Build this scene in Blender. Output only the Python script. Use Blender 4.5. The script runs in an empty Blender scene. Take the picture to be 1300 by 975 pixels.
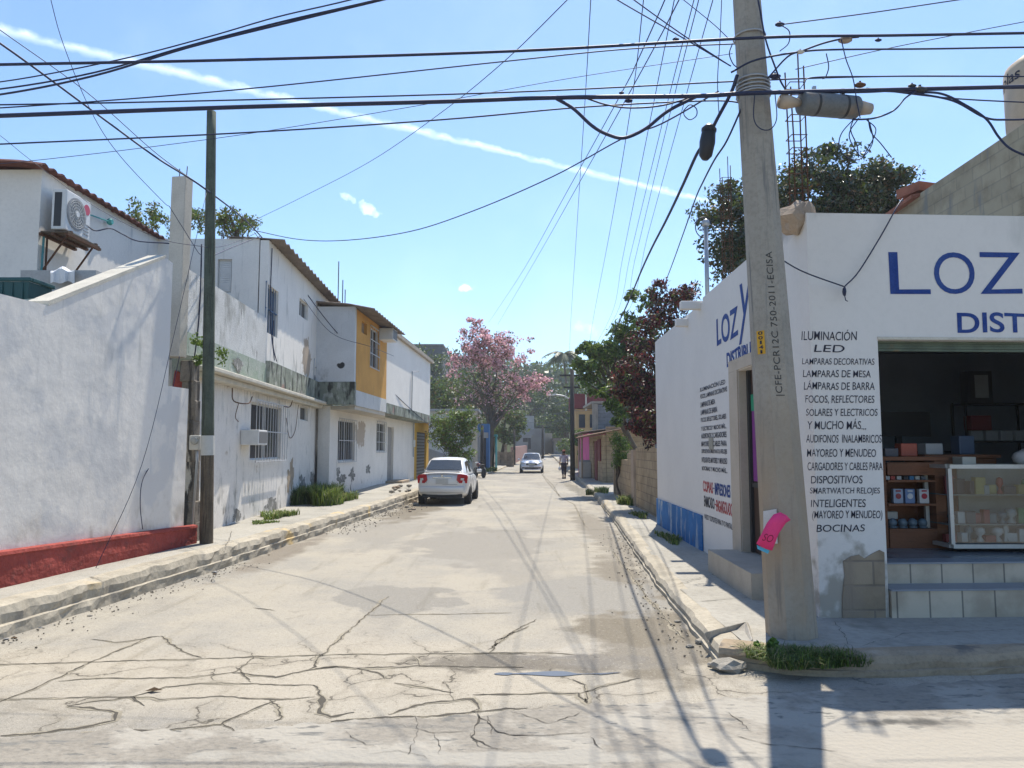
import bpy, bmesh, math, random
import numpy as np
from mathutils import Vector, Matrix, noise
random.seed(7); rng = np.random.default_rng(7)
R = math.radians
sc = bpy.context.scene
COL = sc.collection

# ------------------------------------------------------------------ camera, sky, sun, exposure
F = 950.0; PCX = 650.0; PCY = 487.5; EYE = 1.8; TH = math.atan(82.5 / 950)
cd = bpy.data.cameras.new('camera'); cam = bpy.data.objects.new('camera', cd); COL.objects.link(cam)
cam.location = (0, 0, EYE); cam.rotation_euler = (R(90) + TH, 0, 0)
cd.sensor_fit = 'HORIZONTAL'; cd.sensor_width = 36; cd.lens = 36 * F / 1300
cd.clip_start = 0.05; cd.clip_end = 4000
sc.camera = cam

def ray(px, py):
    u = (px - PCX) / F; v = (PCY - py) / F
    return Vector((u, math.cos(TH) - v * math.sin(TH), math.sin(TH) + v * math.cos(TH)))
def P(px, py, Y):
    d = ray(px, py); t = Y / d.y
    return Vector((d.x * t, Y, EYE + d.z * t))
def G(px, py, z=0.0):
    d = ray(px, py); t = (z - EYE) / d.z
    return Vector((d.x * t, d.y * t, z))

SUN_AZ = R(16); SUN_EL = R(62)
SUN_DIR = Vector((math.sin(SUN_AZ) * math.cos(SUN_EL), math.cos(SUN_AZ) * math.cos(SUN_EL), math.sin(SUN_EL)))
W = bpy.data.worlds.new('World'); sc.world = W; W.use_nodes = True
wt = W.node_tree; wn = wt.nodes; wl = wt.links
bg = wn['Background']; bg.inputs['Strength'].default_value = 0.12
sky = wn.new('ShaderNodeTexSky'); sky.sky_type = 'NISHITA'; sky.sun_disc = False
sky.sun_elevation = SUN_EL; sky.sun_rotation = SUN_AZ
sky.air_density = 1.0; sky.dust_density = 0.35; sky.ozone_density = 2.6
def wmath(op, a, b=None, c=None):
    n = wn.new('ShaderNodeMath'); n.operation = op
    for i, v in enumerate((a, b, c)):
        if v is None: continue
        if hasattr(v, 'links'): wl.new(v, n.inputs[i])
        else: n.inputs[i].default_value = v
    return n.outputs[0]
def wdot(vec, v):
    n = wn.new('ShaderNodeVectorMath'); n.operation = 'DOT_PRODUCT'
    wl.new(vec, n.inputs[0]); n.inputs[1].default_value = v
    return n.outputs['Value']
tcw = wn.new('ShaderNodeTexCoord'); dv = tcw.outputs['Generated']
nz = wn.new('ShaderNodeTexNoise'); nz.inputs['Scale'].default_value = 60; nz.inputs['Detail'].default_value = 6
wl.new(dv, nz.inputs['Vector'])
nz2 = wn.new('ShaderNodeTexNoise'); nz2.inputs['Scale'].default_value = 9; nz2.inputs['Detail'].default_value = 4
wl.new(dv, nz2.inputs['Vector'])
ca = ray(-30, 30).normalized(); cb = ray(925, 262).normalized()
cn = ca.cross(cb).normalized(); ct = cn.cross(ca).normalized()
dist = wmath('ABSOLUTE', wmath('ADD', wdot(dv, cn), wmath('MULTIPLY', wmath('SUBTRACT', nz.outputs['Fac'], 0.5), 0.010)))
along = wmath('ARCTAN2', wdot(dv, ct), wdot(dv, ca))
tot = ca.angle(cb)
wid = wmath('SUBTRACT', wmath('ADD', 0.0035, wmath('MULTIPLY', nz2.outputs['Fac'], 0.007)), wmath('MULTIPLY', along, 0.0030))
band = wmath('MAXIMUM', wmath('SUBTRACT', 1.0, wmath('DIVIDE', dist, wid)), 0.0)
m1 = wn.new('ShaderNodeMapRange'); m1.interpolation_type = 'SMOOTHSTEP'
wl.new(along, m1.inputs[0]); m1.inputs[1].default_value = tot + 0.01; m1.inputs[2].default_value = tot - 0.05
m2 = wn.new('ShaderNodeMapRange'); m2.interpolation_type = 'SMOOTHSTEP'
wl.new(along, m2.inputs[0]); m2.inputs[1].default_value = -0.35; m2.inputs[2].default_value = 0.02
trail = wmath('MULTIPLY', wmath('MULTIPLY', band, m1.outputs[0]), m2.outputs[0])
trail = wmath('MULTIPLY', trail, wmath('ADD', -0.05, wmath('MULTIPLY', nz.outputs['Fac'], 0.95)))
cl = trail
def puff(px, py, rx, ry, ang, s):
    c = ray(px, py).normalized(); ux = Vector((1, 0, 0)); uz = c.cross(ux).normalized() * -1
    a = (ux * math.cos(ang) + uz * math.sin(ang)); b = (uz * math.cos(ang) - ux * math.sin(ang))
    da = wmath('DIVIDE', wmath('SUBTRACT', wdot(dv, a), c.dot(a)), rx)
    db = wmath('DIVIDE', wmath('SUBTRACT', wdot(dv, b), c.dot(b)), ry)
    q = wmath('ADD', wmath('MULTIPLY', da, da), wmath('MULTIPLY', db, db))
    q = wmath('ADD', q, wmath('MULTIPLY', wmath('SUBTRACT', nz.outputs['Fac'], 0.5), 6.5))
    v = wmath('MULTIPLY', wmath('MAXIMUM', wmath('SUBTRACT', 1.0, q), 0.0), s)
    return wmath('MULTIPLY', v, wmath('GREATER_THAN', wdot(dv, c), 0.9))
for a_ in ((460, 262, .024, .008, R(-25), .5), (596, 366, .018, .006, 0, .6), (748, 418, .03, .008, R(-20), .15)):
    cl = wmath('MAXIMUM', cl, puff(*a_))
veil = wmath('MULTIPLY', wmath('MAXIMUM', wmath('SUBTRACT', nz2.outputs['Fac'], 0.5), 0.0), 0.18)
cl = wmath('MULTIPLY', wmath('MINIMUM', wmath('MAXIMUM', cl, veil), 1.0), 0.55)
mx = wn.new('ShaderNodeMixRGB'); wl.new(cl, mx.inputs[0])
tint = wn.new('ShaderNodeMixRGB'); tint.blend_type = 'MULTIPLY'; tint.inputs[0].default_value = 1; tint.inputs[2].default_value = (.84, .96, 1.06, 1)
wl.new(sky.outputs[0], tint.inputs[1]); wl.new(tint.outputs[0], mx.inputs[1])
mx.inputs[2].default_value = (13, 13.6, 14.4, 1)
wl.new(mx.outputs[0], bg.inputs['Color'])

sd = bpy.data.lights.new('sun', 'SUN'); sd.energy = 4.2; sd.angle = R(0.5); sd.color = (1.0, 0.93, 0.81)
so = bpy.data.objects.new('sun', sd); COL.objects.link(so)
so.rotation_euler = (-SUN_DIR).to_track_quat('-Z', 'Y').to_euler(); so.location = (0, 0, 60)
sc.view_settings.view_transform = 'Standard'; sc.view_settings.look = 'None'
sc.view_settings.gamma = 1; sc.view_settings.use_curve_mapping = False
sc.view_settings.exposure = 0.80
sc.render.engine = 'CYCLES'
sc.cycles.use_denoising = True
sc.cycles.max_bounces = 6; sc.cycles.diffuse_bounces = 3; sc.cycles.glossy_bounces = 3
sc.cycles.transmission_bounces = 4; sc.cycles.transparent_max_bounces = 8
sc.cycles.caustics_reflective = False; sc.cycles.caustics_refractive = False

# ------------------------------------------------------------------ helpers: materials
MATS = {}
class NB:
    def __init__(s, name):
        s.m = bpy.data.materials.new(name); s.m.use_nodes = True
        s.t = s.m.node_tree; s.b = s.t.nodes['Principled BSDF']
        s.b.inputs['Specular IOR Level'].default_value = 0.25
        MATS[name] = s.m
    def n(s, ty, **kw):
        n = s.t.nodes.new(ty)
        for k, v in kw.items(): setattr(n, k, v)
        return n
    def put(s, inp, v):
        if hasattr(v, 'links'): s.t.links.new(v, inp)
        else: inp.default_value = v
    def math(s, op, a, b=None, clamp=False):
        n = s.n('ShaderNodeMath', operation=op, use_clamp=clamp); s.put(n.inputs[0], a)
        if b is not None: s.put(n.inputs[1], b)
        return n.outputs[0]
    def coord(s, kind='pos', st=None, rot=None, off=None):
        if kind == 'pos': o = s.n('ShaderNodeNewGeometry').outputs['Position']
        else: o = s.n('ShaderNodeTexCoord').outputs['Object']
        if rot:
            r = s.n('ShaderNodeMapping'); r.inputs['Rotation'].default_value = rot; s.t.links.new(o, r.inputs[0]); o = r.outputs[0]
        if st or off:
            mp = s.n('ShaderNodeMapping'); mp.inputs['Scale'].default_value = st or (1, 1, 1)
            mp.inputs['Location'].default_value = off or (0, 0, 0)
            s.t.links.new(o, mp.inputs[0]); o = mp.outputs[0]
        return o
    def noise(s, v, scale, det=5, rough=.55):
        n = s.n('ShaderNodeTexNoise'); s.t.links.new(v, n.inputs['Vector'])
        n.inputs['Scale'].default_value = scale; n.inputs['Detail'].default_value = det; n.inputs['Roughness'].default_value = rough
        return n.outputs['Fac']
    def smooth(s, v, lo, hi, a=0.0, b=1.0):
        n = s.n('ShaderNodeMapRange', interpolation_type='SMOOTHSTEP'); s.put(n.inputs[0], v)
        for i, q in zip((1, 2, 3, 4), (lo, hi, a, b)): n.inputs[i].default_value = q
        return n.outputs[0]
    def mix(s, f, a, b, bt='MIX'):
        n = s.n('ShaderNodeMixRGB', blend_type=bt); s.put(n.inputs[0], f)
        for i, c in ((1, a), (2, b)):
            if hasattr(c, 'links'): s.t.links.new(c, n.inputs[i])
            else: n.inputs[i].default_value = (*c[:3], 1)
        return n.outputs[0]
    def bump(s, h, strength, dist=.02):
        n = s.n('ShaderNodeBump'); n.inputs['Strength'].default_value = strength; n.inputs['Distance'].default_value = dist
        s.t.links.new(h, n.inputs['Height']); s.t.links.new(n.outputs[0], s.b.inputs['Normal'])
    def blob(s, c, r, wob=.8, ns=3.0, hard=.25, kind='pos'):
        v = s.coord(kind, st=tuple(1 / q for q in r), off=tuple(-a / q for a, q in zip(c, r)))
        ln = s.n('ShaderNodeVectorMath', operation='LENGTH'); s.t.links.new(v, ln.inputs[0])
        d = s.math('ADD', ln.outputs['Value'], s.math('MULTIPLY', s.math('SUBTRACT', s.noise(s.coord(kind), ns, 6), .5), wob * 2))
        return s.smooth(d, 1.0, 1.0 - hard)

def mk(name, base, rough=.85, var=.12, vs=2.0, fine=.08, spots=(), blobs=(), bump=.25, bs=60, kind='pos', metal=0, spec=None, relief=None, tint=None):
    s = NB(name); co = s.coord(kind)
    c2 = tuple(x * (1 - var) for x in base)
    c = s.mix(s.smooth(s.noise(co, vs, 6), .35, .68), base, tint or c2)
    if fine:
        c = s.mix(s.smooth(s.noise(co, vs * 14, 4, .7), .4, .75), c, s.mix(1.0, c, (1 - fine * 2,) * 3, 'MULTIPLY'))
    for col, sc_, lo, hi, st, zz in spots:
        m = s.smooth(s.noise(s.coord(kind, st=st, off=(3.1 * sc_, 1.7, .9)), sc_, 7, .6), lo, hi)
        if zz:
            z = s.n('ShaderNodeSeparateXYZ'); s.t.links.new(co, z.inputs[0])
            zn = s.math('ADD', z.outputs[2], s.math('MULTIPLY', s.math('SUBTRACT', s.noise(co, 2.5, 5), .5), zz[2]))
            m = s.math('MULTIPLY', m, s.smooth(zn, zz[0], zz[1]))
        c = s.mix(m, c, col)
    for col, cen, rad, *rest in blobs:
        c = s.mix(s.blob(cen, rad, *rest, kind=kind), c, col)
    s.put(s.b.inputs['Base Color'], c); s.b.inputs['Roughness'].default_value = rough; s.b.inputs['Metallic'].default_value = metal
    if spec is not None: s.b.inputs['Specular IOR Level'].default_value = spec
    if bump:
        h = s.noise(co, bs, 5, .6)
        if relief: h = s.math('ADD', s.math('MULTIPLY', h, .10), s.noise(co, relief, 3, .45))
        s.bump(h, bump)
    return s.m

def leafmat(name, a, b, trans=.25):
    s = NB(name); g = s.n('ShaderNodeNewGeometry')
    c = s.mix(g.outputs['Random Per Island'], a, b)
    s.put(s.b.inputs['Base Color'], c); s.b.inputs['Roughness'].default_value = .5
    s.b.inputs['Specular IOR Level'].default_value = .35
    t = s.n('ShaderNodeBsdfTranslucent'); s.put(t.inputs[0], s.mix(.5, c, (.25, .32, .05) if a[1] > a[0] else c))
    mxs = s.n('ShaderNodeMixShader'); mxs.inputs[0].default_value = trans
    s.t.links.new(s.b.outputs[0], mxs.inputs[1]); s.t.links.new(t.outputs[0], mxs.inputs[2])
    s.t.links.new(mxs.outputs[0], s.t.nodes['Material Output'].inputs[0])
    return s.m

def blockmat(name, base, mortar, ang=0.0, bw=.4, bh=.2, var=.25, stain=None, bump=.5, ms=.012, rough=.9):
    s = NB(name)
    v = s.coord('pos', rot=(0, 0, -ang))
    sp = s.n('ShaderNodeSeparateXYZ'); s.t.links.new(v, sp.inputs[0])
    cb_ = s.n('ShaderNodeCombineXYZ'); s.t.links.new(sp.outputs[0], cb_.inputs[0]); s.t.links.new(sp.outputs[2], cb_.inputs[1])
    br = s.n('ShaderNodeTexBrick'); s.t.links.new(cb_.outputs[0], br.inputs['Vector'])
    br.inputs['Scale'].default_value = 1; br.inputs['Brick Width'].default_value = bw; br.inputs['Row Height'].default_value = bh
    br.inputs['Mortar Size'].default_value = ms; br.inputs['Mortar Smooth'].default_value = .3
    br.inputs['Color1'].default_value = (*base, 1); br.inputs['Color2'].default_value = (*[x * (1 - var) for x in base], 1)
    br.inputs['Mortar'].default_value = (*mortar, 1)
    co = s.coord('pos')
    c = s.mix(s.smooth(s.noise(co, 3, 6), .4, .7), br.outputs['Color'], s.mix(1, br.outputs['Color'], (.72, .70, .68), 'MULTIPLY'))
    if stain: c = s.mix(s.smooth(s.noise(s.coord('pos', st=(1, 1, .25)), 2.2, 6, .65), .52, .68), c, stain)
    s.put(s.b.inputs['Base Color'], c); s.b.inputs['Roughness'].default_value = rough
    h = s.math('SUBTRACT', s.math('MULTIPLY', s.noise(co, 50, 4), .35), br.outputs['Fac'])
    s.bump(h, bump, .015)
    return s.m

def flat(name, col, rough=.5, metal=0, spec=.4, emit=None):
    return mk(name, col, rough, var=.10, vs=6, fine=.05, bump=.06, bs=90, kind='obj', metal=metal, spec=spec)
def glass(name, col=(.02, .025, .03), rough=.05):
    s = NB(name); s.b.inputs['Base Color'].default_value = (*col, 1); s.b.inputs['Roughness'].default_value = rough
    s.b.inputs['Specular IOR Level'].default_value = .6
    h = s.noise(s.coord('obj'), 5, 2); s.bump(h, .02, .01)
    return s.m

# ------------------------------------------------------------------ helpers: meshes
class MB:
    def __init__(s): s.v = []; s.f = []; s.mi = []
    def add(s, vs, fs, mi=0):
        o = len(s.v); s.v += [Vector(v) for v in vs]
        s.f += [[o + i for i in f] for f in fs]; s.mi += [mi] * len(fs); return s
    def box(s, c, d, rot=None, mi=0, bev=0):
        c = Vector(c); x, y, z = (q / 2 for q in d)
        vs = [Vector((sx * x, sy * y, sz * z)) for sz in (-1, 1) for sy in (-1, 1) for sx in (-1, 1)]
        fs = [(0, 2, 3, 1), (4, 5, 7, 6), (0, 1, 5, 4), (2, 6, 7, 3), (1, 3, 7, 5), (0, 4, 6, 2)]
        if bev:
            bm = bmesh.new(); bv = [bm.verts.new(v) for v in vs]
            for f in fs: bm.faces.new([bv[i] for i in f])
            bmesh.ops.bevel(bm, geom=bm.edges[:], offset=bev, segments=2, affect='EDGES', profile=.6)
            bm.verts.index_update(); vs = [v.co.copy() for v in bm.verts]; fs = [[v.index for v in f.verts] for f in bm.faces]; bm.free()
        if rot is not None:
            M = rot if isinstance(rot, Matrix) else Matrix.Rotation(rot, 3, 'Z')
            vs = [M @ v for v in vs]
        return s.add([c + v for v in vs], fs, mi)
    def tube(s, pts, r, n=8, mi=0, caps=True):
        pts = [Vector(p) for p in pts]; rs = r if isinstance(r, (list, tuple)) else [r] * len(pts)
        vs = []; prev = None
        for i, p in enumerate(pts):
            t = (pts[min(i + 1, len(pts) - 1)] - pts[max(i - 1, 0)]).normalized()
            if prev is None:
                a = t.orthogonal().normalized()
            else:
                a = (prev - t * prev.dot(t))
                a = a.normalized() if a.length > 1e-6 else t.orthogonal().normalized()
            prev = a; b = t.cross(a)
            vs += [p + (a * math.cos(k * 2 * math.pi / n) + b * math.sin(k * 2 * math.pi / n)) * rs[i] for k in range(n)]
        fs = [(i * n + k, i * n + (k + 1) % n, (i + 1) * n + (k + 1) % n, (i + 1) * n + k) for i in range(len(pts) - 1) for k in range(n)]
        if caps: fs += [tuple(range(n - 1, -1, -1)), tuple((len(pts) - 1) * n + k for k in range(n))]
        return s.add(vs, fs, mi)
    def prism(s, poly, ext, mi=0):
        """poly: list of 3D points in a plane; ext: extrusion vector"""
        n = len(poly); e = Vector(ext); poly = [Vector(p) for p in poly]
        fs = [tuple(range(n - 1, -1, -1)), tuple(range(n, 2 * n))] + [(i, (i + 1) % n, n + (i + 1) % n, n + i) for i in range(n)]
        return s.add(poly + [p + e for p in poly], fs, mi)
    def lathe(s, c, prof, n=16, mi=0, axis='Z'):
        c = Vector(c); vs = []
        for r, z in prof:
            for k in range(n):
                a = 2 * math.pi * k / n; q = (r * math.cos(a), r * math.sin(a), z)
                if axis == 'X': q = (q[2], q[0], q[1])
                if axis == 'Y': q = (q[0], q[2], q[1])
                vs.append(c + Vector(q))
        m = len(prof)
        fs = [(i * n + k, i * n + (k + 1) % n, (i + 1) * n + (k + 1) % n, (i + 1) * n + k) for i in range(m - 1) for k in range(n)]
        fs += [tuple(range(n - 1, -1, -1)), tuple((m - 1) * n + k for k in range(n))]
        return s.add(vs, fs, mi)
    def quad(s, a, b, c, d, mi=0): return s.add([a, b, c, d], [(0, 1, 2, 3)], mi)
    def blobby(s, c, r, sub=2, amp=.25, fs_=2.0, mi=0, seed=0):
        bm = bmesh.new(); bmesh.ops.create_icosphere(bm, subdivisions=sub, radius=1)
        bm.verts.index_update(); vs = []
        for v in bm.verts:
            k = 1 + amp * noise.noise(v.co * fs_ + Vector((seed * 3.3, seed, 0)))
            vs.append(Vector(c) + Vector((v.co.x * r[0], v.co.y * r[1], v.co.z * r[2])) * k)
        f = [[v.index for v in q.verts] for q in bm.faces]; bm.free()
        return s.add(vs, f, mi)

OFF = {}
def mesh_of(name, mb, mats, off, smooth=False, recalc=True):
    me = bpy.data.meshes.new(name)
    me.from_pydata([v - off for v in mb.v], [], mb.f)
    for m in (mats if isinstance(mats, (list, tuple)) else [mats]): me.materials.append(m)
    if len(me.polygons):
        me.polygons.foreach_set('material_index', mb.mi)
        if smooth: me.polygons.foreach_set('use_smooth', [True] * len(me.polygons))
    if recalc:
        bm = bmesh.new(); bm.from_mesh(me); bmesh.ops.recalc_face_normals(bm, faces=bm.faces); bm.to_mesh(me); bm.free()
    me.update()
    return me
def tag(o, label=None, cat=None, group=None, kind=None):
    for k, v in (('label', label), ('category', cat), ('group', group), ('kind', kind)):
        if v: o[k] = v
    return o
def empty(name, loc, label, cat, group=None, rz=0, world=True):
    o = bpy.data.objects.new(name, None); COL.objects.link(o); o.location = loc; o.rotation_euler = (0, 0, rz)
    o.empty_display_size = .2
    OFF[o.name] = Vector(loc) if world else Vector((0, 0, 0))
    return tag(o, label, cat, group)
def part(name, mb, mats, parent, smooth=False, label=None, kind=None, recalc=True, bev=0):
    off = OFF[parent.name]
    o = bpy.data.objects.new(name, mesh_of(name, mb, mats, off, smooth, recalc)); COL.objects.link(o); o.parent = parent
    OFF[o.name] = off
    if label: o['label'] = label
    if kind: o['kind'] = kind
    if bev: bevel(o, bev)
    return o
def solo(name, mb, mats, label=None, cat=None, group=None, kind=None, smooth=False, recalc=True, bev=0):
    xs = [v.x for v in mb.v]; ys = [v.y for v in mb.v]; zs = [v.z for v in mb.v]
    off = Vector(((min(xs) + max(xs)) / 2, (min(ys) + max(ys)) / 2, min(zs)))
    o = bpy.data.objects.new(name, mesh_of(name, mb, mats, off, smooth, recalc)); COL.objects.link(o); o.location = off
    OFF[o.name] = off
    if bev: bevel(o, bev)
    return tag(o, label, cat, group, kind)
def bevel(o, w):
    m = o.modifiers.new('edge', 'BEVEL'); m.width = w; m.segments = 2; m.limit_method = 'ANGLE'; m.angle_limit = R(40)
def dup(root, loc=None, label=None, rz=None):
    def cp(o, par):
        c = o.copy(); COL.objects.link(c); c.parent = par
        for ch in list(o.children): cp(ch, c)
        return c
    r = cp(root, None)
    if loc is not None: r.location = loc
    if rz is not None: r.rotation_euler = (0, 0, rz)
    if label: r['label'] = label
    return r

class Plane:
    """a vertical wall plane from ground point a to ground point b"""
    def __init__(s, a, b, out):
        s.a = Vector((a[0], a[1], 0)); b = Vector((b[0], b[1], 0)); s.L = (b - s.a).length
        s.d = (b - s.a).normalized(); n = Vector((s.d.y, -s.d.x, 0)); s.n = n * out; s.ang = math.atan2(s.d.y, s.d.x)
    def at(s, S, z, o=0): return s.a + s.d * S + s.n * o + Vector((0, 0, z))
    def hit(s, px, py):
        d = ray(px, py); o = Vector((0, 0, EYE)); t = (s.a - o).dot(s.n) / d.dot(s.n); p = o + d * t
        return (p - s.a).dot(s.d), p.z
    def rect(s, x0, x1, y0, y1):
        xm = (x0 + x1) / 2; ym = (y0 + y1) / 2
        return (s.hit(x0, ym)[0], s.hit(x1, ym)[0], s.hit(xm, y1)[1], s.hit(xm, y0)[1])
    def box(s, mb, s0, s1, z0, z1, o0, o1, mi=0):
        vs = [s.at(S, z, o) for z in (z0, z1) for o in (o0, o1) for S in (s0, s1)]
        return mb.add(vs, [(0, 2, 3, 1), (4, 5, 7, 6), (0, 1, 5, 4), (2, 6, 7, 3), (1, 3, 7, 5), (0, 4, 6, 2)], mi)
    def wall(s, mb, s0, s1, z0, z1, th, holes=(), mi=0, ztop=None):
        S = sorted({s0, s1, *[h[0] for h in holes], *[h[1] for h in holes]}); S = [x for x in S if s0 <= x <= s1]
        Z = sorted({z0, z1, *[h[2] for h in holes], *[h[3] for h in holes]}); Z = [x for x in Z if z0 <= x <= z1]
        solid = lambda i, j: 0 <= i < len(S) - 1 and 0 <= j < len(Z) - 1 and not any(
            h[0] - 1e-6 <= S[i] and S[i + 1] <= h[1] + 1e-6 and h[2] - 1e-6 <= Z[j] and Z[j + 1] <= h[3] + 1e-6 for h in holes)
        def q(i, j, o):
            z = Z[j] if not (ztop and j == len(Z) - 1) else ztop(S[i])
            return s.at(S[i], z, o)
        for i in range(len(S) - 1):
            for j in range(len(Z) - 1):
                if not solid(i, j): continue
                c = ((i, j), (i + 1, j), (i + 1, j + 1), (i, j + 1))
                mb.add([q(*k, 0) for k in c], [(0, 1, 2, 3)], mi); mb.add([q(*k, -th) for k in c], [(3, 2, 1, 0)], mi)
                for (a, b, di, dj) in ((0, 1, 0, -1), (1, 2, 1, 0), (2, 3, 0, 1), (3, 0, -1, 0)):
                    if not solid(i + di, j + dj):
                        mb.add([q(*c[a], 0), q(*c[b], 0), q(*c[b], -th), q(*c[a], -th)], [(3, 2, 1, 0)], mi)
        return mb

def spline(pts, k=6):
    pts = [Vector(p) for p in pts]
    if len(pts) == 2: return [pts[0].lerp(pts[1], i / k) for i in range(k + 1)]
    out = []; q = [pts[0] * 2 - pts[1]] + pts + [pts[-1] * 2 - pts[-2]]
    for i in range(1, len(q) - 2):
        p0, p1, p2, p3 = q[i - 1:i + 3]
        for j in range(k):
            t = j / k
            out.append(.5 * ((2 * p1) + (p2 - p0) * t + (2 * p0 - 5 * p1 + 4 * p2 - p3) * t * t + (3 * p1 - p0 - 3 * p2 + p3) * t ** 3))
    out.append(pts[-1]); return out

def text_mesh(txt, bold=0.0, shear=0.0, spacing=1.0):
    cu = bpy.data.curves.new('t', 'FONT'); cu.body = txt; cu.offset = bold; cu.shear = shear; cu.space_character = spacing
    cu.resolution_u = 6
    o = bpy.data.objects.new('t', cu); COL.objects.link(o)
    dg = bpy.context.evaluated_depsgraph_get(); me = bpy.data.meshes.new_from_object(o.evaluated_get(dg))
    vs = [v.co.copy() for v in me.vertices]; fs = [list(p.vertices) for p in me.polygons]
    bpy.data.objects.remove(o); bpy.data.curves.remove(cu); bpy.data.meshes.remove(me)
    x0 = min(v.x for v in vs); x1 = max(v.x for v in vs); y0 = min(v.y for v in vs); y1 = max(v.y for v in vs)
    return [((v.x - x0) / (x1 - x0), (v.y - y0) / (y1 - y0)) for v in vs], fs, (x1 - x0) / (y1 - y0)
def paint(txt, fn, mat, parent, name='lettering', bold=.02, shear=0, spacing=1.0):
    uv, fs, asp = text_mesh(txt, bold, shear, spacing); sd_ = len(txt) * 1.37
    wob = lambda u, v: (u + .010 / max(asp, 1) * 2 * noise.noise(Vector((u * asp * 1.1, v * 1.5, sd_))), v + .07 * noise.noise(Vector((u * asp * .8, v * .7, sd_ + 9))))
    uv = [wob(*q) for q in uv]
    mb = MB().add([fn(u, v) for u, v in uv], fs)
    return part(name, mb, mat, parent, recalc=False)

def leaves(n, pos, size, asp=.45, updir=.3, seed=1):
    """pos (n,3) -> verts, faces of folded diamond leaves"""
    r = np.random.default_rng(seed)
    d = r.normal(size=(n, 3)); d /= np.linalg.norm(d, axis=1)[:, None]
    a = r.normal(size=(n, 3)); a[:, 2] += updir; a -= (a * d).sum(1)[:, None] * d; a /= np.linalg.norm(a, axis=1)[:, None]
    b = np.cross(d, a); L = size * r.uniform(.6, 1.35, n)[:, None]
    v = np.stack([pos - d * L * .5, pos + b * L * asp * .5 + a * L * .06, pos + d * L * .5, pos - b * L * asp * .5 + a * L * .06], 1)
    return v.reshape(-1, 3), np.arange(4 * n).reshape(n, 4)
def leafmesh(name, pos, size, mats, weights, parent=None, off=None, asp=.45, seed=1, **tags):
    n = len(pos); v, f = leaves(n, np.asarray(pos), size, asp, seed=seed)
    o = OFF[parent.name] if parent else Vector(off)
    v = v - np.array(o)[None, :]
    me = bpy.data.meshes.new(name)
    me.vertices.add(4 * n); me.vertices.foreach_set('co', v.ravel())
    me.loops.add(4 * n); me.loops.foreach_set('vertex_index', f.ravel().astype(np.int32))
    me.polygons.add(n); me.polygons.foreach_set('loop_start', np.arange(0, 4 * n, 4, dtype=np.int32))
    for m in mats: me.materials.append(m)
    w = np.asarray(weights, float)
    if w.ndim == 1: mi = np.random.default_rng(seed + 5).choice(len(mats), n, p=w / w.sum())
    else: mi = (np.random.default_rng(seed + 5).random(n)[:, None] > np.cumsum(w, 1)).sum(1).clip(0, len(mats) - 1)
    me.polygons.foreach_set('material_index', mi.astype(np.int32)); me.update(calc_edges=True); me.validate()
    ob = bpy.data.objects.new(name, me); COL.objects.link(ob)
    if parent: ob.parent = parent
    else: ob.location = off
    OFF[ob.name] = o
    return tag(ob, **tags)
def cloud(c, r, k, n, seed, sub=(.22, .42), shell=.55, flatten=.75):
    """k sub-clumps inside an ellipsoid, n leaf points in all"""
    g = np.random.default_rng(seed); c = np.array(c); r = np.array(r); out = []; cents = []
    w = g.uniform(.5, 1.5, k); w = (w / w.sum() * n).astype(int)
    for i in range(k):
        d = g.normal(size=3); d /= np.linalg.norm(d); q = c + d * r * (shell + (1 - shell) * g.random()) * g.uniform(.55, 1.0)
        s = r.mean() * g.uniform(*sub); p = g.normal(size=(w[i], 3)); p /= np.linalg.norm(p, axis=1)[:, None]
        p *= (g.random(w[i]) ** .45)[:, None] * s; p[:, 2] *= flatten
        out.append(q + p); cents.append(Vector(q))
    return np.concatenate(out), cents
def tree(name, label, base, crown_c, crown_r, k, n, leaf, mats, weights, trunk_r, bark, seed, group=None, cat='tree', limbs=8, sub=(.22, .42), asp=.45, trunk_to=None, extra=None, shell=.55):
    base = Vector(base); t = empty(name, base, label, cat, group)
    pos, cents = cloud(crown_c, crown_r, k, n, seed, sub, shell)
    if extra is not None: pos = np.concatenate([pos, extra])
    top = Vector(trunk_to) if trunk_to else Vector(crown_c) - Vector((0, 0, crown_r[2] * .55))
    rd = random.Random(seed); mb = MB()
    mid = base.lerp(top, .5) + Vector((rd.uniform(-.25, .25), rd.uniform(-.25, .25), 0))
    pts = spline([base - Vector((0, 0, .1)), mid, top], 5)
    mb.tube(pts, [trunk_r * (1.25 - .75 * i / (len(pts) - 1)) for i in range(len(pts))], 9)
    for q in rd.sample(cents, min(limbs, len(cents))):
        st = pts[rd.randint(len(pts) // 2, len(pts) - 1)]
        m = st.lerp(q, .5) + Vector((rd.uniform(-.2, .2), rd.uniform(-.2, .2), rd.uniform(0, .4)))
        lp = spline([st, m, q], 4); mb.tube(lp, [trunk_r * .42 * (1 - .8 * i / (len(lp) - 1)) for i in range(len(lp))], 6)
    part('trunk', mb, bark, t, smooth=True)
    leafmesh('crown', pos, leaf, mats, weights, t, asp=asp, seed=seed)
    return t

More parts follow.
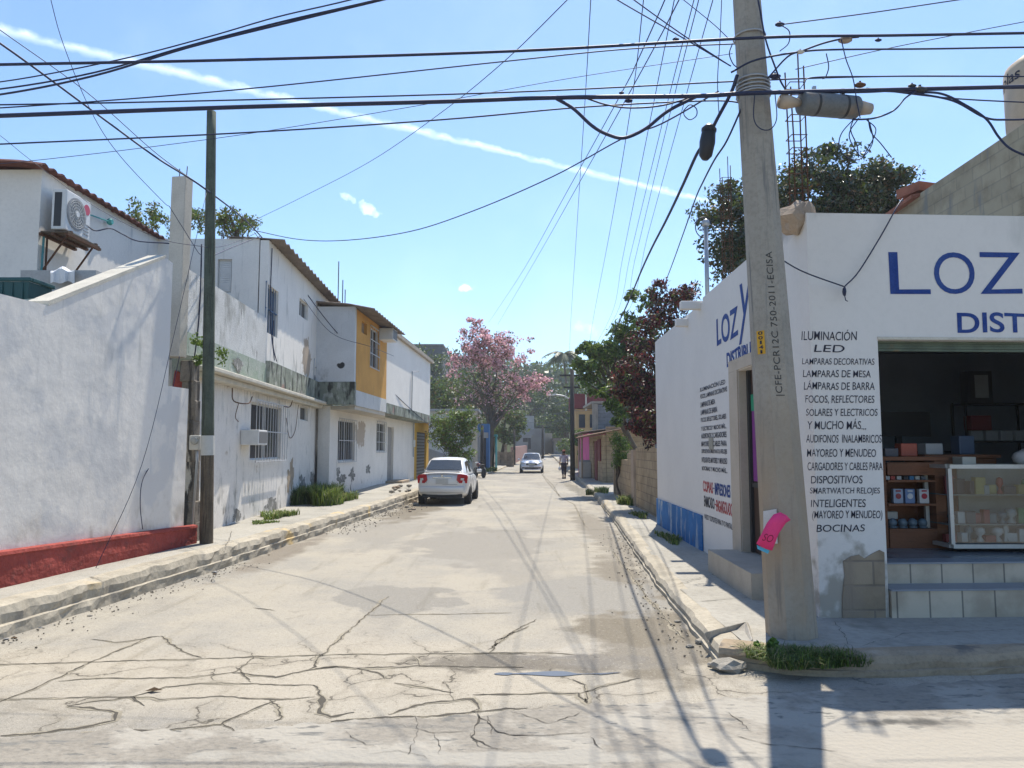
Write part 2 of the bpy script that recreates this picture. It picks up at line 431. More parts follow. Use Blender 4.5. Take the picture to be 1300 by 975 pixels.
# ------------------------------------------------------------------ materials
def gz(y): return 0.0 if y < 60 else (y - 60) / 60.0 if y < 120 else 1.0 + (y - 120) * .02
STUC = mk('stucco_white', (.76, .72, .66), .9, .06, 1.2, .03, bump=.8, bs=40, relief=2.6,
          spots=[((.42, .41, .38), 1.1, .62, .74, (1, 1, .35), None), ((.55, .55, .54), 2.5, .58, .72, (1.5, 1.5, .2), None), ((.50, .45, .38), 3, .46, .68, (1, 1, .6), (1.2, .6, .7)), ((.52, .50, .46), 4, .52, .76, (2, 2, .2), (2.0, 3.8, 1.2)), ((.63, .61, .58), 1.0, .5, .56, (1, 1, 1), None)])
OLDW = mk('old_white_wall', (.75, .71, .65), .9, .09, 1.6, .05, bump=.45, bs=30, relief=5,
          spots=[((.38, .37, .34), 4.0, .56, .74, (1.4, 1.4, .4), None), ((.33, .33, .30), 5, .50, .70, (2, 2, .28), (2.2, 3.1, .9)), ((.17, .165, .145), 3.0, .48, .66, (1, 1, .6), (1.45, .35, 1.6)),
                 ((.46, .40, .33), 1.3, .66, .70, (1, 1, 1), None)])
MOSS = mk('mossy_ledge', (.27, .295, .24), .95, .25, 2, .1, bump=.6, bs=25, relief=6,
          spots=[((.36, .37, .33), 5, .5, .66, (1, 1, .7), None), ((.30, .20, .17), 1.3, .62, .68, (1, 1, 1), None), ((.05, .052, .046), 3.4, .47, .64, (1.8, 1.8, .5), None)])
GREENB = mk('green_paint_band', (.30, .36, .285), .9, .2, 2, .12, bump=.5, bs=25, tint=(.40, .43, .38),
            spots=[((.07, .075, .065), 4.2, .56, .74, (1.6, 1.6, .6), None), ((.46, .46, .43), 6, .56, .72, (1, 1, .8), None)])
PARAP = mk('weathered_parapet', (.60, .60, .58), .92, .12, 2, .08, bump=.5, bs=28,
           spots=[((.13, .13, .12), 5.0, .55, .75, (1.3, 1.3, .45), None), ((.30, .30, .28), 2.0, .5, .7, (1, 1, .5), None)])
BARE = mk('bare_render', (.42, .33, .25), .95, .2, 3, .1, bump=.5, bs=30)
ORANGE = mk('ochre_wall', (.62, .33, .09), .9, .12, 1.4, .05, bump=.35, bs=28, spots=[((.40, .24, .10), 2.2, .6, .72, (2, 2, .3), None)])
REDB = mk('red_base', (.36, .075, .06), .9, .25, 3, .1, bump=.9, bs=30, relief=14, spots=[((.22, .06, .05), 5, .56, .66, (1, 1, 1), None)])
CREAM = mk('cream_cap', (.60, .56, .47), .9, .15, 4, .08, bump=.4)
CONC = mk('pole_concrete', (.36, .325, .27), .92, .16, 1.8, .1, bump=.35, bs=70,
          spots=[((.19, .18, .165), 3.0, .55, .68, (5, 5, .35), None), ((.36, .27, .18), 1.0, .30, .62, (1, 1, .5), (3.4, .8, 1.6))])
KERB = mk('kerb_concrete', (.43, .385, .305), .95, .25, 2.2, .12, bump=.9, bs=26, relief=8,
          spots=[((.24, .22, .185), 2.4, .58, .74, (1, 1, 1.6), None), ((.52, .39, .20), .8, .60, .68, (1, 1, 1), None)])
PAVE = mk('pavement_concrete', (.37, .35, .305), .95, .16, 1.0, .1, bump=.45, bs=40, spots=[((.23, .22, .19), 1.2, .57, .7, (1, 1, 1), None)])
DIRT = mk('bare_earth', (.30, .25, .18), .97, .3, .8, .15, bump=.7, bs=18)
ASPH = mk('worn_asphalt', (.275, .25, .21), .95, .12, 1.3, .12, bump=.7, bs=55, relief=24,
          blobs=[((.095, .09, .08), (2.65, 5.1, 0), (.5, .09, 1), 1.6, 3.5, .8), ((.34, .31, .26), (3.2, 4.7, 0), (2.6, .5, 1), .8, 1.5, .5), ((.31, .29, .25), (-.2, 4.55, 0), (1.6, .12, 1), 1.2, 2, .4)],
          spots=[((.33, .305, .26), 1.4, .5, .6, (1, 1, 1), None), ((.17, .165, .15), 3.4, .57, .68, (.6, 2.2, 1), None), ((.15, .145, .13), 9, .58, .66, (.7, 1.6, 1), None)])
DARKM = flat('dark_metal', (.03, .03, .032), .5)
CRACK = flat('crack_dirt', (.075, .066, .052), .95)
WOODP = mk('pole_wood_green', (.105, .125, .095), .9, .3, 3, .15, bump=.6, bs=30, spots=[((.05, .055, .045), 6, .5, .65, (8, 8, .3), None)])
WOODB = mk('pole_wood_brown', (.15, .12, .085), .9, .3, 3, .15, bump=.7, bs=30, spots=[((.06, .05, .04), 6, .48, .62, (8, 8, .3), None)])
CABLE = flat('cable_black', (.016, .022, .06), .6)
GALV = flat('galvanised', (.42, .43, .44), .45, metal=.6)
RUST = mk('rusty_iron', (.12, .06, .035), .9, .4, 12, .15, bump=.3)
GLS = glass('dark_glass'); WIN = glass('window_glass', (.02, .03, .045), .12)
WIN.node_tree.nodes['Principled BSDF'].inputs['Specular IOR Level'].default_value = .2
WFRAME = flat('white_frame', (.62, .62, .60), .6)
GRILLE = flat('grille_paint', (.50, .50, .50), .6)
ACW = flat('ac_casing', (.66, .66, .64), .5)
TILE = mk('red_roof_edge', (.17, .075, .06), .9, .35, 5, .12, bump=.4, bs=40)
FIBRE = mk('fibre_cement', (.24, .20, .17), .95, .3, 3, .12, bump=.4)
BARK = mk('bark', (.13, .105, .08), .95, .35, 4, .2, bump=.8, bs=20)
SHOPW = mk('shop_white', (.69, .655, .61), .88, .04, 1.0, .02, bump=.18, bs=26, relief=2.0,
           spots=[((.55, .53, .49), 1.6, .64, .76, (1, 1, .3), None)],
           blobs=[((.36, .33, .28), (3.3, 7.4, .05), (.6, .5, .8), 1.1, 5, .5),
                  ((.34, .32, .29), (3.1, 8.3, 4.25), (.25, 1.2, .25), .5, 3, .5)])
NAVY = mk('navy_paint', (.012, .045, .22), .7, .2, 5, .2, bump=.1, tint=(.03, .075, .26), spots=[((.45, .46, .50), 38, .68, .74, (1, 1, 1), None)]); BLACKP = mk('black_paint', (.016, .018, .035), .7, .2, 9, .2, bump=.1, tint=(.05, .05, .07), spots=[((.40, .40, .42), 60, .69, .76, (1, 1, 1), None)])
REDP = flat('red_paint', (.42, .03, .04), .6)
BLUEB = mk('blue_base', (.04, .17, .42), .85, .2, 3, .1, bump=.4, spots=[((.34, .40, .46), 4, .50, .64, (1, 1, .4), None), ((.08, .12, .2), 3, .58, .7, (1, 1, 1), (.5, .15, .3))])
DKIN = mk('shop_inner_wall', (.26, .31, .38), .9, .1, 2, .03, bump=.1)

# street concrete: pale slabs, grey worn areas, wet mud by the right gutter
def street_mat():
    s = NB('street_concrete'); co = s.coord('pos')
    c = s.mix(s.smooth(s.noise(co, .55, 7, .65), .38, .62), (.405, .37, .305), (.335, .315, .275))
    big = s.noise(s.coord('pos', st=(1, .35, 1)), .42, 5, .6)
    c = s.mix(s.math('MULTIPLY', s.smooth(big, .49, .57), .75), c, (.295, .275, .24))
    for cen, rad, ns, hard, col in (
        ((-1.2, 6.3, 0), (5.5, 1.5, 2), .9, .7, (.425, .382, .31)),
        ((1.3, 7.4, 0), (.75, 1.6, 1), 1.6, .35, (.215, .188, .145)), ((1.6, 10.5, 0), (.45, 3.2, 1), 1.4, .5, (.23, .205, .165)),
        ((.2, 6.5, 0), (1.2, .35, 1), 2.5, .4, (.19, .17, .14)), ((-2.9, 23, 0), (.9, 5, 1), 1.6, .5, (.20, .175, .135)),
        ((-4.0, 13.5, 0), (.4, 3.5, 1), 1.8, .6, (.24, .21, .17)), ((.9, 9.5, 0), (1.2, 1.3, 1), 1.2, .25, (.30, .285, .255)),
        ((-1.4, 9.2, 0), (.75, .9, 1), 1.3, .12, (.285, .268, .235)), ((1.9, 17, 0), (.5, 7, 1), 1.3, .5, (.26, .235, .195)),
        ((2.9, 33, 0), (.5, 9, 1), 1.0, .6, (.22, .2, .16)), ((-.6, 14.5, 0), (1.6, 2.6, 1), 1.0, .2, (.295, .275, .24)),
        ((4.6, 5.3, 0), (.75, .22, 1), 2.0, .2, (.20, .18, .15))):
        c = s.mix(s.blob(cen, rad, .9, ns, hard), c, col)
    c = s.mix(s.smooth(s.noise(s.coord('pos', st=(3.5, .3, 1)), 1.2, 7, .65), .54, .72), c, s.mix(1, c, (.84, .83, .80), 'MULTIPLY'))
    vo = s.n('ShaderNodeTexVoronoi', feature='DISTANCE_TO_EDGE'); vo.inputs['Scale'].default_value = 1.0
    wv = s.n('ShaderNodeVectorMath', operation='ADD'); s.t.links.new(co, wv.inputs[0])
    wnz = s.n('ShaderNodeTexNoise'); wnz.inputs['Scale'].default_value = 1.6; wnz.inputs['Detail'].default_value = 6
    s.t.links.new(co, wnz.inputs['Vector']); s.t.links.new(wnz.outputs['Color'], wv.inputs[1]); s.t.links.new(wv.outputs[0], vo.inputs['Vector'])
    near = s.blob((-1, 5.9, 0), (6.5, 1.9, 2), .7, .8, .6)
    ck = s.math('MULTIPLY', s.smooth(vo.outputs['Distance'], .013, .003), s.math('MULTIPLY', near, s.smooth(s.noise(co, 1.6, 4), .42, .52)))
    c = s.mix(s.math('MULTIPLY', s.math('MULTIPLY', s.smooth(vo.outputs['Distance'], .10, .0), near), .35), c, (.25, .22, .17)); c = s.mix(s.math('MULTIPLY', ck, .85), c, (.08, .07, .055))
    pits = s.smooth(s.noise(co, 26, 5, .75), .58, .70)
    c = s.mix(s.math('MULTIPLY', pits, .55), c, (.17, .15, .12))
    sp2 = s.smooth(s.noise(co, 3.2, 8, .75), .56, .66); c = s.mix(s.math('MULTIPLY', sp2, .45), c, (.23, .21, .175))
    sp3 = s.smooth(s.noise(s.coord('pos', off=(7, 3, 0)), 4.5, 8, .8), .60, .70); c = s.mix(s.math('MULTIPLY', sp3, .5), c, (.46, .42, .345))
    c = s.mix(s.smooth(s.noise(co, 120, 3, .7), .35, .75), c, s.mix(1, c, (.58, .57, .55), 'MULTIPLY'))
    g1 = s.smooth(s.noise(s.coord('pos', off=(2, 9, 0)), 38, 4, .8), .55, .64); c = s.mix(s.math('MULTIPLY', g1, .6), c, s.mix(1, c, (.55, .53, .50), 'MULTIPLY'))
    g2 = s.smooth(s.noise(s.coord('pos', off=(5, 1, 0)), 30, 4, .8), .58, .66); c = s.mix(s.math('MULTIPLY', g2, .5), c, (.52, .48, .40))
    g3 = s.smooth(s.noise(s.coord('pos', off=(1, 4, 0)), 9, 6, .8), .55, .68); c = s.mix(s.math('MULTIPLY', g3, .4), c, s.mix(1, c, (.66, .64, .60), 'MULTIPLY'))
    s.put(s.b.inputs['Base Color'], c)
    wet = s.blob((1.0, 6.75, 0), (1.1, .5, 1), .9, 2, .4)
    s.put(s.b.inputs['Roughness'], s.math('SUBTRACT', .93, s.math('MULTIPLY', wet, .35)))
    h = s.math('SUBTRACT', s.math('ADD', s.math('MULTIPLY', s.noise(co, 60, 5, .7), .5), s.math('MULTIPLY', s.noise(co, 9, 4), .8)), s.math('MULTIPLY', pits, .6))
    s.bump(h, .55, .02); return s.m
STREET = street_mat()

# ------------------------------------------------------------------ ground, street, pavements
def sheet(rows, mi=0):
    """rows of equal-length point lists -> grid"""
    mb = MB(); n = len(rows[0]); vs = [p for r in rows for p in r]
    mb.add(vs, [(i * n + j, i * n + j + 1, (i + 1) * n + j + 1, (i + 1) * n + j) for i in range(len(rows) - 1) for j in range(n - 1)], mi)
    return mb
rows = []
for y in (-60, -10, 0, 20, 40, 60, 80, 100, 120, 160, 220, 320, 500):
    rows.append([Vector((x, y, (gz(min(y, 300)) if y > 60 else 0) - .03)) for x in (-400, -200, -60, -20, 0, 20, 60, 200, 400)])
solo('ground', sheet(rows), DIRT, kind='structure', label='bare earth under and beyond the street')

KL = [(-6.3, -4.0), (-5.75, 1.0), (-4.87, 7.1), (-4.35, 11.8), (-3.95, 17.5), (-3.32, 26.3), (-2.25, 47.5), (-.75, 66), (.1, 77), (1.3, 100), (.5, 116), (-5, 124)]
KR = [(1.72, 6.45), (1.80, 8.0), (1.88, 9.9), (2.5, 18.6), (3.19, 30), (4.15, 51.8), (4.9, 79), (5.5, 100), (5.6, 116), (5, 128)]
def interp(K, y):
    for a, b in zip(K, K[1:]):
        if a[1] <= y <= b[1]: return a[0] + (b[0] - a[0]) * (y - a[1]) / (b[1] - a[1])
    return K[0][0] if y < K[0][1] else K[-1][0]
ys = [-4, 1, 4, 5, 6, 6.44] ; rows = []
for y in ys: rows.append([Vector((interp(KL, y) - .3 + (14.5 - interp(KL, y)) * t, y, 0)) for t in (0, .2, .4, .6, .8, 1)])
yy = 6.45
while yy < 122:
    l, r = interp(KL, yy) - .25, interp(KR, yy) + .25
    rows.append([Vector((l + (r - l) * t, yy, gz(yy) + .0)) for t in (0, .2, .4, .6, .8, 1)])
    yy += 1.5 if yy < 30 else 4
mbst = sheet(rows)
def crack(pts, w, z=.004, jit=.5, seed=0, mb=None, step=.06, dirt=False):
    pts = [Vector(p) for p in pts]; line = []; w = w * .36; step = .035
    for a, b in zip(pts, pts[1:]):
        k = max(2, int((b - a).length / step)); line += [a.lerp(b, i / k) for i in range(k)]
    line.append(pts[-1]); vs = []; n = len(line)
    for i, p in enumerate(line):
        t = (line[min(i + 1, n - 1)] - line[max(i - 1, 0)]).normalized(); s_ = Vector((-t.y, t.x, 0))
        q = Vector((p.x * 2.3 + seed, p.y * 2.3, seed)); off = (noise.fractal(q * 2.2, .75, 2.1, 5) * .028 + noise.fractal(q * 8, .7, 2.1, 3) * .012) * (jit + .4)
        ww = w * (.25 + 1.9 * abs(noise.noise(q * 3.1)) + 1.3 * max(0, noise.noise(q * 9))) * min(1, (i + .6) / 3, (n - i - .4) / 3)
        c = p + s_ * off; vs += [Vector((*(c + s_ * ww).xy, p.z + z)), Vector((*(c - s_ * ww).xy, p.z + z))]
    mb.add(vs, [(2 * i, 2 * i + 1, 2 * i + 3, 2 * i + 2) for i in range(n - 1)], 1)
    if dirt:
        ws = []
        for i in range(n):
            a, b = vs[2 * i], vs[2 * i + 1]; m = (a + b) / 2; h_ = (a - b) / 2; q = m * 2.1 + Vector((seed, 0, 5))
            s_ = h_.normalized() if h_.length > 1e-6 else Vector((0, 1, 0)); e = min(1, (i + .6) / 6, (n - i - .4) / 6)
            k1 = h_.length + e * (.004 + .055 * max(0, noise.noise(q * 1.3)) + .02 * abs(noise.noise(q * 5))); k2 = h_.length + e * (.004 + .055 * max(0, noise.noise(q * 1.3 + Vector((7, 7, 7)))) + .02 * abs(noise.noise(q * 5 + Vector((3, 3, 3)))))
            ws += [m + s_ * k1 - Vector((0, 0, .0018)), m - s_ * k2 - Vector((0, 0, .0018))]
        mb.add(ws, [(2 * i, 2 * i + 1, 2 * i + 3, 2 * i + 2) for i in range(n - 1)], 2)
A_ = lambda L: [G(x * .5, 560 + y * .5) for x, y in L]
B_ = lambda L: [G(600 + x * .5385, 560 + y * .5382) for x, y in L]
for i, (L, w) in enumerate([
    ([(-60, 570), (0, 568), (200, 562), (400, 556), (640, 549), (800, 544), (1000, 541), (1200, 540), (1340, 541)], .016),
    ([(-60, 655), (0, 655), (150, 652), (330, 650), (420, 655), (560, 650), (700, 657), (800, 650)], .014),
    ([(0, 665), (60, 640), (200, 575), (330, 520), (380, 497), (410, 495)], .02), ([(410, 495), (440, 520), (470, 535), (510, 550)], .022),
    ([(150, 608), (330, 603), (480, 600), (590, 590), (620, 570), (640, 549)], .016),
    ([(590, 590), (700, 600), (790, 580), (850, 575), (900, 577), (1060, 572), (1330, 575)], .026),
    ([(800, 578), (860, 573)], .09), ([(790, 580), (820, 540), (900, 470), (985, 395)], .02),
    ([(0, 750), (100, 742), (200, 730), (290, 710), (300, 690), (170, 672)], .03), ([(170, 672), (260, 660), (330, 650), (370, 672)], .018),
    ([(290, 735), (420, 735), (560, 720), (620, 690), (700, 660)], .02), ([(690, 658), (720, 700), (700, 712)], .032),
    ([(795, 620), (820, 650), (815, 690), (840, 700), (900, 690)], .03), ([(985, 695), (1080, 665), (1200, 655), (1215, 680), (1190, 690)], .024),
    ([(840, 712), (980, 700), (1070, 702), (1190, 690), (1340, 678)], .028), ([(1000, 615), (1100, 632), (1150, 640)], .02),
    ([(600, 575), (625, 600), (640, 612)], .02), ([(900, 577), (960, 590), (975, 605)], .018), ([(1240, 530), (1300, 490), (1345, 470)], .014),
    ([(0, 768), (150, 750), (290, 735)], .02), ([(230, 505), (300, 510), (400, 497)], .015), ([(330, 650), (420, 625), (560, 615), (700, 618), (800, 620)], .014),
    ([(560, 720), (600, 740)], .02), ([(930, 442), (1110, 440), (1300, 436)], .008), ([(640, 424), (700, 430)], .016), ([(1045, 545), (1070, 572)], .01)]):
    crack(A_(L), w, seed=i * 1.7, mb=mbst, dirt=True)
for i, (L, w) in enumerate([
    ([(0, 600), (100, 597), (250, 595), (270, 620), (265, 575), (235, 563)], .02), ([(250, 595), (320, 575), (400, 560)], .015),
    ([(0, 500), (160, 500), (240, 503)], .012), ([(40, 500), (60, 470), (150, 420)], .014), ([(0, 212), (190, 212), (330, 208)], .012),
    ([(160, 75), (190, 105), (205, 130), (240, 150), (265, 200)], .016), ([(180, 60), (165, 80), (172, 92), (205, 130)], .012), ([(330, 260), (420, 380), (500, 470)], .014)]):
    crack(B_(L), w, seed=60 + i * 1.7, mb=mbst, dirt=True)
solo('street', mbst, [STREET, CRACK, mk('crack_edge_dirt', (.275, .245, .19), .97, .3, 8, .2, bump=.7, bs=40, tint=(.33, .295, .225))], kind='structure', label='pale cracked concrete street running away to the hill', recalc=False)

# cross street asphalt laid over the near edge
edge = [(-300, 960), (0, 937), (150, 925), (290, 928), (450, 914), (560, 910), (640, 905), (700, 896), (800, 893), (900, 889), (1000, 880), (1100, 872), (1200, 866), (1300, 861), (1600, 850)]
top = []
for a, b in zip(edge, edge[1:]):
    for i in range(14):
        t = i / 14; x = a[0] + (b[0] - a[0]) * t; y = a[1] + (b[1] - a[1]) * t + noise.fractal(Vector((x * .03, 0, 3)), .8, 2, 4) * 5
        top.append(G(x, y, .006))
mbx = sheet([[Vector((p.x * 1.0, -4, .006)) for p in top], [Vector((p.x, p.y - 1.6 + .2 * noise.noise(p), .006)) for p in top], top])
edge2 = [(560, 1010), (640, 985), (760, 972), (900, 966), (1100, 960), (1300, 955), (1600, 950)]
for i, (L, w) in enumerate([([(600, 690), (700, 720), (860, 735)], .01), ([(0, 640), (60, 690), (160, 700), (280, 690)], .014), ([(20, 650), (0, 700), (60, 730)], .016),
                            ([(90, 640), (180, 670), (260, 640)], .008), ([(600, 640), (660, 690)], .008), ([(280, 700), (310, 735)], .01)]):
    crack([Vector((q.x, q.y, .006)) for q in B_(L)], w, seed=90 + i, mb=mbx)
for i, L in enumerate([[(870, 740), (900, 760), (960, 780)], [(1000, 720), (1100, 745), (1190, 740)], [(1190, 745), (1210, 780), (1290, 790)], [(1050, 700), (1060, 740), (1040, 800)],
                       [(1100, 745), (1120, 800)], [(1240, 700), (1250, 750)], [(940, 800), (1010, 790), (1100, 810)]]):
    crack([Vector((q.x, q.y, .006)) for q in A_(L)], .008, seed=120 + i, mb=mbx)
solo('cross_street', mbx, [ASPH, CRACK], kind='structure', label='worn grey asphalt of the crossing street in front', recalc=False)

# puddle
pts = []
g0 = G(705, 856); L2 = G(640, 857); R2 = G(782, 855)
for i in range(48):
    a = i / 48 * 2 * math.pi; rx = (R2.x - L2.x) / 2; k = 1 + .45 * noise.noise(Vector((math.cos(a) * 1.6, math.sin(a) * 1.6, 2)))
    pts.append(Vector((g0.x + rx * math.cos(a) * k, g0.y + .04 * math.sin(a) * k + .025 * math.sin(a * 5), .005)))
s_ = NB('puddle_water'); s_.b.inputs['Base Color'].default_value = (.11, .10, .085, 1); s_.b.inputs['Roughness'].default_value = .18; s_.b.inputs['Specular IOR Level'].default_value = .5
solo('puddle', MB().add(pts, [tuple(range(48))]), s_.m, kind='structure', label='shallow puddle reflecting the sky on the street', recalc=False)

# kerbs: rough displaced bars following the street edges
def kerb(K, zt, w, side, name, label, seed=0, step=.12, amp=.022, mat=None, ymin=None, ymax=None, courses=1):
    line = []
    for (ax, ay), (bx, by) in zip(K, K[1:]):
        L = math.hypot(bx - ax, by - ay); st = step if ay < 20 else step * 4
        k = max(1, int(L / st)); line += [Vector((ax + (bx - ax) * i / k, ay + (by - ay) * i / k, 0)) for i in range(k)]
    line.append(Vector((*K[-1], 0)))
    if ymin is not None: line = [p for p in line if ymin <= p.y <= ymax]
    mb = MB(); prof = []; nseg = 7; rows = []
    for i, p in enumerate(line):
        t = (line[min(i + 1, len(line) - 1)] - line[max(i - 1, 0)]).normalized(); s = Vector((-t.y, t.x, 0)) * side
        h = zt(p.y); z0 = gz(p.y) - .03; row = []
        for (o, z) in ((0, z0), (.0, z0 + h * .3), (.0 if courses == 1 else .0, z0 + h * .48), (.02 if courses == 1 else .022, z0 + h * .52), (.02 if courses == 1 else .02, z0 + h * .8), (.05, z0 + h + .015), (.13, z0 + h + .034), (w, z0 + h + .034)):
            q = p + s * o + Vector((0, 0, z)); nn = Vector((q.x * 3 + seed, q.y * 3, q.z * 5))
            d = noise.fractal(nn, .7, 2, 4) * amp; big = noise.noise(Vector((q.x * .9, q.y * .9, seed))) * amp * 1.2
            row.append(q + s * (d + big) + Vector((0, 0, (d * .7 if z > z0 + h * .6 and o < w else 0))))
        rows.append(row)
    mb = sheet(rows)
    return solo(name, mb, mat or KERB, kind='structure', label=label, smooth=False)
ZL = lambda y: .30 if y < 22 else (.30 + (y - 22) * .012 if y < 30 else max(.12, .40 - (y - 30) * .02))
ZR = lambda y: .15 if y < 15 else .16
kerb(KL, ZL, .30, 1, 'left_kerb', 'rough two course concrete kerb on the left', 3, courses=2, amp=.034)
kerb(KR, ZR, .24, -1, 'right_kerb', 'worn concrete kerb on the right', 9, amp=.016)
FK = [(1.72, 6.42), (2.2, 6.18), (2.8, 6.10), (4.0, 6.2), (5.2, 6.3), (9.5, 6.6), (16, 7.0)]
kerb(FK, lambda y: .16, .26, 1, 'front_kerb', 'concrete kerb in front of the corner shop', 15, amp=.028, mat=mk('kerb_brown', (.37, .29, .20), .95, .25, 2.2, .12, bump=.9, bs=26, relief=8, spots=[((.16, .14, .12), 2.0, .56, .68, (1, 1, 1.6), None), ((.42, .38, .32), 1.6, .5, .7, (1, 1, 1), (.14, .19, .05))]))

def pave(K, side, zt, far, name, label, y0, y1, off=.2):
    rows = []; y = y0
    while y < y1:
        x = interp(K, y) + side * off; z = gz(y) + zt(y)
        n = lambda X: Vector((X, y, z + .012 * noise.noise(Vector((X * 1.1, y * .7, 0)))))
        rows.append([n(x), n(x + side * .5), n(x + side * 1.2), n(x + side * 2.2), n(x + side * far)])
        y += .5 if y < 30 else 3
    return sheet(rows)
mbl = pave(KL, -1, ZL, 6, '', '', -4, 122)
for i, (L, w) in enumerate([([(300, 352), (250, 350), (225, 346)], .02), ([(556, 262), (480, 245), (380, 290)], .012), ([(560, 300), (590, 230)], .014)]):
    crack([G(x * .5, 560 + y * .5, .30) for x, y in L], w, z=.012, mb=mbl, seed=i + 40)
solo('left_pavement', mbl, [PAVE, CRACK], kind='structure', label='grey concrete pavement along the white houses', recalc=False)
mbr = pave(KR, 1, ZR, 5, '', '', 6.6, 122, .16)
for i, L in enumerate([[(845, 722), (905, 717)], [(835, 738), (930, 733)], [(800, 684), (850, 680)], [(885, 765), (1000, 755)], [(862, 742), (960, 715)]]):
    crack([G(x, y, .15) for x, y in L], .012, z=.012, mb=mbr, seed=i + 50, jit=.3)
solo('right_pavement', mbr, [PAVE, CRACK], kind='structure', label='narrow concrete pavement beside the shop wall', recalc=False)
rows = []
for (x, y) in [(1.98, 6.5), (2.6, 6.3), (2.9, 6.28), (4.0, 6.36), (5.2, 6.46), (9.5, 6.76), (16, 7.2)]:
    rows.append([Vector((x, y + t, .158 + .008 * noise.noise(Vector((x, y + t, 4))))) for t in (0, .4, .8, 1.2, 2.5)])
mbf = sheet(rows)
for i, L in enumerate([[(1090, 822), (1150, 806), (1300, 800)], [(1060, 790), (1085, 828)]]):
    crack([G(x, y, .16) for x, y in L], .01, z=.012, mb=mbf, seed=i + 70)
solo('front_pavement', mbf, [PAVE, CRACK], kind='structure', label='shaded concrete pavement in front of the shop steps', recalc=False)

# hill behind everything
def hz(x, y): 
    d = max(0, y - 118 - 18 * math.sin(x * .02)); b = 24 * (1 - math.exp(-d / 55.0)) 
    return gz(min(y, 120)) - .1 + b * (1 + .25 * noise.noise(Vector((x * .02, y * .02, 1)))) * (.75 + .25 * math.cos((x + 10) * .03))
rows = []
for i in range(26):
    y = 118 + i * 9; rows.append([Vector((x, y, hz(x, y))) for x in range(-150, 190, 10)])
solo('hill', sheet(rows), mk('hill_soil', (.06, .075, .035), .97, .3, .2, .1, bump=.5, bs=2), kind='structure', label='wooded hill rising behind the end of the street')

# ------------------------------------------------------------------ corner shop
FP = Plane((3.0, 7.45), (9.0, 7.75), 1)                 # front, facing the camera
SP = Plane((3.2, 16.6), (3.0, 7.45), 1)                 # side wall along the street (s grows towards the corner)
if FP.n.y > 0: FP.n *= -1
if SP.n.x > 0: SP.n *= -1
shop = empty('shop_building', (5.5, 11, .1), 'white corner shop with blue lettering, open shopfront and tiled steps', 'shop')
TOP = 4.2
hs = (FP.hit(1120, 570)[0], FP.hit(1120, 570)[0] + 2.9, .05, FP.rect(1113, 1300, 432, 700)[3] )
FLZ = .63
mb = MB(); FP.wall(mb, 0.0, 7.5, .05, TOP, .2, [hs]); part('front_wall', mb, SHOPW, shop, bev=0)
dS = (SP.hit(940, 590)[0], SP.hit(992, 590)[0]); SL = SP.L
dh = (dS[0], dS[1], .05, 2.85)
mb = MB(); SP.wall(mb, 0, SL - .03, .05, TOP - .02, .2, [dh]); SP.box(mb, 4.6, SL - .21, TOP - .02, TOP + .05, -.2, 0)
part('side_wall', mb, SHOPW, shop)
mb = MB(); mb.prism([Vector((3.35, 7.75, 3.45)), Vector((10.4, 8.1, 3.45)), Vector((10.4, 16.5, 3.45)), Vector((3.45, 16.5, 3.45))], (0, 0, .14))
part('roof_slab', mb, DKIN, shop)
mb = MB(); mb.prism([Vector((3.45, 7.95, .05)), Vector((10.3, 8.25, .05)), Vector((10.3, 16.4, .05)), Vector((3.45, 16.4, .05))], (0, 0, FLZ - .05))
FLOOR = blockmat('floor_tiles', (.20, .23, .26), (.10, .11, .12), 0, .45, 20, .05, bump=.05, ms=.006, rough=.25)
part('shop_floor', mb, FLOOR, shop)
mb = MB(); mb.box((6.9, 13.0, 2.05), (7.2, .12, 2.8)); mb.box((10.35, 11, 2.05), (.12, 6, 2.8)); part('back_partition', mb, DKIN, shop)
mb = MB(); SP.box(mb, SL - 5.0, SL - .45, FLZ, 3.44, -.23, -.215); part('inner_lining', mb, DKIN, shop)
SHUT = mk('shutter_green', (.13, .17, .13), .7, .3, 5, .1, bump=.3, spots=[((.25, .16, .08), 4, .55, .7, (1, 1, 1), None)])
mb = MB(); S0, S1 = hs[0], hs[1]
for k in range(4): FP.box(mb, S0 + .01, S1 - .01, hs[3] - .10 + k * .026, hs[3] - .077 + k * .026, -.15, -.11 + .01 * (k % 2))
part('rolled_shutter', mb, SHUT, shop)
mb = MB(); FP.box(mb, S0, S1, hs[3] + .002, hs[3] + .03, -.02, .012); part('lintel_trim', mb, CREAM, shop)
STEPT = blockmat('step_tiles', (.52, .45, .35), (.20, .18, .15), FP.ang, .33, 3, .1, bump=.2, ms=.01, rough=.5)
TREAD = mk('step_tread', (.26, .28, .31), .4, .1, 3, .05, bump=.05)
for (z0, z1, o0, o1) in ((.10, .415, -.32, .03), (.10, FLZ - .003, -.56, -.28)):
    mb = MB(); FP.box(mb, S0 + .012, S1 - .01, z0, z1, o0, o1); FP.box(mb, S0 + .012, S1 - .01, z1 + .001, z1 + .018, o0, o1 + .012, 1)
    part('step', mb, [STEPT, TREAD], shop)
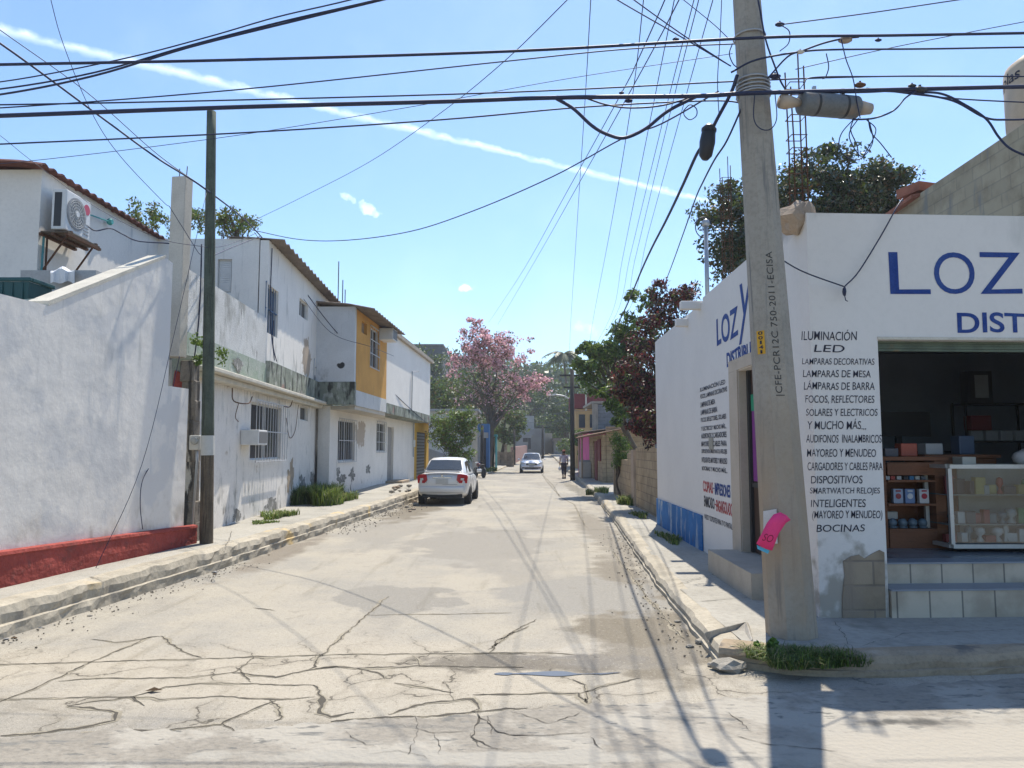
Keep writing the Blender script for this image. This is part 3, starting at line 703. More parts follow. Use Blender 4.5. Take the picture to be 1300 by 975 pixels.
# side door
mb = MB(); s0, s1 = dh[0], dh[1]
for a, b in ((s0 - .42, s0 - .002), (s1 + .002, s1 + .2)): SP.box(mb, a, b, .3, 2.86, .002, .018)
SP.box(mb, s0 - .42, s1 + .2, 2.862, 3.02, .002, .018); SP.box(mb, s0 + .002, s0 + .02, .45, 2.85, -.19, -.001)
part('door_surround', mb, mk('door_surround_beige', (.50, .42, .33), .9, .1, 2, .04, bump=.2), shop)
BRN = mk('brown_door', (.085, .05, .035), .6, .2, 4, .1, bump=.15)
mb = MB(); SP.box(mb, s0 + .02, s1, .45, 2.85, -.19, -.14); dpart = part('door', mb, BRN, shop)
mb = MB(); SP.box(mb, s0 + .02, s0 + .10, .45, 2.85, -.139, -.10); SP.box(mb, s0 + .1, s1, 1.30, 1.36, -.139, -.115); part('door_frame', mb, DARKM, dpart)
mb = MB(); SP.box(mb, s0 + .14, s1 - .02, 1.38, 2.30, -.138, -.128); part('poster', mb, flat('purple_poster', (.22, .035, .22), .6), dpart, label='purple poster')
mb = MB(); SP.box(mb, s0 + .12, s1 - .02, 2.30, 2.52, -.138, -.126); part('green_sheet', mb, flat('green_sheet', (.02, .28, .14), .6), dpart)
mb = MB(); SP.box(mb, s0 - .25, s1 + .1, .12, .44, -.19, .40); part('door_step', mb, [mk('side_step', (.42, .37, .30), .8, .12, 3, .06, bump=.15)], shop)
b0 = 0.003; b1 = SP.hit(893, 680)[0]
mb = MB(); SP.box(mb, b0, b1, .12, .72, .004, .03); part('blue_base', mb, BLUEB, shop)
# broken parapet stubs, drain spouts
mb = MB()
for px, py, Y, r in ((1012, 281, 7.62, .17), (1003, 285, 7.75, .14), (1022, 276, 7.58, .12)):
    c = P(px, py, Y); mb.blobby((c.x, c.y, 4.20), (r, r, .16), 2, .5, 2.2, seed=px)
part('broken_column_stub', mb, BARE, shop)
for px, py, Y, L in ((897, 388, 12.2, .42), (882, 410, 13.2, .30)):
    c = P(px, py, Y); x0 = SP.at(SP.hit(px, py)[0], 0).x
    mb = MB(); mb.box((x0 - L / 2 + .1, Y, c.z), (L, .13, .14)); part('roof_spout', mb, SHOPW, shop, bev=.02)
# lettering
def on(PL, s0, s1, z0, z1, o=.0035):
    return lambda u, v: PL.at(s0 + (s1 - s0) * u, z0 + (z1 - z0) * v, o)
def front(txt, x0, x1, y0, y1, mat=BLACKP, bold=.003, shear=.12):
    r = FP.rect(x0, x1, y0, y1); paint(txt, on(FP, *r), mat, shop, bold=bold, shear=shear)
for row in (("ILUMINACIÓN", 1017, 1088, 418, 432), ("LED", 1033, 1072, 438, 447), ("LAMPARAS DECORATIVAS", 1018, 1110, 455, 463), ("LAMPARAS DE MESA", 1019, 1105, 470, 479),
            ("LÁMPARAS DE BARRA", 1020, 1110, 483, 495), ("FOCOS, REFLECTORES", 1022, 1110, 502, 513), ("SOLARES Y ELECTRICOS", 1023, 1114, 519, 528), ("Y MUCHO MÁS...", 1025, 1099, 532, 545),
            ("AUDIFONOS  INALAMBRICOS", 1023, 1119, 552, 562), ("MAYOREO Y MENUDEO", 1024, 1112, 570, 580), ("CARGADORES Y CABLES PARA", 1025, 1120, 587, 597), ("DISPOSITIVOS", 1029, 1095, 604, 614),
            ("SMARTWATCH RELOJES", 1028, 1117, 619, 629), ("INTELIGENTES", 1029, 1099, 634, 644), ("(MAYOREO Y MENUDEO)", 1031, 1120, 648, 661), ("BOCINAS", 1036, 1098, 666, 675)):
    front(*row)
for ch, x0, x1 in (("L", 1129, 1180), ("O", 1186, 1237), ("Z", 1243, 1296)): front(ch, x0, x1, 321, 373, NAVY, -.004, 0)
front("y", 1297, 1352, 322, 412, NAVY, .015, .4); front("DIST", 1215, 1301, 397, 422, NAVY, .018, 0); front("RIBUIDORA", 1306, 1490, 397, 422, NAVY, .018, 0)
def side(txt, Y0, Y1, z0, z1, mat=BLACKP, bold=.015, shear=0):
    f = lambda Y: (Vector((SP.a.x, Y, 0)) - SP.a).dot(SP.d); s0 = (16.6 - Y0); s1 = (16.6 - Y1)
    return paint(txt, on(SP, s0, s1, z0, z1), mat, shop, bold=bold, shear=shear)
side("LOZ", 11.15, 10.0, 3.33, 3.74, NAVY, .02); side("y", 9.98, 9.35, 3.2, 3.98, NAVY, -.005, .15); side("DISTRIBUIDORA", 10.62, 8.55, 2.96, 3.17, NAVY, .035)
zt = 2.82
for i, t in enumerate(["ILUMINACIÓN LED", "FOCOS, LAMPARAS DECORATIVAS", "LAMPARAS DE MESA", "LAMPARAS DE BARRA", "FOCOS, REFLECTORES, SOLARES", "Y ELECTRICOS Y MUCHO MÁS...", "AUDIFONOS Y CARGADORES",
                       "MAYOREO Y CABLES PARA", "DISPOSITIVOS SMARTWATCH RELOJES", "INTELIGENTES MAYOREO Y MENUDEO", "BOCINAS Y MUCHO MÁS..."]):
    ln = {2: .55, 3: .62, 1: .95}.get(i, .9); side(t, 12.3, 12.3 - 1.75 * ln, zt - .085, zt, bold=.02); zt -= .128
side("COPIAS", 12.25, 11.6, 1.11, 1.29, REDP, .03); side("-", 11.58, 11.5, 1.19, 1.21, NAVY, .02); side("IMPRESIONES", 11.48, 10.6, 1.11, 1.29, NAVY, .03)
side("ENMICADO", 12.2, 11.52, .88, 1.05, BLACKP, .03); side("-", 11.5, 11.43, .95, .97, REDP, .02); side("ENGARGOLADOS", 11.42, 10.45, .86, 1.04, REDP, .03)
side("VASOS Y SOPORTES PARA TV O PANTALLAS", 12.2, 10.4, .68, .76, BLACKP, .015)
mb = MB(); SP.box(mb, 16.6 - 11.75, 16.6 - 11.5, 1.80, 1.98, .004, .016); part('bare_patch', mb, mk('grey_patch', (.36, .34, .28), .9, .2, 8, .1), shop)

pz0 = [(1069, 790), (1069, 757), (1072, 730), (1070, 712), (1080, 706), (1090, 704), (1097, 709), (1106, 703), (1116, 698), (1122, 701), (1124, 790)]
mb = MB(); mb.prism([FP.at(*FP.hit(x, y), .004) for x, y in pz0], FP.n * .008); part('exposed_blocks', mb, blockmat('exposed_block', (.34, .27, .19), (.22, .18, .14), FP.ang, .46, .235, .2, stain=(.26, .21, .16), bump=.5), shop)

# things inside the shop
WOODC = mk('counter_wood', (.22, .085, .04), .5, .2, 3, .08, bump=.08, kind='obj', spots=[((.13, .05, .025), 3, .5, .7, (1, 1, 9), None)])
BLKM = flat('rack_black', (.015, .015, .017), .5)
def ibox(name, c, d, col, label, group=None, rough=.5, extra=None, cat='box', rot=None):
    mb = MB().box(c, d, rot, bev=min(d) * .08)
    mats = [col if not isinstance(col, tuple) else MATS.get('pk%s' % (col,)) or flat('pk%s' % (col,), col, rough)]
    if extra: extra(mb, c, d); mats.append(extra.m)
    return solo(name, mb, mats, label, cat, group)
cab = empty('shop_counter', (4.95, 9.2, FLZ), 'brown wooden shop counter with open goods shelves facing the steps', 'counter')
x0, x1, y0, y1, zb, zt_ = 4.42, 5.16, 8.98, 9.42, FLZ, 1.66
for n_, c, d in (('side_panel', (x0 + .02, 9.2, (zb + zt_) / 2), (.035, .44, zt_ - zb)), ('side_panel', (x1 - .06, 9.2, (zb + zt_) / 2), (.12, .44, zt_ - zb)), ('back_panel', ((x0 + x1) / 2 - .03, 9.4, 1.14), (x1 - x0 - .17, .03, .98)),
                 ('counter_top', ((x0 + x1) / 2, 9.2, zt_ + .026), (x1 - x0 + .06, .52, .045)), ('plinth', ((x0 + x1) / 2 - .03, 9.0, zb + .1), (x1 - x0 - .17, .03, .2)),
                 ('shelf', ((x0 + x1) / 2 - .03, 9.18, zb + .215), (x1 - x0 - .17, .40, .025)), ('shelf', ((x0 + x1) / 2 - .03, 9.18, 1.14), (x1 - x0 - .17, .40, .025)), ('shelf', ((x0 + x1) / 2 - .03, 9.18, 1.42), (x1 - x0 - .17, .40, .025)),
                 ('drawer_front', ((x0 + x1) / 2 - .03, 8.985, 1.565), (x1 - x0 - .17, .02, .15))):
    part(n_, MB().box(c, d), WOODC, cab)
cb2 = empty('wooden_cupboard', (5.75, 9.55, FLZ), 'brown wooden cupboard behind the left end of the glass showcase', 'cupboard')
part('carcass', MB().box((5.65, 9.72, 1.16), (.9, .5, 1.05)), WOODC, cb2); part('top_board', MB().box((5.65, 9.7, 1.71), (.96, .56, .04)), WOODC, cb2)
part('panel_door', MB().box((5.45, 9.462, 1.16), (.40, .012, .9)), WOODC, cb2); part('panel_door', MB().box((5.87, 9.462, 1.16), (.40, .012, .9)), WOODC, cb2)
rd = random.Random(3); goods = 'packaged goods on the counter shelves'
shelf_x = [4.50, 4.565, 4.64, 4.72, 4.79, 4.86, 4.93]
cols = [((.4, .42, .45), 'pale grey'), ((.4, .05, .04), 'red'), ((.5, .5, .5), 'white'), ((.02, .02, .03), 'black'), ((.05, .2, .4), 'blue'), ((.5, .5, .48), 'off-white'), ((.1, .12, .15), 'dark slate')]
for i, x in enumerate(shelf_x):
    pos = ['leftmost', 'second', 'third', 'fourth', 'fifth', 'sixth', 'rightmost'][i]
    ibox('goods_box', (x, 9.08, 1.455), (.055, .10, .044), cols[i][0], '%s slim box, %s of the row on the top counter shelf' % (cols[i][1], pos), goods)
class Ex: pass
for i, (x, col, nm, cc) in enumerate([(4.62, (.34, .40, .50), 'pale blue', (.3, .04, .05)), (4.76, (.16, .24, .42), 'mid blue', (.6, .6, .6)), (4.93, (.62, .60, .60), 'white', (.45, .03, .05))]):
    def extra(mb, c, d): 
        mb.lathe((c[0], c[1] - d[1] / 2 - .003, c[2]), [(.034, -.002), (.034, .002)], 14, 1, 'Y'); mb.box((c[0], c[1] - d[1] / 2 - .004, c[2] + .062), (.06, .004, .018), mi=1)
    extra.m = MATS.get('pkc%s' % (cc,)) or flat('pkc%s' % (cc,), cc)
    ibox('headphone_box', (x, 9.06, 1.153 + .085), (.115, .06, .17), col, '%s headphone box with round print on the middle counter shelf' % nm, goods, extra=extra)
for i, x in enumerate((4.56, 4.68, 4.80, 4.92)):
    s = MB().blobby((x, 9.08, .92), (.055, .05, .055), 2, .15, 2, seed=i); s.box((x, 9.08, .868), (.08, .08, .02))
    solo('bulb_pack', s, flat('pkb', (.12, .17, .21), .2), '%s dark glassy bulb pack on the lowest counter shelf' % ['leftmost', 'second', 'third', 'rightmost'][i], 'bulb', goods, smooth=True)
ibox('goods_box', (4.58, 9.18, 1.0), (.16, .08, .09), (.42, .40, .36), 'pale carton standing behind the bulb packs on the lowest shelf', goods)
# glass showcase
case = empty('glass_showcase', (6.1, 8.9, FLZ), 'aluminium framed glass showcase full of small lamps and gadgets', 'showcase')
ALU = flat('aluminium', (.58, .56, .52), .4, metal=.3)
cx0, cx1, cy0, cy1, cz0, cz1 = 5.00, 6.75, 8.62, 9.12, .70, 1.60
mb = MB()
for z in (cz0, cz1):
    mb.box(((cx0 + cx1) / 2, cy0, z), (cx1 - cx0, .045, .045)); mb.box(((cx0 + cx1) / 2, cy1, z), (cx1 - cx0, .04, .04))
    for x in (cx0, cx1): mb.box((x, (cy0 + cy1) / 2, z), (.044, cy1 - cy0 - .05, .042))
for x in (cx0, cx1):
    for y in (cy0, cy1): mb.box((x, y, (cz0 + cz1) / 2), (.043, .043, cz1 - cz0 - .046))
part('frame', mb, ALU, case)
gl = NB('clear_glass'); gtr = gl.n('ShaderNodeBsdfTransparent'); gtr.inputs[0].default_value = (.88, .94, .92, 1); ggl = gl.n('ShaderNodeBsdfGlossy'); ggl.inputs['Roughness'].default_value = .04; gmx = gl.n('ShaderNodeMixShader'); gmx.inputs[0].default_value = .10
gl.t.links.new(gtr.outputs[0], gmx.inputs[1]); gl.t.links.new(ggl.outputs[0], gmx.inputs[2]); gl.t.links.new(gmx.outputs[0], gl.t.nodes['Material Output'].inputs[0])
mb = MB().quad((cx0 + .02, cy0 - .004, cz0 + .02), (cx1 - .02, cy0 - .004, cz0 + .02), (cx1 - .02, cy0 - .004, cz1 - .02), (cx0 + .02, cy0 - .004, cz1 - .02)); part('glass_pane', mb, gl.m, case)
mb = MB().box(((cx0 + cx1) / 2, 8.87, cz1 + .012), (cx1 - cx0 - .05, cy1 - cy0 - .05, .008)); part('glass_top', mb, gl.m, case)
for z in (.93, 1.27): part('glass_shelf', MB().box(((cx0 + cx1) / 2, 8.92, z), (cx1 - cx0 - .06, .36, .012)), flat('shelf_glass', (.14, .18, .18), .15), case)
part('base_tray', MB().box(((cx0 + cx1) / 2, 8.87, cz0 - .03), (cx1 - cx0 - .1, .40, .02)), DARKM, case)
part('back_board', MB().box(((cx0 + cx1) / 2 + .16, cy1 - .03, 1.15), (cx1 - cx0 - .42, .012, .84)), flat('grey_board', (.20, .24, .24), .6), case)
part('paper_notice', MB().box((6.12, cy0 - .008, 1.44), (.15, .002, .11)), flat('paper', (.62, .62, .6), .8), case)
sg = 'small goods inside the glass showcase'
palette = [((.03, .17, .07), 'green'), ((.26, .24, .10), 'yellowish'), ((.24, .27, .27), 'pale grey'), ((.36, .37, .37), 'white'), ((.20, .03, .03), 'red'), ((.07, .12, .14), 'teal'), ((.04, .05, .06), 'black')]
for zi, (z, zn) in enumerate(((.725, 'bottom tray'), (.937, 'lower shelf'), (1.277, 'upper shelf'))):
    for k in range(16):
        x = cx0 + .12 + k * .102 + rd.uniform(-.03, .03); c, cn_ = palette[rd.randrange(7)]; h = rd.uniform(.07, .21); w = rd.uniform(.07, .14)
        lab = '%s gadget, %s from the left on the %s of the showcase' % (cn_, ['first', 'second', 'third', 'fourth', 'fifth', 'sixth', 'seventh', 'eighth', 'ninth', 'tenth', 'eleventh', 'twelfth', 'thirteenth', 'fourteenth', 'fifteenth', 'sixteenth'][k], zn)
        if rd.random() < .4:
            s = MB().lathe((x, 8.84, z), [(w * .35, 0), (w * .4, .01), (w * .12, h * .35), (w * .5, h * .6), (w * .42, h * .9), (w * .1, h)], 12)
            solo('small_lamp', s, MATS.get('pk%s' % (c,)) or flat('pk%s' % (c,), c), lab.replace('gadget', 'little lamp'), 'lamp', sg, smooth=True)
        else: ibox('goods_box', (x, 8.84 + rd.uniform(-.05, .05), z + h / 2), (w, .07, h), c, lab.replace('gadget', 'box'), sg, rot=rd.uniform(-.4, .4))
for i, (x, y, z, d, c, lab) in enumerate([(4.6, 9.2, 1.709, (.16, .2, .10), (.1, .1, .12), 'dark flat carton on the left of the wooden counter top'), (4.85, 9.25, 1.709, (.20, .16, .16), (.45, .1, .06), 'orange red carton in the middle of the counter top'), (5.4, 9.7, 1.731, (.22, .2, .14), (.5, .5, .52), 'white carton on the wooden cupboard top'), (5.85, 9.75, 1.731, (.2, .2, .24), (.08, .12, .2), 'tall dark blue carton on the wooden cupboard top'),
    (5.35, 8.9, 1.617, (.16, .2, .09), (.5, .48, .42), 'cream carton at the left end of the showcase top'), (6.5, 8.92, 1.617, (.2, .2, .2), (.42, .08, .1), 'red carton at the right end of the showcase top')]):
    ibox('goods_box', (x, y, z + d[2] / 2), d, c, lab, 'cartons standing on the shop furniture')
bgx = MB().blobby((6.12, 9.0, 1.70), (.12, .1, .10), 2, .35, 2.2); solo('plastic_bag', bgx, flat('bag_pale', (.5, .47, .46), .5), 'pale crumpled plastic bag on top of the glass showcase', 'bag', smooth=True)
# racks at the back
def rack(x0, x1, y, z1, label, n=4):
    t = empty('shelf_rack', ((x0 + x1) / 2, y, FLZ), label, 'rack')
    mb = MB()
    for x in (x0, x1):
        for yy_ in (y - .17, y + .17): mb.box((x, yy_, (FLZ + z1) / 2), (.03, .03, z1 - FLZ))
    part('frame', mb, BLKM, t)
    for k in range(n): part('shelf', MB().box(((x0 + x1) / 2, y, FLZ + .15 + (z1 - FLZ - .18) * k / (n - 1)), (x1 - x0, .36, .025)), BLKM, t)
    return [FLZ + .15 + (z1 - FLZ - .18) * k / (n - 1) + .013 for k in range(n)]
zs = rack(6.75, 7.75, 11.3, 2.50, 'black shelf rack at the back of the shop stacked with white packets')
for zi, z in enumerate(zs[1:3]):
    for k in range(4):
        ibox('goods_box', (6.92 + k * .22, 11.22, z + .08), (.18, .14, .15), (.38, .40, .42), 'pale packet, %s from the left on the %s shelf of the back rack' % (['first', 'second', 'third', 'last'][k], ['second', 'third'][zi]), 'packets on the back rack')
mbx_ = empty('boxed_lamp', (7.05, 11.25, zs[3]), 'dark upright box with a picture on top of the back rack', 'box')
part('carton', MB().box((7.0, 11.25, zs[3] + .24), (.36, .2, .48)), flat('dk', (.03, .03, .035)), mbx_); part('picture', MB().box((7.02, 11.146, zs[3] + .25), (.2, .004, .34)), flat('pic', (.25, .28, .3)), mbx_)
ibox('goods_box', (6.9, 11.1, zs[3] - .30), (.3, .2, .22), (.16, .03, .03), 'dark red carton pushed in under the top of the back rack', 'packets on the back rack')
zs = rack(4.35, 4.85, 11.4, 2.35, 'black shelf rack in the left rear corner of the shop')
for zi, z in enumerate(zs[1:3]):
    for k in range(3):
        ibox('goods_box', (4.45 + k * .15, 11.3, z + .07), (.12, .12, .12), [(.06, .25, .18), (.3, .36, .1), (.1, .25, .25)][k], '%s packet on the %s shelf of the left rear rack' % (['green', 'lime', 'teal'][k], ['second', 'third'][zi]), 'packets on the left rear rack')
t = empty('work_desk', (6.0, 10.9, FLZ), 'dark desk with a small screen behind the showcase', 'desk')
part('desk_top', MB().box((5.9, 10.9, 1.75), (1.1, .5, .04)), BLKM, t); part('desk_panel', MB().box((5.9, 10.7, 1.19), (1.04, .03, 1.08)), BLKM, t)
t2 = empty('monitor', (5.7, 10.85, 1.77), 'black monitor standing on the dark desk', 'monitor')
part('screen', MB().box((5.6, 10.85, 2.16), (.9, .05, .36)), BLKM, t2); part('stand', MB().box((5.6, 10.87, 1.88), (.08, .05, .22)), BLKM, t2)

# ------------------------------------------------------------------ concrete utility pole
pole = empty('utility_pole', (2.54, 6.8, .1), 'tall grey octagonal concrete utility pole leaning left by the shop corner', 'utility pole')
pb = P(1005, 800, 6.8); pb.z = .1; pt = P(948, 0, 6.8); ax = (pt - pb).normalized(); Hh = 9.5
PC = lambda t: pb + ax * t
PR = lambda t: .205 - .0145 * t
tocam = Vector((-pb.x, -pb.y, 0)).normalized(); camang = math.atan2(tocam.y, tocam.x)
f0 = camang + R(14)
mb = MB(); rows = []
for i in range(14):
    t = Hh * i / 13
    rows.append([PC(t) + Vector((math.cos(f0 + R(22.5) + k * R(45)), math.sin(f0 + R(22.5) + k * R(45)), 0)) * (PR(t) / math.cos(R(22.5))) for k in range(9)])
mb = sheet(rows); mb.add(rows[-1][:8], [tuple(range(8))]); part('shaft', mb, CONC, pole)
def poleface(k, o=.003):
    a = f0 + k * R(45); n = Vector((math.cos(a), math.sin(a), 0)); tg = Vector((-n.y, n.x, 0))
    if tg.x < 0: tg = -tg
    return lambda t, c: PC(t) + n * (PR(t) + o) + tg * c
pf = poleface(0); pz = lambda py: (P(985, py, 6.62).z - pb.z)
z0_, z1_ = pz(502), pz(318)
STEN = flat('stencil_ink', (.06, .058, .055), .9)
uv, fs, _ = text_mesh("|CFE-PCR12C 750-2011-ECISA", .0, 0, 1.05)
mb = MB().add([pf(z0_ + (z1_ - z0_) * u, .045 - .075 * v) for u, v in uv], fs); part('stencil_lettering', mb, STEN, pole, recalc=False)
fl = lambda k: None
pl_ = poleface(-1 if poleface(-1)(1, 0).x < poleface(1)(1, 0).x else 1)
ty0, ty1 = pz(448), pz(418)
mb = MB().add([pl_(ty0, -.035), pl_(ty0, .045), pl_(ty1, .045), pl_(ty1, -.035)], [(0, 1, 2, 3)]); tagp = part('number_plate', mb, flat('yellow_plate', (.62, .33, .02), .6), pole)
for i, ch in enumerate("00141"):
    uv, fs, _ = text_mesh(ch, .02); w_ = .045 if ch != '1' else .02; h_ = (ty1 - ty0) / 5
    q = poleface(-1 if poleface(-1)(1, 0).x < poleface(1)(1, 0).x else 1, .006)
    mb = MB().add([q(ty1 - h_ * (i + .88) + h_ * .74 * v, .005 - w_ / 2 + w_ * u) for u, v in uv], fs); part('digit', mb, BLACKP, tagp, recalc=False)
for py in (34, 92, 97, 101, 106, 110):
    t = pz(py); mb = MB().tube([PC(t) + Vector((math.cos(a), math.sin(a), .25 * math.sin(a + py) * .12)) * (PR(t) / .93 + .012) for a in [k * R(22.5) for k in range(17)]], .009, 6); part('wire_strap', mb, GALV, pole, smooth=True)
# paper notices on the pole
kp = lambda py: pz(py)
cpos = pl_(kp(665), -.10)
t = empty('white_meter_plate', cpos, 'white plate fixed to the left side of the concrete pole behind the pink paper', 'plate')
mb = MB(); q = [pl_(kp(650), -.07), pl_(kp(646), .06), pl_(kp(690), .05), pl_(kp(692), -.085)]
mb.prism([a + Vector((0, 0, 0)) for a in q], Vector((-.012, -.02, 0))); part('plate', mb, flat('plate_white', (.62, .60, .56), .7), t)
def pinkpt(px, py): 
    return P(px, py, 6.42)
pk = MB(); 
gridp = [[(982, 653), (990, 650), (998, 654), (1004, 660)], [(973, 664), (982, 664), (991, 666), (998, 664)], [(966, 678), (974, 679), (982, 680), (989, 677)], [(960, 690), (966, 694), (973, 697), (980, 699)]]
rows = [[pinkpt(x, y) + Vector((0, -.010 * math.sin(j * 1.3 + i), 0)) for j, (x, y) in enumerate(r)] for i, r in enumerate(gridp)]
PINK = flat('pink_paper', (.85, .05, .20), .7)
t = empty('pink_notice', pinkpt(980, 695), 'fluorescent pink paper notice hanging crumpled on the concrete pole', 'notice')
o = part('pink_sheet', sheet(rows), PINK, t, smooth=True); sm = o.modifiers.new('thick', 'SOLIDIFY'); sm.thickness = .004
pr = lambda a, b, c, d: (lambda u, v: (a * (1 - u) + b * u) * (1 - v) + (d * (1 - u) + c * u) * v)
qq = [P(x, y, 6.355) for x, y in ((967, 686), (980, 689), (983, 680), (971, 677))]
uv, fs, _ = text_mesh("SO", .0, .1); f_ = pr(*qq); part('handwriting', MB().add([f_(u, v) for u, v in uv], fs), flat('ink_red', (.25, .01, .03), .8), t, recalc=False)
mb = MB(); mb.prism([P(961, 692, 6.44), P(977, 699, 6.44), P(975, 703, 6.44), P(962, 697, 6.44)], (0, .006, 0)); part('blue_sheet', mb, flat('blue_paper', (.10, .45, .65), .7), t)

# ------------------------------------------------------------------ neighbour's block wall above the shop, tank
GB = blockmat('grey_block', (.38, .315, .21), (.29, .245, .17), R(90), .42, .21, .14, stain=(.20, .19, .165), bump=.4)
nb = empty('block_building', (9, 10.5, 4.2), 'unpainted grey block upper storey rising behind the shop front', 'building')
mb = MB(); mb.prism([Vector((7.05, 8.6, 3.6)), Vector((7.05, 13.4, 3.6)), Vector((7.05, 13.4, 6.18)), Vector((7.05, 8.6, 6.30))], (.22, 0, 0)); part('side_wall', mb, GB, nb)
mb = MB(); mb.box((9.2, 13.3, 4.9), (3.9, .2, 2.55)); part('rear_wall', mb, GB, nb)
mb = MB(); mb.prism([Vector((7.3, 8.7, 6.0)), Vector((11, 8.7, 6.0)), Vector((11, 13.2, 6.0)), Vector((7.3, 13.2, 6.0))], (0, 0, .12)); part('roof_slab', mb, CONC, nb)
mb = MB(); mb.prism([Vector((6.9, 12.6, 6.12)), Vector((6.9, 15.0, 6.0)), Vector((8.0, 15.0, 6.1)), Vector((8.0, 12.6, 6.35))], (0, 0, .06)); mb.box((7.2, 12.9, 6.34), (.5, .5, .16), .3); part('red_tile_edge', mb, mk('clay_red', (.34, .13, .08), .9, .3, 4, .1, bump=.4), nb)
tank = empty('water_tank', P(1322, 150, 11), 'beige plastic water tank on the block building roof', 'water tank')
tc = P(1338, 150, 11.2); TK = flat('tank_beige', (.48, .37, .25), .55)
zz = 6.13; hh = P(1300, 62, 11.2).z - zz
part('body', MB().lathe((tc.x, tc.y, zz), [(.60, 0), (.63, .05), (.63, hh * .3), (.615, hh * .33), (.63, hh * .36), (.63, hh * .82), (.60, hh * .87), (.35, hh * .97), (.22, hh)], 32), TK, tank, smooth=True)
part('lid', MB().lathe((tc.x, tc.y, zz + hh), [(.24, -.01), (.25, .03), (.2, .06), (.05, .07)], 20), flat('tank_lid', (.5, .42, .33), .6), tank, smooth=True)
uv, fs, _ = text_mesh("Rotoplas", .012, .1); a0, a1 = R(212), R(272)
zl = P(1295, 92, 11).z - .12
a0 = math.atan2(-tc.y, -tc.x) - R(62); a0 = R(180 + 14)
part('tank_lettering', MB().add([Vector((tc.x + .634 * math.cos(R(104) + R(92) * u), tc.y + .634 * math.sin(R(104) + R(92) * u), zl + .24 * v)) for u, v in uv], fs), BLACKP, tank, recalc=False)

# rebar cages and mast on the roofs
def cage(c, z0, z1, w, label, r=.008):
    t = empty('rebar_cage', (c[0], c[1], z0), label, 'rebar'); mb = MB()
    for sx in (-1, 1):
        for sy in (-1, 1): mb.tube([(c[0] + sx * w, c[1] + sy * w, z0), (c[0] + sx * w * .9 + .01, c[1] + sy * w, (z0 + z1) / 2), (c[0] + sx * w, c[1] + sy * w, z1 + .12 * (sx + sy))], r, 6)
    part('bars', mb, RUST, t); mb = MB(); k = int((z1 - z0) / .2)
    for i in range(k):
        z = z0 + .1 + i * .2 + .03 * math.sin(i * 2.1); q = [(c[0] + a * (w + .01), c[1] + b * (w + .01), z) for a, b in ((-1, -1), (1, -1), (1, 1), (-1, 1), (-1, -1))]
        part('tie', MB().tube(q, r * .7, 5), RUST, t)
c = P(1012, 200, 8.0); cage((c.x, c.y), 4.15, P(1012, 88, 8.0).z, .075, 'tall rusty rebar cage above the broken shop corner column')
c = P(921, 240, 14.0); cage((c.x, c.y), 4.1, P(921, 212, 14).z, .08, 'thin rusty rebar cage standing left of the concrete pole above the shop roof')
c = P(897, 330, 12.0); t = empty('conduit_mast', (c.x + .08, 12.0, 3.9), 'galvanised conduit mast with a cable loop above the shop side wall', 'mast')
zt = P(897, 287, 12).z; part('pipe', MB().tube([(c.x, 12, 3.6), (c.x, 12, zt)], .035, 10), GALV, t, smooth=True); part('cap', MB().lathe((c.x, 12, zt), [(.04, 0), (.065, .02), (.06, .08), (.02, .12)], 12), GALV, t, smooth=True)
part('cable_loop', MB().tube([(c.x - .04 + .13 * math.cos(a), 12, zt - .02 + .17 * math.sin(a)) for a in [R(20 + k * 18) for k in range(17)]], .009, 6), CABLE, t)

# ------------------------------------------------------------------ right side further on
TAN = blockmat('tan_block', (.42, .32, .20), (.25, .19, .13), R(90), .42, .215, .15, stain=(.28, .21, .14), bump=.5)
WP = Plane(G(838, 660, .15).xy, G(781, 628, .15).xy, 1)
if WP.n.x > 0: WP.n *= -1
bw = empty('block_fence_wall', (3.4, 17.2, .1), 'tan concrete block boundary wall beyond the white shop', 'wall')
L_ = WP.L; mb = MB(); WP.wall(mb, .02, L_ * .42, .1, 1.82, .15); part('wall_panel', mb, TAN, bw)
mb = MB(); WP.wall(mb, L_ * .50, L_ * .985, .1, 1.45, .15); WP.box(mb, L_ * .5, L_ * .62, 1.452, 1.66, -.15, 0); part('wall_panel', mb, TAN, bw)
for a in (.435, .985): 
    mb = MB(); WP.box(mb, L_ * a - .0, L_ * a + .55 if a < .5 else L_ * a + .25, .1, 1.78, -.2, .05); part('pillar', mb, BARE if a < .5 else CONC, bw)
# pink tin roofed house with a workshop
PINKW = mk('pink_wall', (.60, .13, .30), .9, .15, 2, .06, bump=.3); TIN = mk('rusty_tin', (.26, .16, .10), .8, .4, 4, .1, bump=.3)
hx = empty('tin_roof_shack', (4.6, 32, .1), 'tan block shack with a slanting rusty tin roof and dark red doors', 'house')
HP = Plane((4.42, 36.8), (4.55, 44.2), -1)
if HP.n.x > 0: HP.n *= -1
mb = MB(); HP.wall(mb, 0, 7.4, .1, 2.5, .18, [(2.4, 4.8, .1, 2.25)]); mb.box((5.82, 36.9, 1.5), (2.4, .18, 2.8)); part('wall', mb, TAN, hx)
MAROON = mk('maroon_door', (.16, .02, .025), .6, .2, 4, .05)
mb = MB(); HP.box(mb, 2.4, 3.6, .1, 2.2, .0, .05); part('door', mb, MAROON, hx); mb = MB(); HP.box(mb, .5, 1.9, 1.2, 2.3, .005, .06); part('shutter', mb, MAROON, hx)
mb = MB(); HP.box(mb, 3.61, 4.8, .1, 2.2, -.3, -.25); part('dark_opening', mb, DARKM, hx)
mb = MB(); n_ = 24
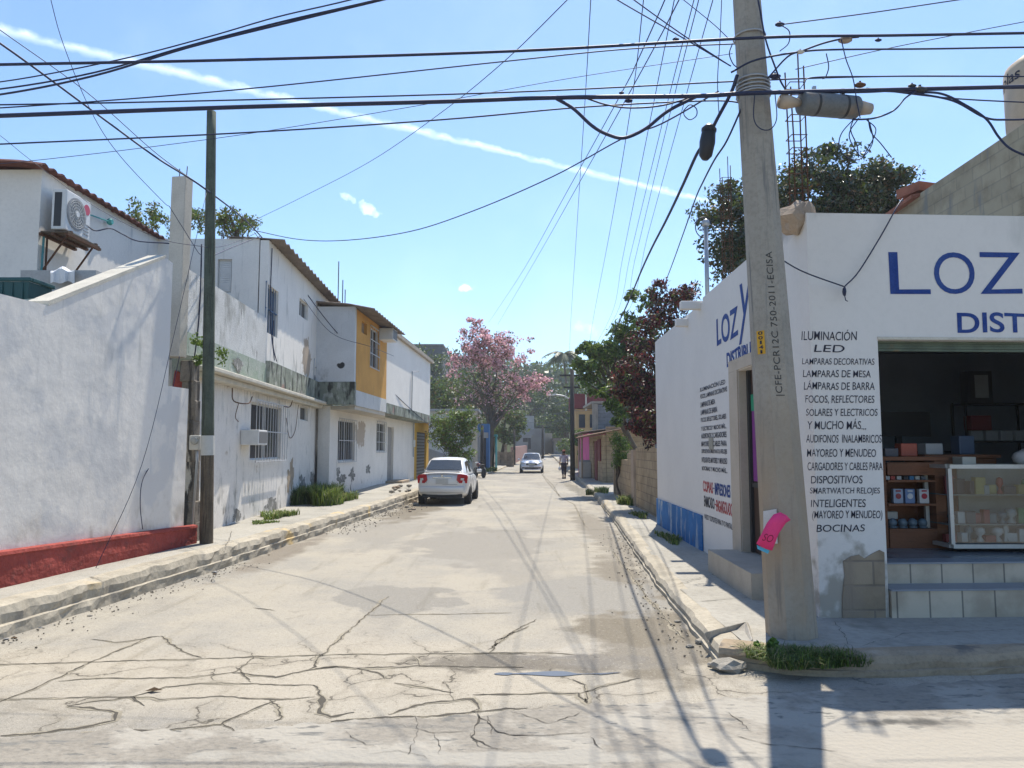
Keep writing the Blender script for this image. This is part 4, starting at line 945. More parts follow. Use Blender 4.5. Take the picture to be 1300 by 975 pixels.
rows = [[HP.at(-.8 + 8.4 * i / n_, 2.46 + .03 * math.sin(i * 2.6), .8), HP.at(-.8 + 8.4 * i / n_, 3.0 + .03 * math.sin(i * 2.6) + .1 * (1 - i / n_), -2.6)] for i in range(n_ + 1)]
o = part('tin_roof', sheet(rows), TIN, hx); o.modifiers.new('th', 'SOLIDIFY').thickness = .03
for a in (5.2, 7.3): part('roof_post', MB().tube([HP.at(a, .1, .6), HP.at(a, 2.6, .6)], .05, 8), BARE, hx)
ph = empty('pink_house', (4.9, 40, .1), 'bright pink house with a dark doorway and grey tin awning', 'house')
PP = Plane((4.56, 44.4), (4.72, 53.6), -1)
if PP.n.x > 0: PP.n *= -1
mb = MB(); PP.wall(mb, 0, 9.2, .1, 2.75, .2, [(5.5, 6.7, .1, 2.2)]); mb.box((5.6, 44.6, 1.42), (2.0, .2, 2.64)); part('wall', mb, PINKW, ph)
mb = MB(); PP.box(mb, 5.5, 6.7, .1, 2.2, -.2, -.15); part('door', mb, DARKM, ph)
rows = [[PP.at(-.3 + 9.5 * i / n_, 2.8 + .03 * math.sin(i * 2.6), .5), PP.at(-.3 + 9.5 * i / n_, 3.1 + .03 * math.sin(i * 2.6), -2)] for i in range(n_ + 1)]
o = part('awning', sheet(rows), FIBRE, ph); o.modifiers.new('th', 'SOLIDIFY').thickness = .03
gh = empty('grey_block_house', (7.5, 44, .1), 'two storey bare grey block house behind the tin roofs', 'house')
GB2 = blockmat('grey_block_far', (.22, .235, .25), (.13, .14, .15), 0, .42, .22, .12, bump=.4); GB2s = GB2
a_ = P(753, 513, 46); b_ = P(800, 520, 46); mb = MB(); mb.prism([Vector((a_.x, 46, .1)), Vector((b_.x + 3, 46, .1)), Vector((b_.x + 3, 46, b_.z)), Vector((a_.x, 46, a_.z))], (.6, 6, 0)); part('wall', mb, GB2, gh)
mb = MB(); mb.box((a_.x + .1, 45.9, a_.z / 2), (.35, .12, a_.z)); part('corner_column', mb, CONC, gh)
mb = MB(); mb.box((a_.x + 3.2, 48.8, a_.z + .1), (6.6, 5.6, .15)); part('roof_slab', mb, CONC, gh)
YEL = mk('yellow_wall', (.50, .33, .16), .9, .15, 2, .05, bump=.2)
a_ = P(731, 511, 62); b_ = P(752, 511, 62)
rh = empty('red_balcony_house', (a_.x + 2, 64, .1), 'yellow house with a dark red roof parapet beyond the grey block house', 'house')
mb = MB(); mb.box(((a_.x + b_.x) / 2 + 1.5, 65, 2.6), (b_.x - a_.x + 3, 6, 5)); part('wall', mb, YEL, rh)
mb = MB(); mb.box(((a_.x + b_.x) / 2 + 1.5, 64.8, 5.75), (b_.x - a_.x + 3.3, 6.4, 1.2)); part('red_parapet', mb, MAROON, rh)
for k in range(3): part('window', MB().box((a_.x + .5 + k * .9, 61.98, 4.1), (.5, .06, 1.1)), WIN, rh)
part('balcony_post', MB().box((a_.x + .8, 61.55, 5.7), (.12, .12, 1.5)), CREAM, rh)
# washing machine on the pavement
wm = empty('washing_machine', (3.55, 37.5, .16), 'old whitish washing machine standing on the pavement by the pink house', 'washing machine')
cw = G(743, 606.5, .16)
part('casing', MB().box((cw.x, cw.y, .16 + .45), (.62, .60, .88), bev=.03), flat('enamel', (.50, .49, .47), .5), wm); part('control_panel', MB().box((cw.x, cw.y + .22, 1.11), (.60, .14, .12), bev=.02), flat('enamel2', (.42, .42, .42), .5), wm)
part('lid', MB().box((cw.x, cw.y - .06, 1.058), (.54, .40, .015)), flat('enamel3', (.55, .54, .52), .4), wm)

# ------------------------------------------------------------------ left: boundary wall with red base
def out_right(p):
    if p.n.x < 0: p.n *= -1
    return p
a_, b_ = G(0, 745, .3), G(243, 690, .3); dd = (b_ - a_).normalized()
a0_ = a_ - dd * 5.2
W1 = out_right(Plane(a0_.xy, b_.xy, 1))
bw = empty('boundary_wall', (a_.x, a_.y, .28), 'white stucco boundary wall with sloping top and red base', 'wall')
sl0 = W1.hit(61, 388)[0]; sl1 = W1.hit(207, 326)[0]; zl, zp = W1.hit(61, 388)[1], W1.hit(207, 326)[1]
L1 = W1.L - .02
mb = MB(); L1 = W1.hit(237, 560)[0]; e1 = W1.hit(217, 400)[0]; ze = W1.hit(228, 492)[1]; pr = [(0, .25), (L1, .25), (L1, ze), (e1, ze), (e1, zp - .03), (sl1 + .05, zp), (sl0, zl), (0, zl - .03)]
mb.prism([W1.at(s, z) for s, z in pr], -W1.n * .25); part('wall_panel', mb, STUC, bw)
mb = MB(); mb.prism([W1.at(s, z, .012) for s, z in ((sl0, zl + .003), (sl1 + .06, zp + .003), (sl1 + .06, zp + .045), (sl0, zl + .06))], -W1.n * .30); part('coping', mb, CREAM, bw)
hl = W1.hit(0, 700)[1]; hr = W1.hit(243, 667)[1]; s00 = W1.hit(0, 700)[0]
mb = MB(); N = 70; rows = []
for i in range(N + 1):
    s = (W1.L + .03) * i / N; zt = hl + (hr - hl) * (s - s00) / (W1.L - s00); rw = []
    for (o, z) in ((.0, .25), (.07, .27), (.075, .27 + (zt - .27) * .4), (.07, zt - .045), (.085, zt - .035), (.075, zt), (.0, zt + .012)):
        rw.append(W1.at(s, z, o + .012 * noise.noise(Vector((s * 3, z * 6, 0))) if o else 0.001))
    rows.append(rw)
mb = sheet(rows); mb.add(rows[-1], [tuple(range(7))]); part('red_base', mb, REDB, bw)
# old column at its end with the meter
px_l, px_r = 218, 237
c = W1.at(W1.L + .10, 0, -.13)
colm = empty('concrete_post', (c.x, c.y, .28), 'pale square concrete post rising at the end of the boundary wall', 'post')
ctop = P(227, 226, c.y).z
POST = mk('post_render', (.56, .52, .45), .92, .12, 3, .08, bump=.35, spots=[((.30, .22, .16), 2, .6, .7, (2, 2, .5), None)])
OLDP = mk('crumbling_post', (.30, .26, .21), .95, .35, 3, .15, bump=.8, bs=18, spots=[((.06, .055, .05), 2.4, .48, .6, (3, 3, .4), None), ((.55, .50, .42), 2, .58, .66, (2, 2, .6), None)])
cu = P(227, 330, c.y)
part('post_upper', MB().box((cu.x, c.y + .02, (ctop + 3.3) / 2), (.235, .25, ctop - 3.3), W1.ang), POST, colm, bev=.015)
cl_ = P(246, 560, c.y + .15); rows = []
mb = MB()
for k in range(9): mb.box((cl_.x - .02 + .012 * math.sin(k * 2.2) - .012 * k, c.y + .2, .28 + (3.25 - .28) * (k + .5) / 9), (.19 + .03 * math.sin(k * 1.7), .24, 3.0 / 9 + .02), W1.ang + .04 * math.sin(k))
part('post_lower', mb, OLDP, colm, bev=.02)
mb = MB(); mb.tube([(cu.x - .04, c.y, ctop - .05), (cu.x - .045, c.y, ctop + .16)], .008, 6); mb.tube([(cu.x + .05, c.y + .05, ctop - .05), (cu.x + .06, c.y + .05, ctop + .22)], .008, 6); part('rebar', mb, RUST, colm)
mtr = P(248, 562, c.y - .02)
mt = empty('electric_meter', mtr, 'small grey electricity meter box fixed low on the old post', 'meter')
part('housing', MB().box(mtr, (.17, .10, .24), bev=.02), flat('meter_grey', (.48, .47, .43), .6), mt); part('dial_cover', MB().lathe((mtr.x + .01, mtr.y - .05, mtr.z + .03), [(.065, .02), (.06, -.035), (.03, -.05)], 14, axis='Y'), flat('meter_glass', (.30, .31, .30), .2), mt)
part('conduit', MB().tube([(mtr.x + .02, mtr.y + .02, mtr.z - .1), (mtr.x + .03, mtr.y + .02, mtr.z - .3), (mtr.x - .02, mtr.y + .03, .35)], .022, 8), GALV, mt, smooth=True)
# stub of green and red painted wall by the post
mb = MB(); q = [P(x, y, c.y + .25) for x, y in ((218, 447), (244, 452), (244, 492), (218, 489))]; mb.prism(q, (0, .2, 0)); mb2 = MB(); q2 = [P(x, y, c.y + .2) for x, y in ((219, 489), (222, 470), (236, 476), (246, 470), (247, 497), (219, 493))]; mb2.prism(q2, (0, .05, 0))
t = empty('wall_stub', P(232, 492, c.y + .3), 'broken green painted wall stub with red edge beside the pale post', 'wall'); part('green_block', mb, GREENB, t); part('red_edge', mb2, REDB, t)

# ------------------------------------------------------------------ wooden pole
wb = G(262, 690, .3); wt_ = P(268.5, 142, wb.y)
wp = empty('wooden_pole', (wb.x, wb.y, .28), 'weathered green and brown wooden pole on the left pavement edge', 'utility pole')
zs_ = P(262, 578, wb.y).z; zs2 = P(262, 553, wb.y).z
at_ = lambda z: Vector((wb.x + (wt_.x - wb.x) * (z - .3) / (wt_.z - .3), wb.y, z))
mb = MB(); nseg = 12; mb.tube([at_(.2 + (zs_ - .2) * i / 4) for i in range(5)], [.103 - .001 * i for i in range(5)], 14, caps=False); part('lower_shaft', mb, WOODB, wp, smooth=True)
mb = MB(); mb.tube([at_(zs_ + (wt_.z - zs_) * i / nseg) for i in range(nseg + 1)], [.098 - .002 * i for i in range(nseg + 1)], 14); part('upper_shaft', mb, WOODP, wp, smooth=True)
mb = MB(); mb.tube([at_(zs_), at_(zs2)], [.1035, .102], 14, caps=False); part('white_band', mb, flat('band_white', (.52, .52, .48), .8), wp, smooth=True)

# ------------------------------------------------------------------ house A (long white house with mossy ledge)
def planeA():
    p0 = Vector((-5.6, 14.1)); d = Vector((-.0505, 1))
    return p0 + d * (12.55 - 14.1), p0 + d * (23.2 - 14.1)
pa, pb_ = planeA(); PA = out_right(Plane(pa, pb_, 1))
HA = empty('white_house', (pa.x - 2, 18, .28), 'long white two storey house with mossy ledge and barred window', 'house')
wg = PA.rect(318, 357, 514, 583); ws = PA.rect(381, 391, 516, 534)
mb = MB(); PA.wall(mb, 0, PA.L, .2, 3.3, .2, [wg, ws]); mb.box((pa.x - 2.0, 12.65, 1.75), (3.8, .18, 3.1)); mb.box((pb_.x - 1.6, 23.3, 1.75), (3.2, .2, 3.1)); part('ground_floor_wall', mb, OLDW, HA)
up0 = PA.hit(339, 400)[0]; u1 = PA.L + 2.1
mb = MB(); PA.wall(mb, 0, up0, 3.75, 4.86, .15); part('terrace_parapet', mb, PARAP, HA)
mb = MB(); PA.box(mb, 0, up0 - .01, 3.26, 3.78, -.18, .025); part('green_band', mb, GREENB, HA)
mb = MB(); PA.box(mb, up0, u1, 3.26, 3.86, -.18, .10); part('mossy_ledge', mb, MOSS, HA)
mb = MB(); PA.box(mb, .4, PA.L - .1, 3.04, 3.15, .002, .22); PA.box(mb, .3, PA.L - .02, 3.152, 3.24, .002, .36); part('cornice', mb, CREAM, HA, bev=.02)
wu = PA.rect(339.5, 353, 365, 426); wv_ = PA.rect(380, 391, 382, 404)
UPW = mk('upper_white', (.76, .73, .68), .9, .06, 1.4, .03, bump=.35, bs=26, relief=3,
         blobs=[((.40, .33, .26), tuple(PA.at(PA.hit(389, 452)[0], 4.45)), (.5, .62, .5), 1.3, 2.6, .12), ((.10, .10, .10), tuple(PA.at(PA.hit(405, 468)[0], 4.0)), (.5, .9, .28), 1.3, 3, .6)],
         spots=[((.36, .36, .34), 3, .58, .74, (2, 2, .25), None), ((.20, .20, .185), 3, .50, .70, (1.4, 1.4, .4), (4.7, 3.8, 1.1))])
mb = MB(); PA.wall(mb, up0, u1, 3.8, 6.74, .2, [wu, wv_]); part('upper_wall', mb, UPW, HA)
fz = 6.78; f0p = PA.at(up0, 0, -.02)
FA = Plane((f0p.x - 4.2, f0p.y + .05), (f0p.x, f0p.y), 1)
if FA.n.y > 0: FA.n *= -1
wf = FA.rect(276, 294, 329, 372); mb = MB(); FA.wall(mb, 0, FA.L - .21, 3.4, fz, .2, [wf]); part('terrace_wall', mb, UPW, HA)
mb = MB(); FA.box(mb, wf[0], wf[1], wf[2], wf[3], -.12, -.08)
for k in range(16): FA.box(mb, wf[0] + .03, wf[1] - .03, wf[2] + .05 + k * (wf[3] - wf[2] - .1) / 16, wf[2] + .09 + k * (wf[3] - wf[2] - .1) / 16, -.08, -.055)
part('louvre_shutter', mb, WFRAME, HA)
mb = MB(); mb.prism([Vector((pa.x - .2, 12.7, 3.3)), Vector((pa.x - 4, 12.7, 3.3)), Vector((pb_.x - 4, 23, 3.3)), Vector((pb_.x - .2, 23, 3.3))], (0, 0, .12)); part('terrace_slab', mb, CONC, HA)
N = 56; rows = []
for i in range(N + 1):
    s = up0 - .03 + (u1 - up0 + .3) * i / N; w_ = .045 * math.sin(i * math.pi / 1.5)
    rows.append([PA.at(s, fz - .02 + w_, .34), PA.at(s, fz + .02 + w_, -.3), PA.at(s, fz + .04 + w_, -1.0)])
o = part('corrugated_roof', sheet(rows), FIBRE, HA); o.modifiers.new('th', 'SOLIDIFY').thickness = .025
def win(PL, r, parent, bars=0, hb=0, frame=WFRAME, proud=.03, bm=GRILLE, glassm=None, mull=1, depth=.1):
    mb = MB(); PL.box(mb, r[0], r[1], r[2], r[3], -depth - .02, -depth); o = part('window', mb, glassm or WIN, parent)
    mb = MB(); w = .035
    for a in ((r[0], r[0] + w, r[2], r[3]), (r[1] - w, r[1], r[2], r[3]), (r[0] + w, r[1] - w, r[2], r[2] + w), (r[0] + w, r[1] - w, r[3] - w, r[3])): PL.box(mb, *a, -depth + .001, -depth + .035)
    for k in range(mull): x = r[0] + (r[1] - r[0]) * (k + 1) / (mull + 1); PL.box(mb, x - .015, x + .015, r[2] + w, r[3] - w, -depth + .001, -depth + .03)
    part('frame', mb, frame, o)
    if bars:
        mb = MB(); e = .06
        for k in range(bars):
            x = r[0] - e + (r[1] - r[0] + 2 * e) * k / (bars - 1); mb.tube([PL.at(x, r[2] - e, proud), PL.at(x, r[3] + e, proud)], .009, 6)
        for k in range(hb):
            z = r[2] - e + .02 + (r[3] - r[2] + 2 * e - .04) * k / (hb - 1); PL.box(mb, r[0] - e, r[1] + e, z - .012, z + .012, proud - .012, proud + .012)
        part('grille', mb, bm, o)
    return o
win(PA, wg, HA, 13, 3, proud=.14); win(PA, ws, HA, mull=0); win(PA, wu, HA, 6, 3, glassm=glass('blue_glass', (.03, .07, .13), .12), proud=-.03, bm=flat('blue_bar', (.04, .10, .2), .6)); win(PA, wv_, HA, mull=1)
mb = MB(); s_ = PA.L - .14; mb.tube([PA.at(s_, .3, .05), PA.at(s_, 3.05, .05)], .035, 8); part('drain_pipe', mb, OLDP, HA, smooth=True)
mb = MB(); s_ = PA.hit(414, 430)[0] + .25; mb.tube([PA.at(s_, 3.9, .06), PA.at(s_, 5.4, .07), PA.at(s_ + .05, 6.7, .06)], .035, 8); mb.tube([PA.at(s_ + .12, 3.9, .06), PA.at(s_ + .12, 6.6, .06)], .012, 6); part('black_drain_pipe', mb, CABLE, HA)
for pts, r in (([PA.at(2.2, 3.0, .1), PA.at(2.25, 2.75, .12), PA.at(2.6, 2.72, .3), PA.at(3.2, 2.9, .2)], .012), ([PA.at(2.5, 2.72, .14), PA.at(2.45, 2.45, .1), PA.at(2.65, 2.35, .1)], .008),
    ([PA.at(6.3, 3.02, .3), PA.at(6.25, 2.86, .25), PA.at(5.9, 2.84, .2)], .012), ([PA.at(7.8, 3.0, .1), PA.at(7.8, 2.3, .03), PA.at(7.2, 2.1, .03), PA.at(6.8, 2.6, .03)], .008)):
    part('bracket_wire', MB().tube(spline(pts, 5), r, 6), RUST, HA)
# loose cables and drip stained edge on the ledge wall
for pts in ([PA.at(up0 + .2, 6.6, .02), PA.at(up0 + .15, 5.0, .03), PA.at(up0 + .3, 3.9, .12)], [PA.at(up0 + .5, 4.9, .02), PA.at(up0 + .48, 4.3, .03), PA.at(up0 + .5, 3.9, .12)]):
    part('loose_wire', MB().tube(spline(pts, 5), .012, 5), CABLE, HA)
# rooftop clutter on the ledge
mb = MB(); c = PA.at(PA.hit(398, 490)[0], 3.86, -.02); 
for k in range(4): mb.tube([PA.at(PA.hit(398, 470)[0] + .5 * k, 3.86, .02), PA.at(PA.hit(398, 470)[0] + .5 * k, 4.55 - .1 * (k % 2), .02)], .012, 5)
PA.box(mb, PA.hit(400, 470)[0], PA.hit(400, 470)[0] + 1.4, 4.28, 4.3, .0, .03); part('rail', mb, GALV, HA)
# window air conditioner
def window_ac(PL, r, out, label, inn=.1):
    cc = PL.at((r[0] + r[1]) / 2, r[2], out / 2); t = empty('window_air_conditioner', cc, label, 'air conditioner')
    mb = MB(); PL.box(mb, r[0], r[1], r[2], r[3], .004, out); part('casing', mb, ACW, t, bev=.012)
    mb = MB(); PL.box(mb, r[0] + .04, r[1] - .04, r[2] + .04, r[3] - .04, out + .001, out + .006)
    e = .012; d_ = (PL.at(1, 0) - PL.at(0, 0)); 
    part('back_grille', mb, mk('ac_grille', (.16, .16, .16), .6, .1, 5, .05, bump=.1), t)
    mb = MB(); q = (r[3] - r[2]); 
    for k in range(0): PL.box(mb, r[0] - .006, r[0] - .001, r[2] + q * (.15 + .12 * k), r[2] + q * (.20 + .12 * k), .06, out - .06)
    return t
ra = PA.rect(303, 320, 546, 565); window_ac(PA, (ra[0] + .1, ra[0] + .75, ra[2], ra[3]), .38, 'small beige window air conditioner beside the barred ground floor window')

# ------------------------------------------------------------------ house B / C: overhanging upper storeys
d2 = Vector((.042, 1)).normalized(); PBs = Vector((-5.64, 23.2)); PB = out_right(Plane(PBs, PBs + d2 * 19.9, 1))
QBs = Vector((-4.85, 22.9)); QB = out_right(Plane(QBs, QBs + d2 * 15.4, 1))
HB = empty('orange_fronted_house', (-7, 27, .28), 'white house with ochre painted overhanging upper storey and tin eaves', 'house')
eB = QB.hit(491, 450)[0]; gB = PB.hit(491, 570)[0]
r1 = PB.rect(429, 450, 534, 585); r2 = PB.rect(478, 489, 537, 573)
BW_ = mk('b_wall', (.76, .72, .66), .9, .07, 1.3, .04, bump=.4, bs=28, relief=4,
         spots=[((.15, .15, .14), 2.6, .60, .70, (1, 1, .8), (1.0, .35, 1.1)), ((.36, .35, .32), 3, .62, .74, (2, 2, .25), None)],
         blobs=[((.44, .37, .30), tuple(PB.at(PB.hit(458, 545)[0], 2.35)), (.45, .75, .45), 1.0, 3.5, .1)])
mb = MB(); PB.wall(mb, 0, gB, .2, 3.14, .2, [r1, r2]); mb.box((PBs.x - .3, 23.28, 1.67), (.58, .15, 2.92)); part('ground_floor_wall', mb, BW_, HB)
win(PB, r1, HB, 9, 3, proud=.06); win(PB, r2, HB, 5, 4, proud=.04)
SIDEW = mk('b_front', (.62, .63, .64), .92, .1, 1.6, .05, bump=.4, spots=[((.10, .105, .10), 2.0, .58, .68, (1, 1, .7), (4.6, 3.4, 1.2)), ((.3, .3, .29), 3, .6, .72, (2.5, 2.5, .25), None)],
           blobs=[((.04, .04, .04), (-5.25, 22.9, 4.35), (.13, .4, .09), 1.5, 6, .3)])
fb = QB.at(0, 0, 0); FB = Plane((fb.x - 2.2, fb.y + .02), (fb.x, fb.y), 1)
if FB.n.y > 0: FB.n *= -1
mb = MB(); FB.wall(mb, 0, FB.L, 3.86, 6.2, .2); part('end_wall', mb, SIDEW, HB); mb = MB(); FB.box(mb, 0, FB.L + .02, 3.16, 3.858, -.2, .02); part('mossy_end', mb, MOSS, HB)
w1 = QB.rect(459, 466, 409, 424); w2 = QB.rect(470, 481, 418, 467)
mb = MB(); QB.wall(mb, .205, eB, 3.62, 6.15, .2, [w1, w2]); part('ochre_wall', mb, ORANGE, HB)
mb = MB(); QB.box(mb, .205, eB, 3.14, 3.618, -.2, .015); part('white_band', mb, mk('b_band', (.60, .60, .58), .9, .1, 2, .06, bump=.4, spots=[((.30, .31, .29), 2.5, .58, .7, (2, 2, .4), None)]), HB)
mb = MB(); mb.prism([PB.at(.05, 3.02, -.1), PB.at(gB, 3.02, -.1), QB.at(eB, 3.02, -.03), QB.at(.25, 3.02, -.03)], (0, 0, .115)); part('overhang_slab', mb, mk('soffit', (.55, .50, .42), .9, .1, 2, .04), HB)
mb = MB(); QB.box(mb, w1[0], w1[1], w1[2], w1[3], -.12, -.1); part('vent_panel', mb, mk('vent_brown', (.33, .24, .16), .9, .2, 8, .1), HB)
win(QB, w2, HB, 5, 4, proud=.02, mull=1)
N = 40; rows = []
for i in range(N + 1):
    s = -.2 + (eB + .6) * i / N; w_ = .035 * math.sin(i * math.pi / 1.5); rows.append([QB.at(s, 6.10 + w_, .62), QB.at(s, 6.26 + w_, -.2), QB.at(s, 6.5 + w_, -3)])
o = part('tin_eaves', sheet(rows), FIBRE, HB); o.modifiers.new('th', 'SOLIDIFY').thickness = .03
ra = QB.rect(485, 499, 427, 440); window_ac(QB, (eB - 1.35, eB - .55, ra[2] + .05, ra[3] + .08), .5, 'white window air conditioner high on the ochre wall under the eaves')
c = FB.at(FB.L - .5, 6.2, -.3); mb = MB()
for k, h in ((-.12, 1.5), (.02, .9), (.1, .6)): mb.tube([(c.x + k, c.y, 6.1), (c.x + k, c.y, 6.2 + h)], .016, 5)
solo('roof_antenna', mb, RUST, 'thin upright antenna rods on the roof corner of the ochre house', 'antenna')

HC = empty('white_end_house', (-6.5, 33, .28), 'plain white overhanging house beyond the ochre front', 'house')
eC = QB.L; gC = PB.hit(526, 560)[0]
CW_ = mk('c_wall', (.77, .74, .69), .9, .06, 1.2, .03, bump=.3, bs=26, relief=3, spots=[((.4, .4, .39), 3, .64, .76, (2.5, 2.5, .25), None)])
r3 = (PB.hit(491.5, 570)[0] + .05, PB.hit(499.5, 570)[0], .3, 2.75)
mb = MB(); PB.wall(mb, gB + .003, gC, .2, 3.3, .2, [r3]); part('ground_floor_wall', mb, BW_, HC)
mb = MB(); PB.box(mb, *r3, -.15, -.1); part('door', mb, mk('grey_door', (.30, .29, .27), .8, .15, 3, .05), HC); mb = MB(); PB.box(mb, r3[0] - .3, r3[1] + .3, .2, .46, .002, .7); part('door_step', mb, CONC, HC)
mb = MB(); QB.wall(mb, eB + .003, eC, 3.5, 6.2, .2); mb.add([QB.at(eC, 3.5, -.2), QB.at(eC, 3.5, -4), QB.at(eC, 6.2, -4), QB.at(eC, 6.2, -.2)], [(0, 1, 2, 3)]); part('upper_wall', mb, CW_, HC)
mb = MB(); QB.box(mb, eB + .003, eC, 3.12, 3.5, -.9, .03); part('mossy_ledge', mb, MOSS, HC)
mb = MB(); QB.box(mb, eB + .3, eC + .2, 6.2, 6.36, -4, .14); QB.box(mb, eB + .2, eB + 2.2, 6.362, 6.6, -1.6, -.2); part('roof_slab', mb, mk('roof_pale', (.42, .37, .31), .9, .2, 4, .1, bump=.4), HC)
mb = MB(); s_ = QB.hit(522, 480)[0]; mb.tube([QB.at(s_, 3.5, .04), QB.at(s_, 5.2, .05), QB.at(s_ + .5, 5.25, .25)], .025, 6); mb.tube([PB.at(gC - .5, 1.4, .05), PB.at(gC - .5, 3.1, .05)], .03, 6); part('conduit', mb, GALV, HC)
mb = MB(); PB.box(mb, gC - .6, gC - .38, 1.9, 2.25, .004, .12); part('meter_box', mb, ACW, HC)
# garage
GA_ = empty('yellow_framed_garage', (-5.5, 40, .28), 'yellow framed garage with dark slatted gate behind the parked car', 'garage')
g1 = PB.L + 1.2; gy0 = PB.hit(529, 570)[0]; gy1 = PB.hit(541, 570)[0]
YFR = mk('yellow_frame', (.62, .36, .06), .9, .12, 2, .05, bump=.2)
mb = MB(); PB.wall(mb, gC + .003, gy1 + .9, .2, 3.3, .2, [(gy0, gy1, .2, 2.7)]); part('frame', mb, YFR, GA_)
mb = MB(); PB.box(mb, gy0, gy1, .25, 2.7, -.14, -.10); o = part('slatted_gate', mb, DARKM, GA_)
mb = MB(); 
for k in range(14): PB.box(mb, gy0 + .05, gy1 - .05, .35 + k * .168, .43 + k * .168, -.099, -.08)
part('slat', mb, flat('gate_slat', (.16, .18, .18), .5), o)
mb = MB(); PB.box(mb, gC, gy1 + 1.1, 3.302, 3.5, -.5, .5); part('canopy', mb, MOSS, GA_)

# ------------------------------------------------------------------ rear house with the air conditioner
RB = Plane((-8.4, 13.0), (-8.42, 17.7), 1); out_right(RB)
HR = empty('rear_white_house', (-10, 15, .28), 'white house with wavy red roof edge behind the boundary wall', 'house')
RW = mk('rear_white', (.72, .69, .64), .9, .07, 1.0, .04, bump=.3, bs=26, relief=3, spots=[((.44, .45, .45), 1.6, .58, .72, (1.5, 1.5, .25), None)])
mb = MB(); RB.wall(mb, 0, RB.L, .2, 6.78, .2); part('side_wall', mb, RW, HR); mb = MB(); mb.box((-11.4, 13.12, 3.49), (6.02 - .42, .22, 6.58)); part('front_wall', mb, RW, HR)
N = 84; rows = []
for i in range(N + 1):
    s = -.3 + (RB.L + .6) * i / N; w_ = .07 * abs(math.sin(i * math.pi / 4.2)); rows.append([RB.at(s, 6.76 + w_, .16), RB.at(s, 6.82 + w_, -.3), RB.at(s, 7.0 + w_, -4)])
o = part('tile_roof', sheet(rows), TILE, HR); o.modifiers.new('th', 'SOLIDIFY').thickness = .03
# AC unit
def acu():
    r = RB.rect(70, 103, 244, 296); s0, s1 = r[0], r[1]; zb = RB.hit(75, 290)[1] + .0; h = .62; s0 = RB.hit(60, 270)[0]; s1 = s0 + .86
    t = empty('air_conditioner', RB.at((s0 + s1) / 2, zb, .4), 'white split air conditioner with round fan grille on a rusty bracket', 'air conditioner')
    s0, s1 = .05, .83; o0, o1 = .17, .43; zb = P(75, 291, 13.05).z; h = .74
    mb = MB(); RB.box(mb, s0, s1, zb, zb + h, o0, o1); part('casing', mb, ACW, t, bev=.02)
    fc = RB.at(s0 + .32, zb + h / 2, o1)
    mb = MB(); mb.lathe(fc, [(.29, -.004), (.30, .014), (.27, .016), (.265, .002), (.01, .002)], 28, axis='X'); o = part('fan_grille', mb, flat('fan_grey', (.28, .28, .28), .5), t, smooth=False)
    mb = MB()
    for rr in (.07, .12, .17, .22, .255): mb.tube([fc + Vector((.016, rr * math.cos(a), rr * math.sin(a))) for a in [k * math.pi / 14 for k in range(29)]], .006, 5)
    for k in range(18):
        a = k * math.pi / 9; mb.tube([fc + Vector((.018, .05 * math.cos(a), .05 * math.sin(a))), fc + Vector((.018, .26 * math.cos(a + .5), .26 * math.sin(a + .5)))], .004, 4)
    part('guard_rings', mb, flat('guard', (.55, .55, .53), .5), o)
    mb = MB(); mb.lathe(fc + Vector((.02, 0, 0)), [(.055, 0), (.05, .012)], 14, axis='X'); part('hub', mb, ACW, o)
    mb = MB(); mb.lathe(RB.at(s1 - .13, zb + h - .18, o1), [(.10, 0), (.10, .004)], 18, axis='X'); part('round_badge', mb, flat('badge_red', (.5, .06, .10), .5), t)
    mb = MB(); 
    for k in range(4): RB.box(mb, s1 - .22, s1 - .05, zb + .08 + k * .06, zb + .10 + k * .06, o1 + .001, o1 + .008)
    part('slots', mb, flat('slot_grey', (.3, .3, .3)), t)
    mb = MB(); RB.box(mb, s0 - .004, s0 - .001, zb + .06, zb + h - .06, o0 + .05, o1 - .08); part('side_grille', mb, DARKM, t)
    mb = MB(); z = zb - .03
    for s in (s0 + .02, s1 + .05): RB.box(mb, s - .025, s + .025, z - .05, z, .0, .55); mb.tube([RB.at(s, z - .03, .5), RB.at(s, z - .75, .03)], .018, 6)
    for q in (.06, .28, .52): RB.box(mb, s0 - .1, s1 + .2, z - .10, z - .055, q - .03, q + .03)
    mb.tube([RB.at(s0 + .1, z, .06), RB.at(s0 + .1, z - 1.0, .06), RB.at(s0 + .75, z - 1.25, .06)], .018, 6); part('bracket', mb, RUST, t)
    mb = MB(); RB.box(mb, s0 - .1, s1 + .15, z - .053, z - .03, .06, .55); part('plank', mb, BARK, t)
    mb = MB(); mb.tube(spline([RB.at(s0 + .02, z, .05), RB.at(s0 - .0, z - 1.2, .05), RB.at(s0 - .02, z - 2.4, .06)], 5), .02, 6); part('green_pipe', mb, flat('pipe_teal', (.06, .22, .24), .6), t)
    return zb, s1
zb, s1 = acu()
mb = MB(); RB_s = RB.hit(118, 278)[0]; zc = RB.hit(125, 278)[1]
mb.tube([RB.at(RB_s - .3, zc - .05, .05), RB.at(RB_s + .35, zc, .12)], .015, 6); mb.lathe(RB.at(RB_s + .45, zc + .02, .10), [(.05, -.05), (.075, 0), (.05, .05)], 12, axis='X')
solo('water_tap', mb, flat('teal_plastic', (.05, .30, .28), .5), 'small teal pipe fitting on the rear house wall beside the air conditioner', 'pipe fitting')
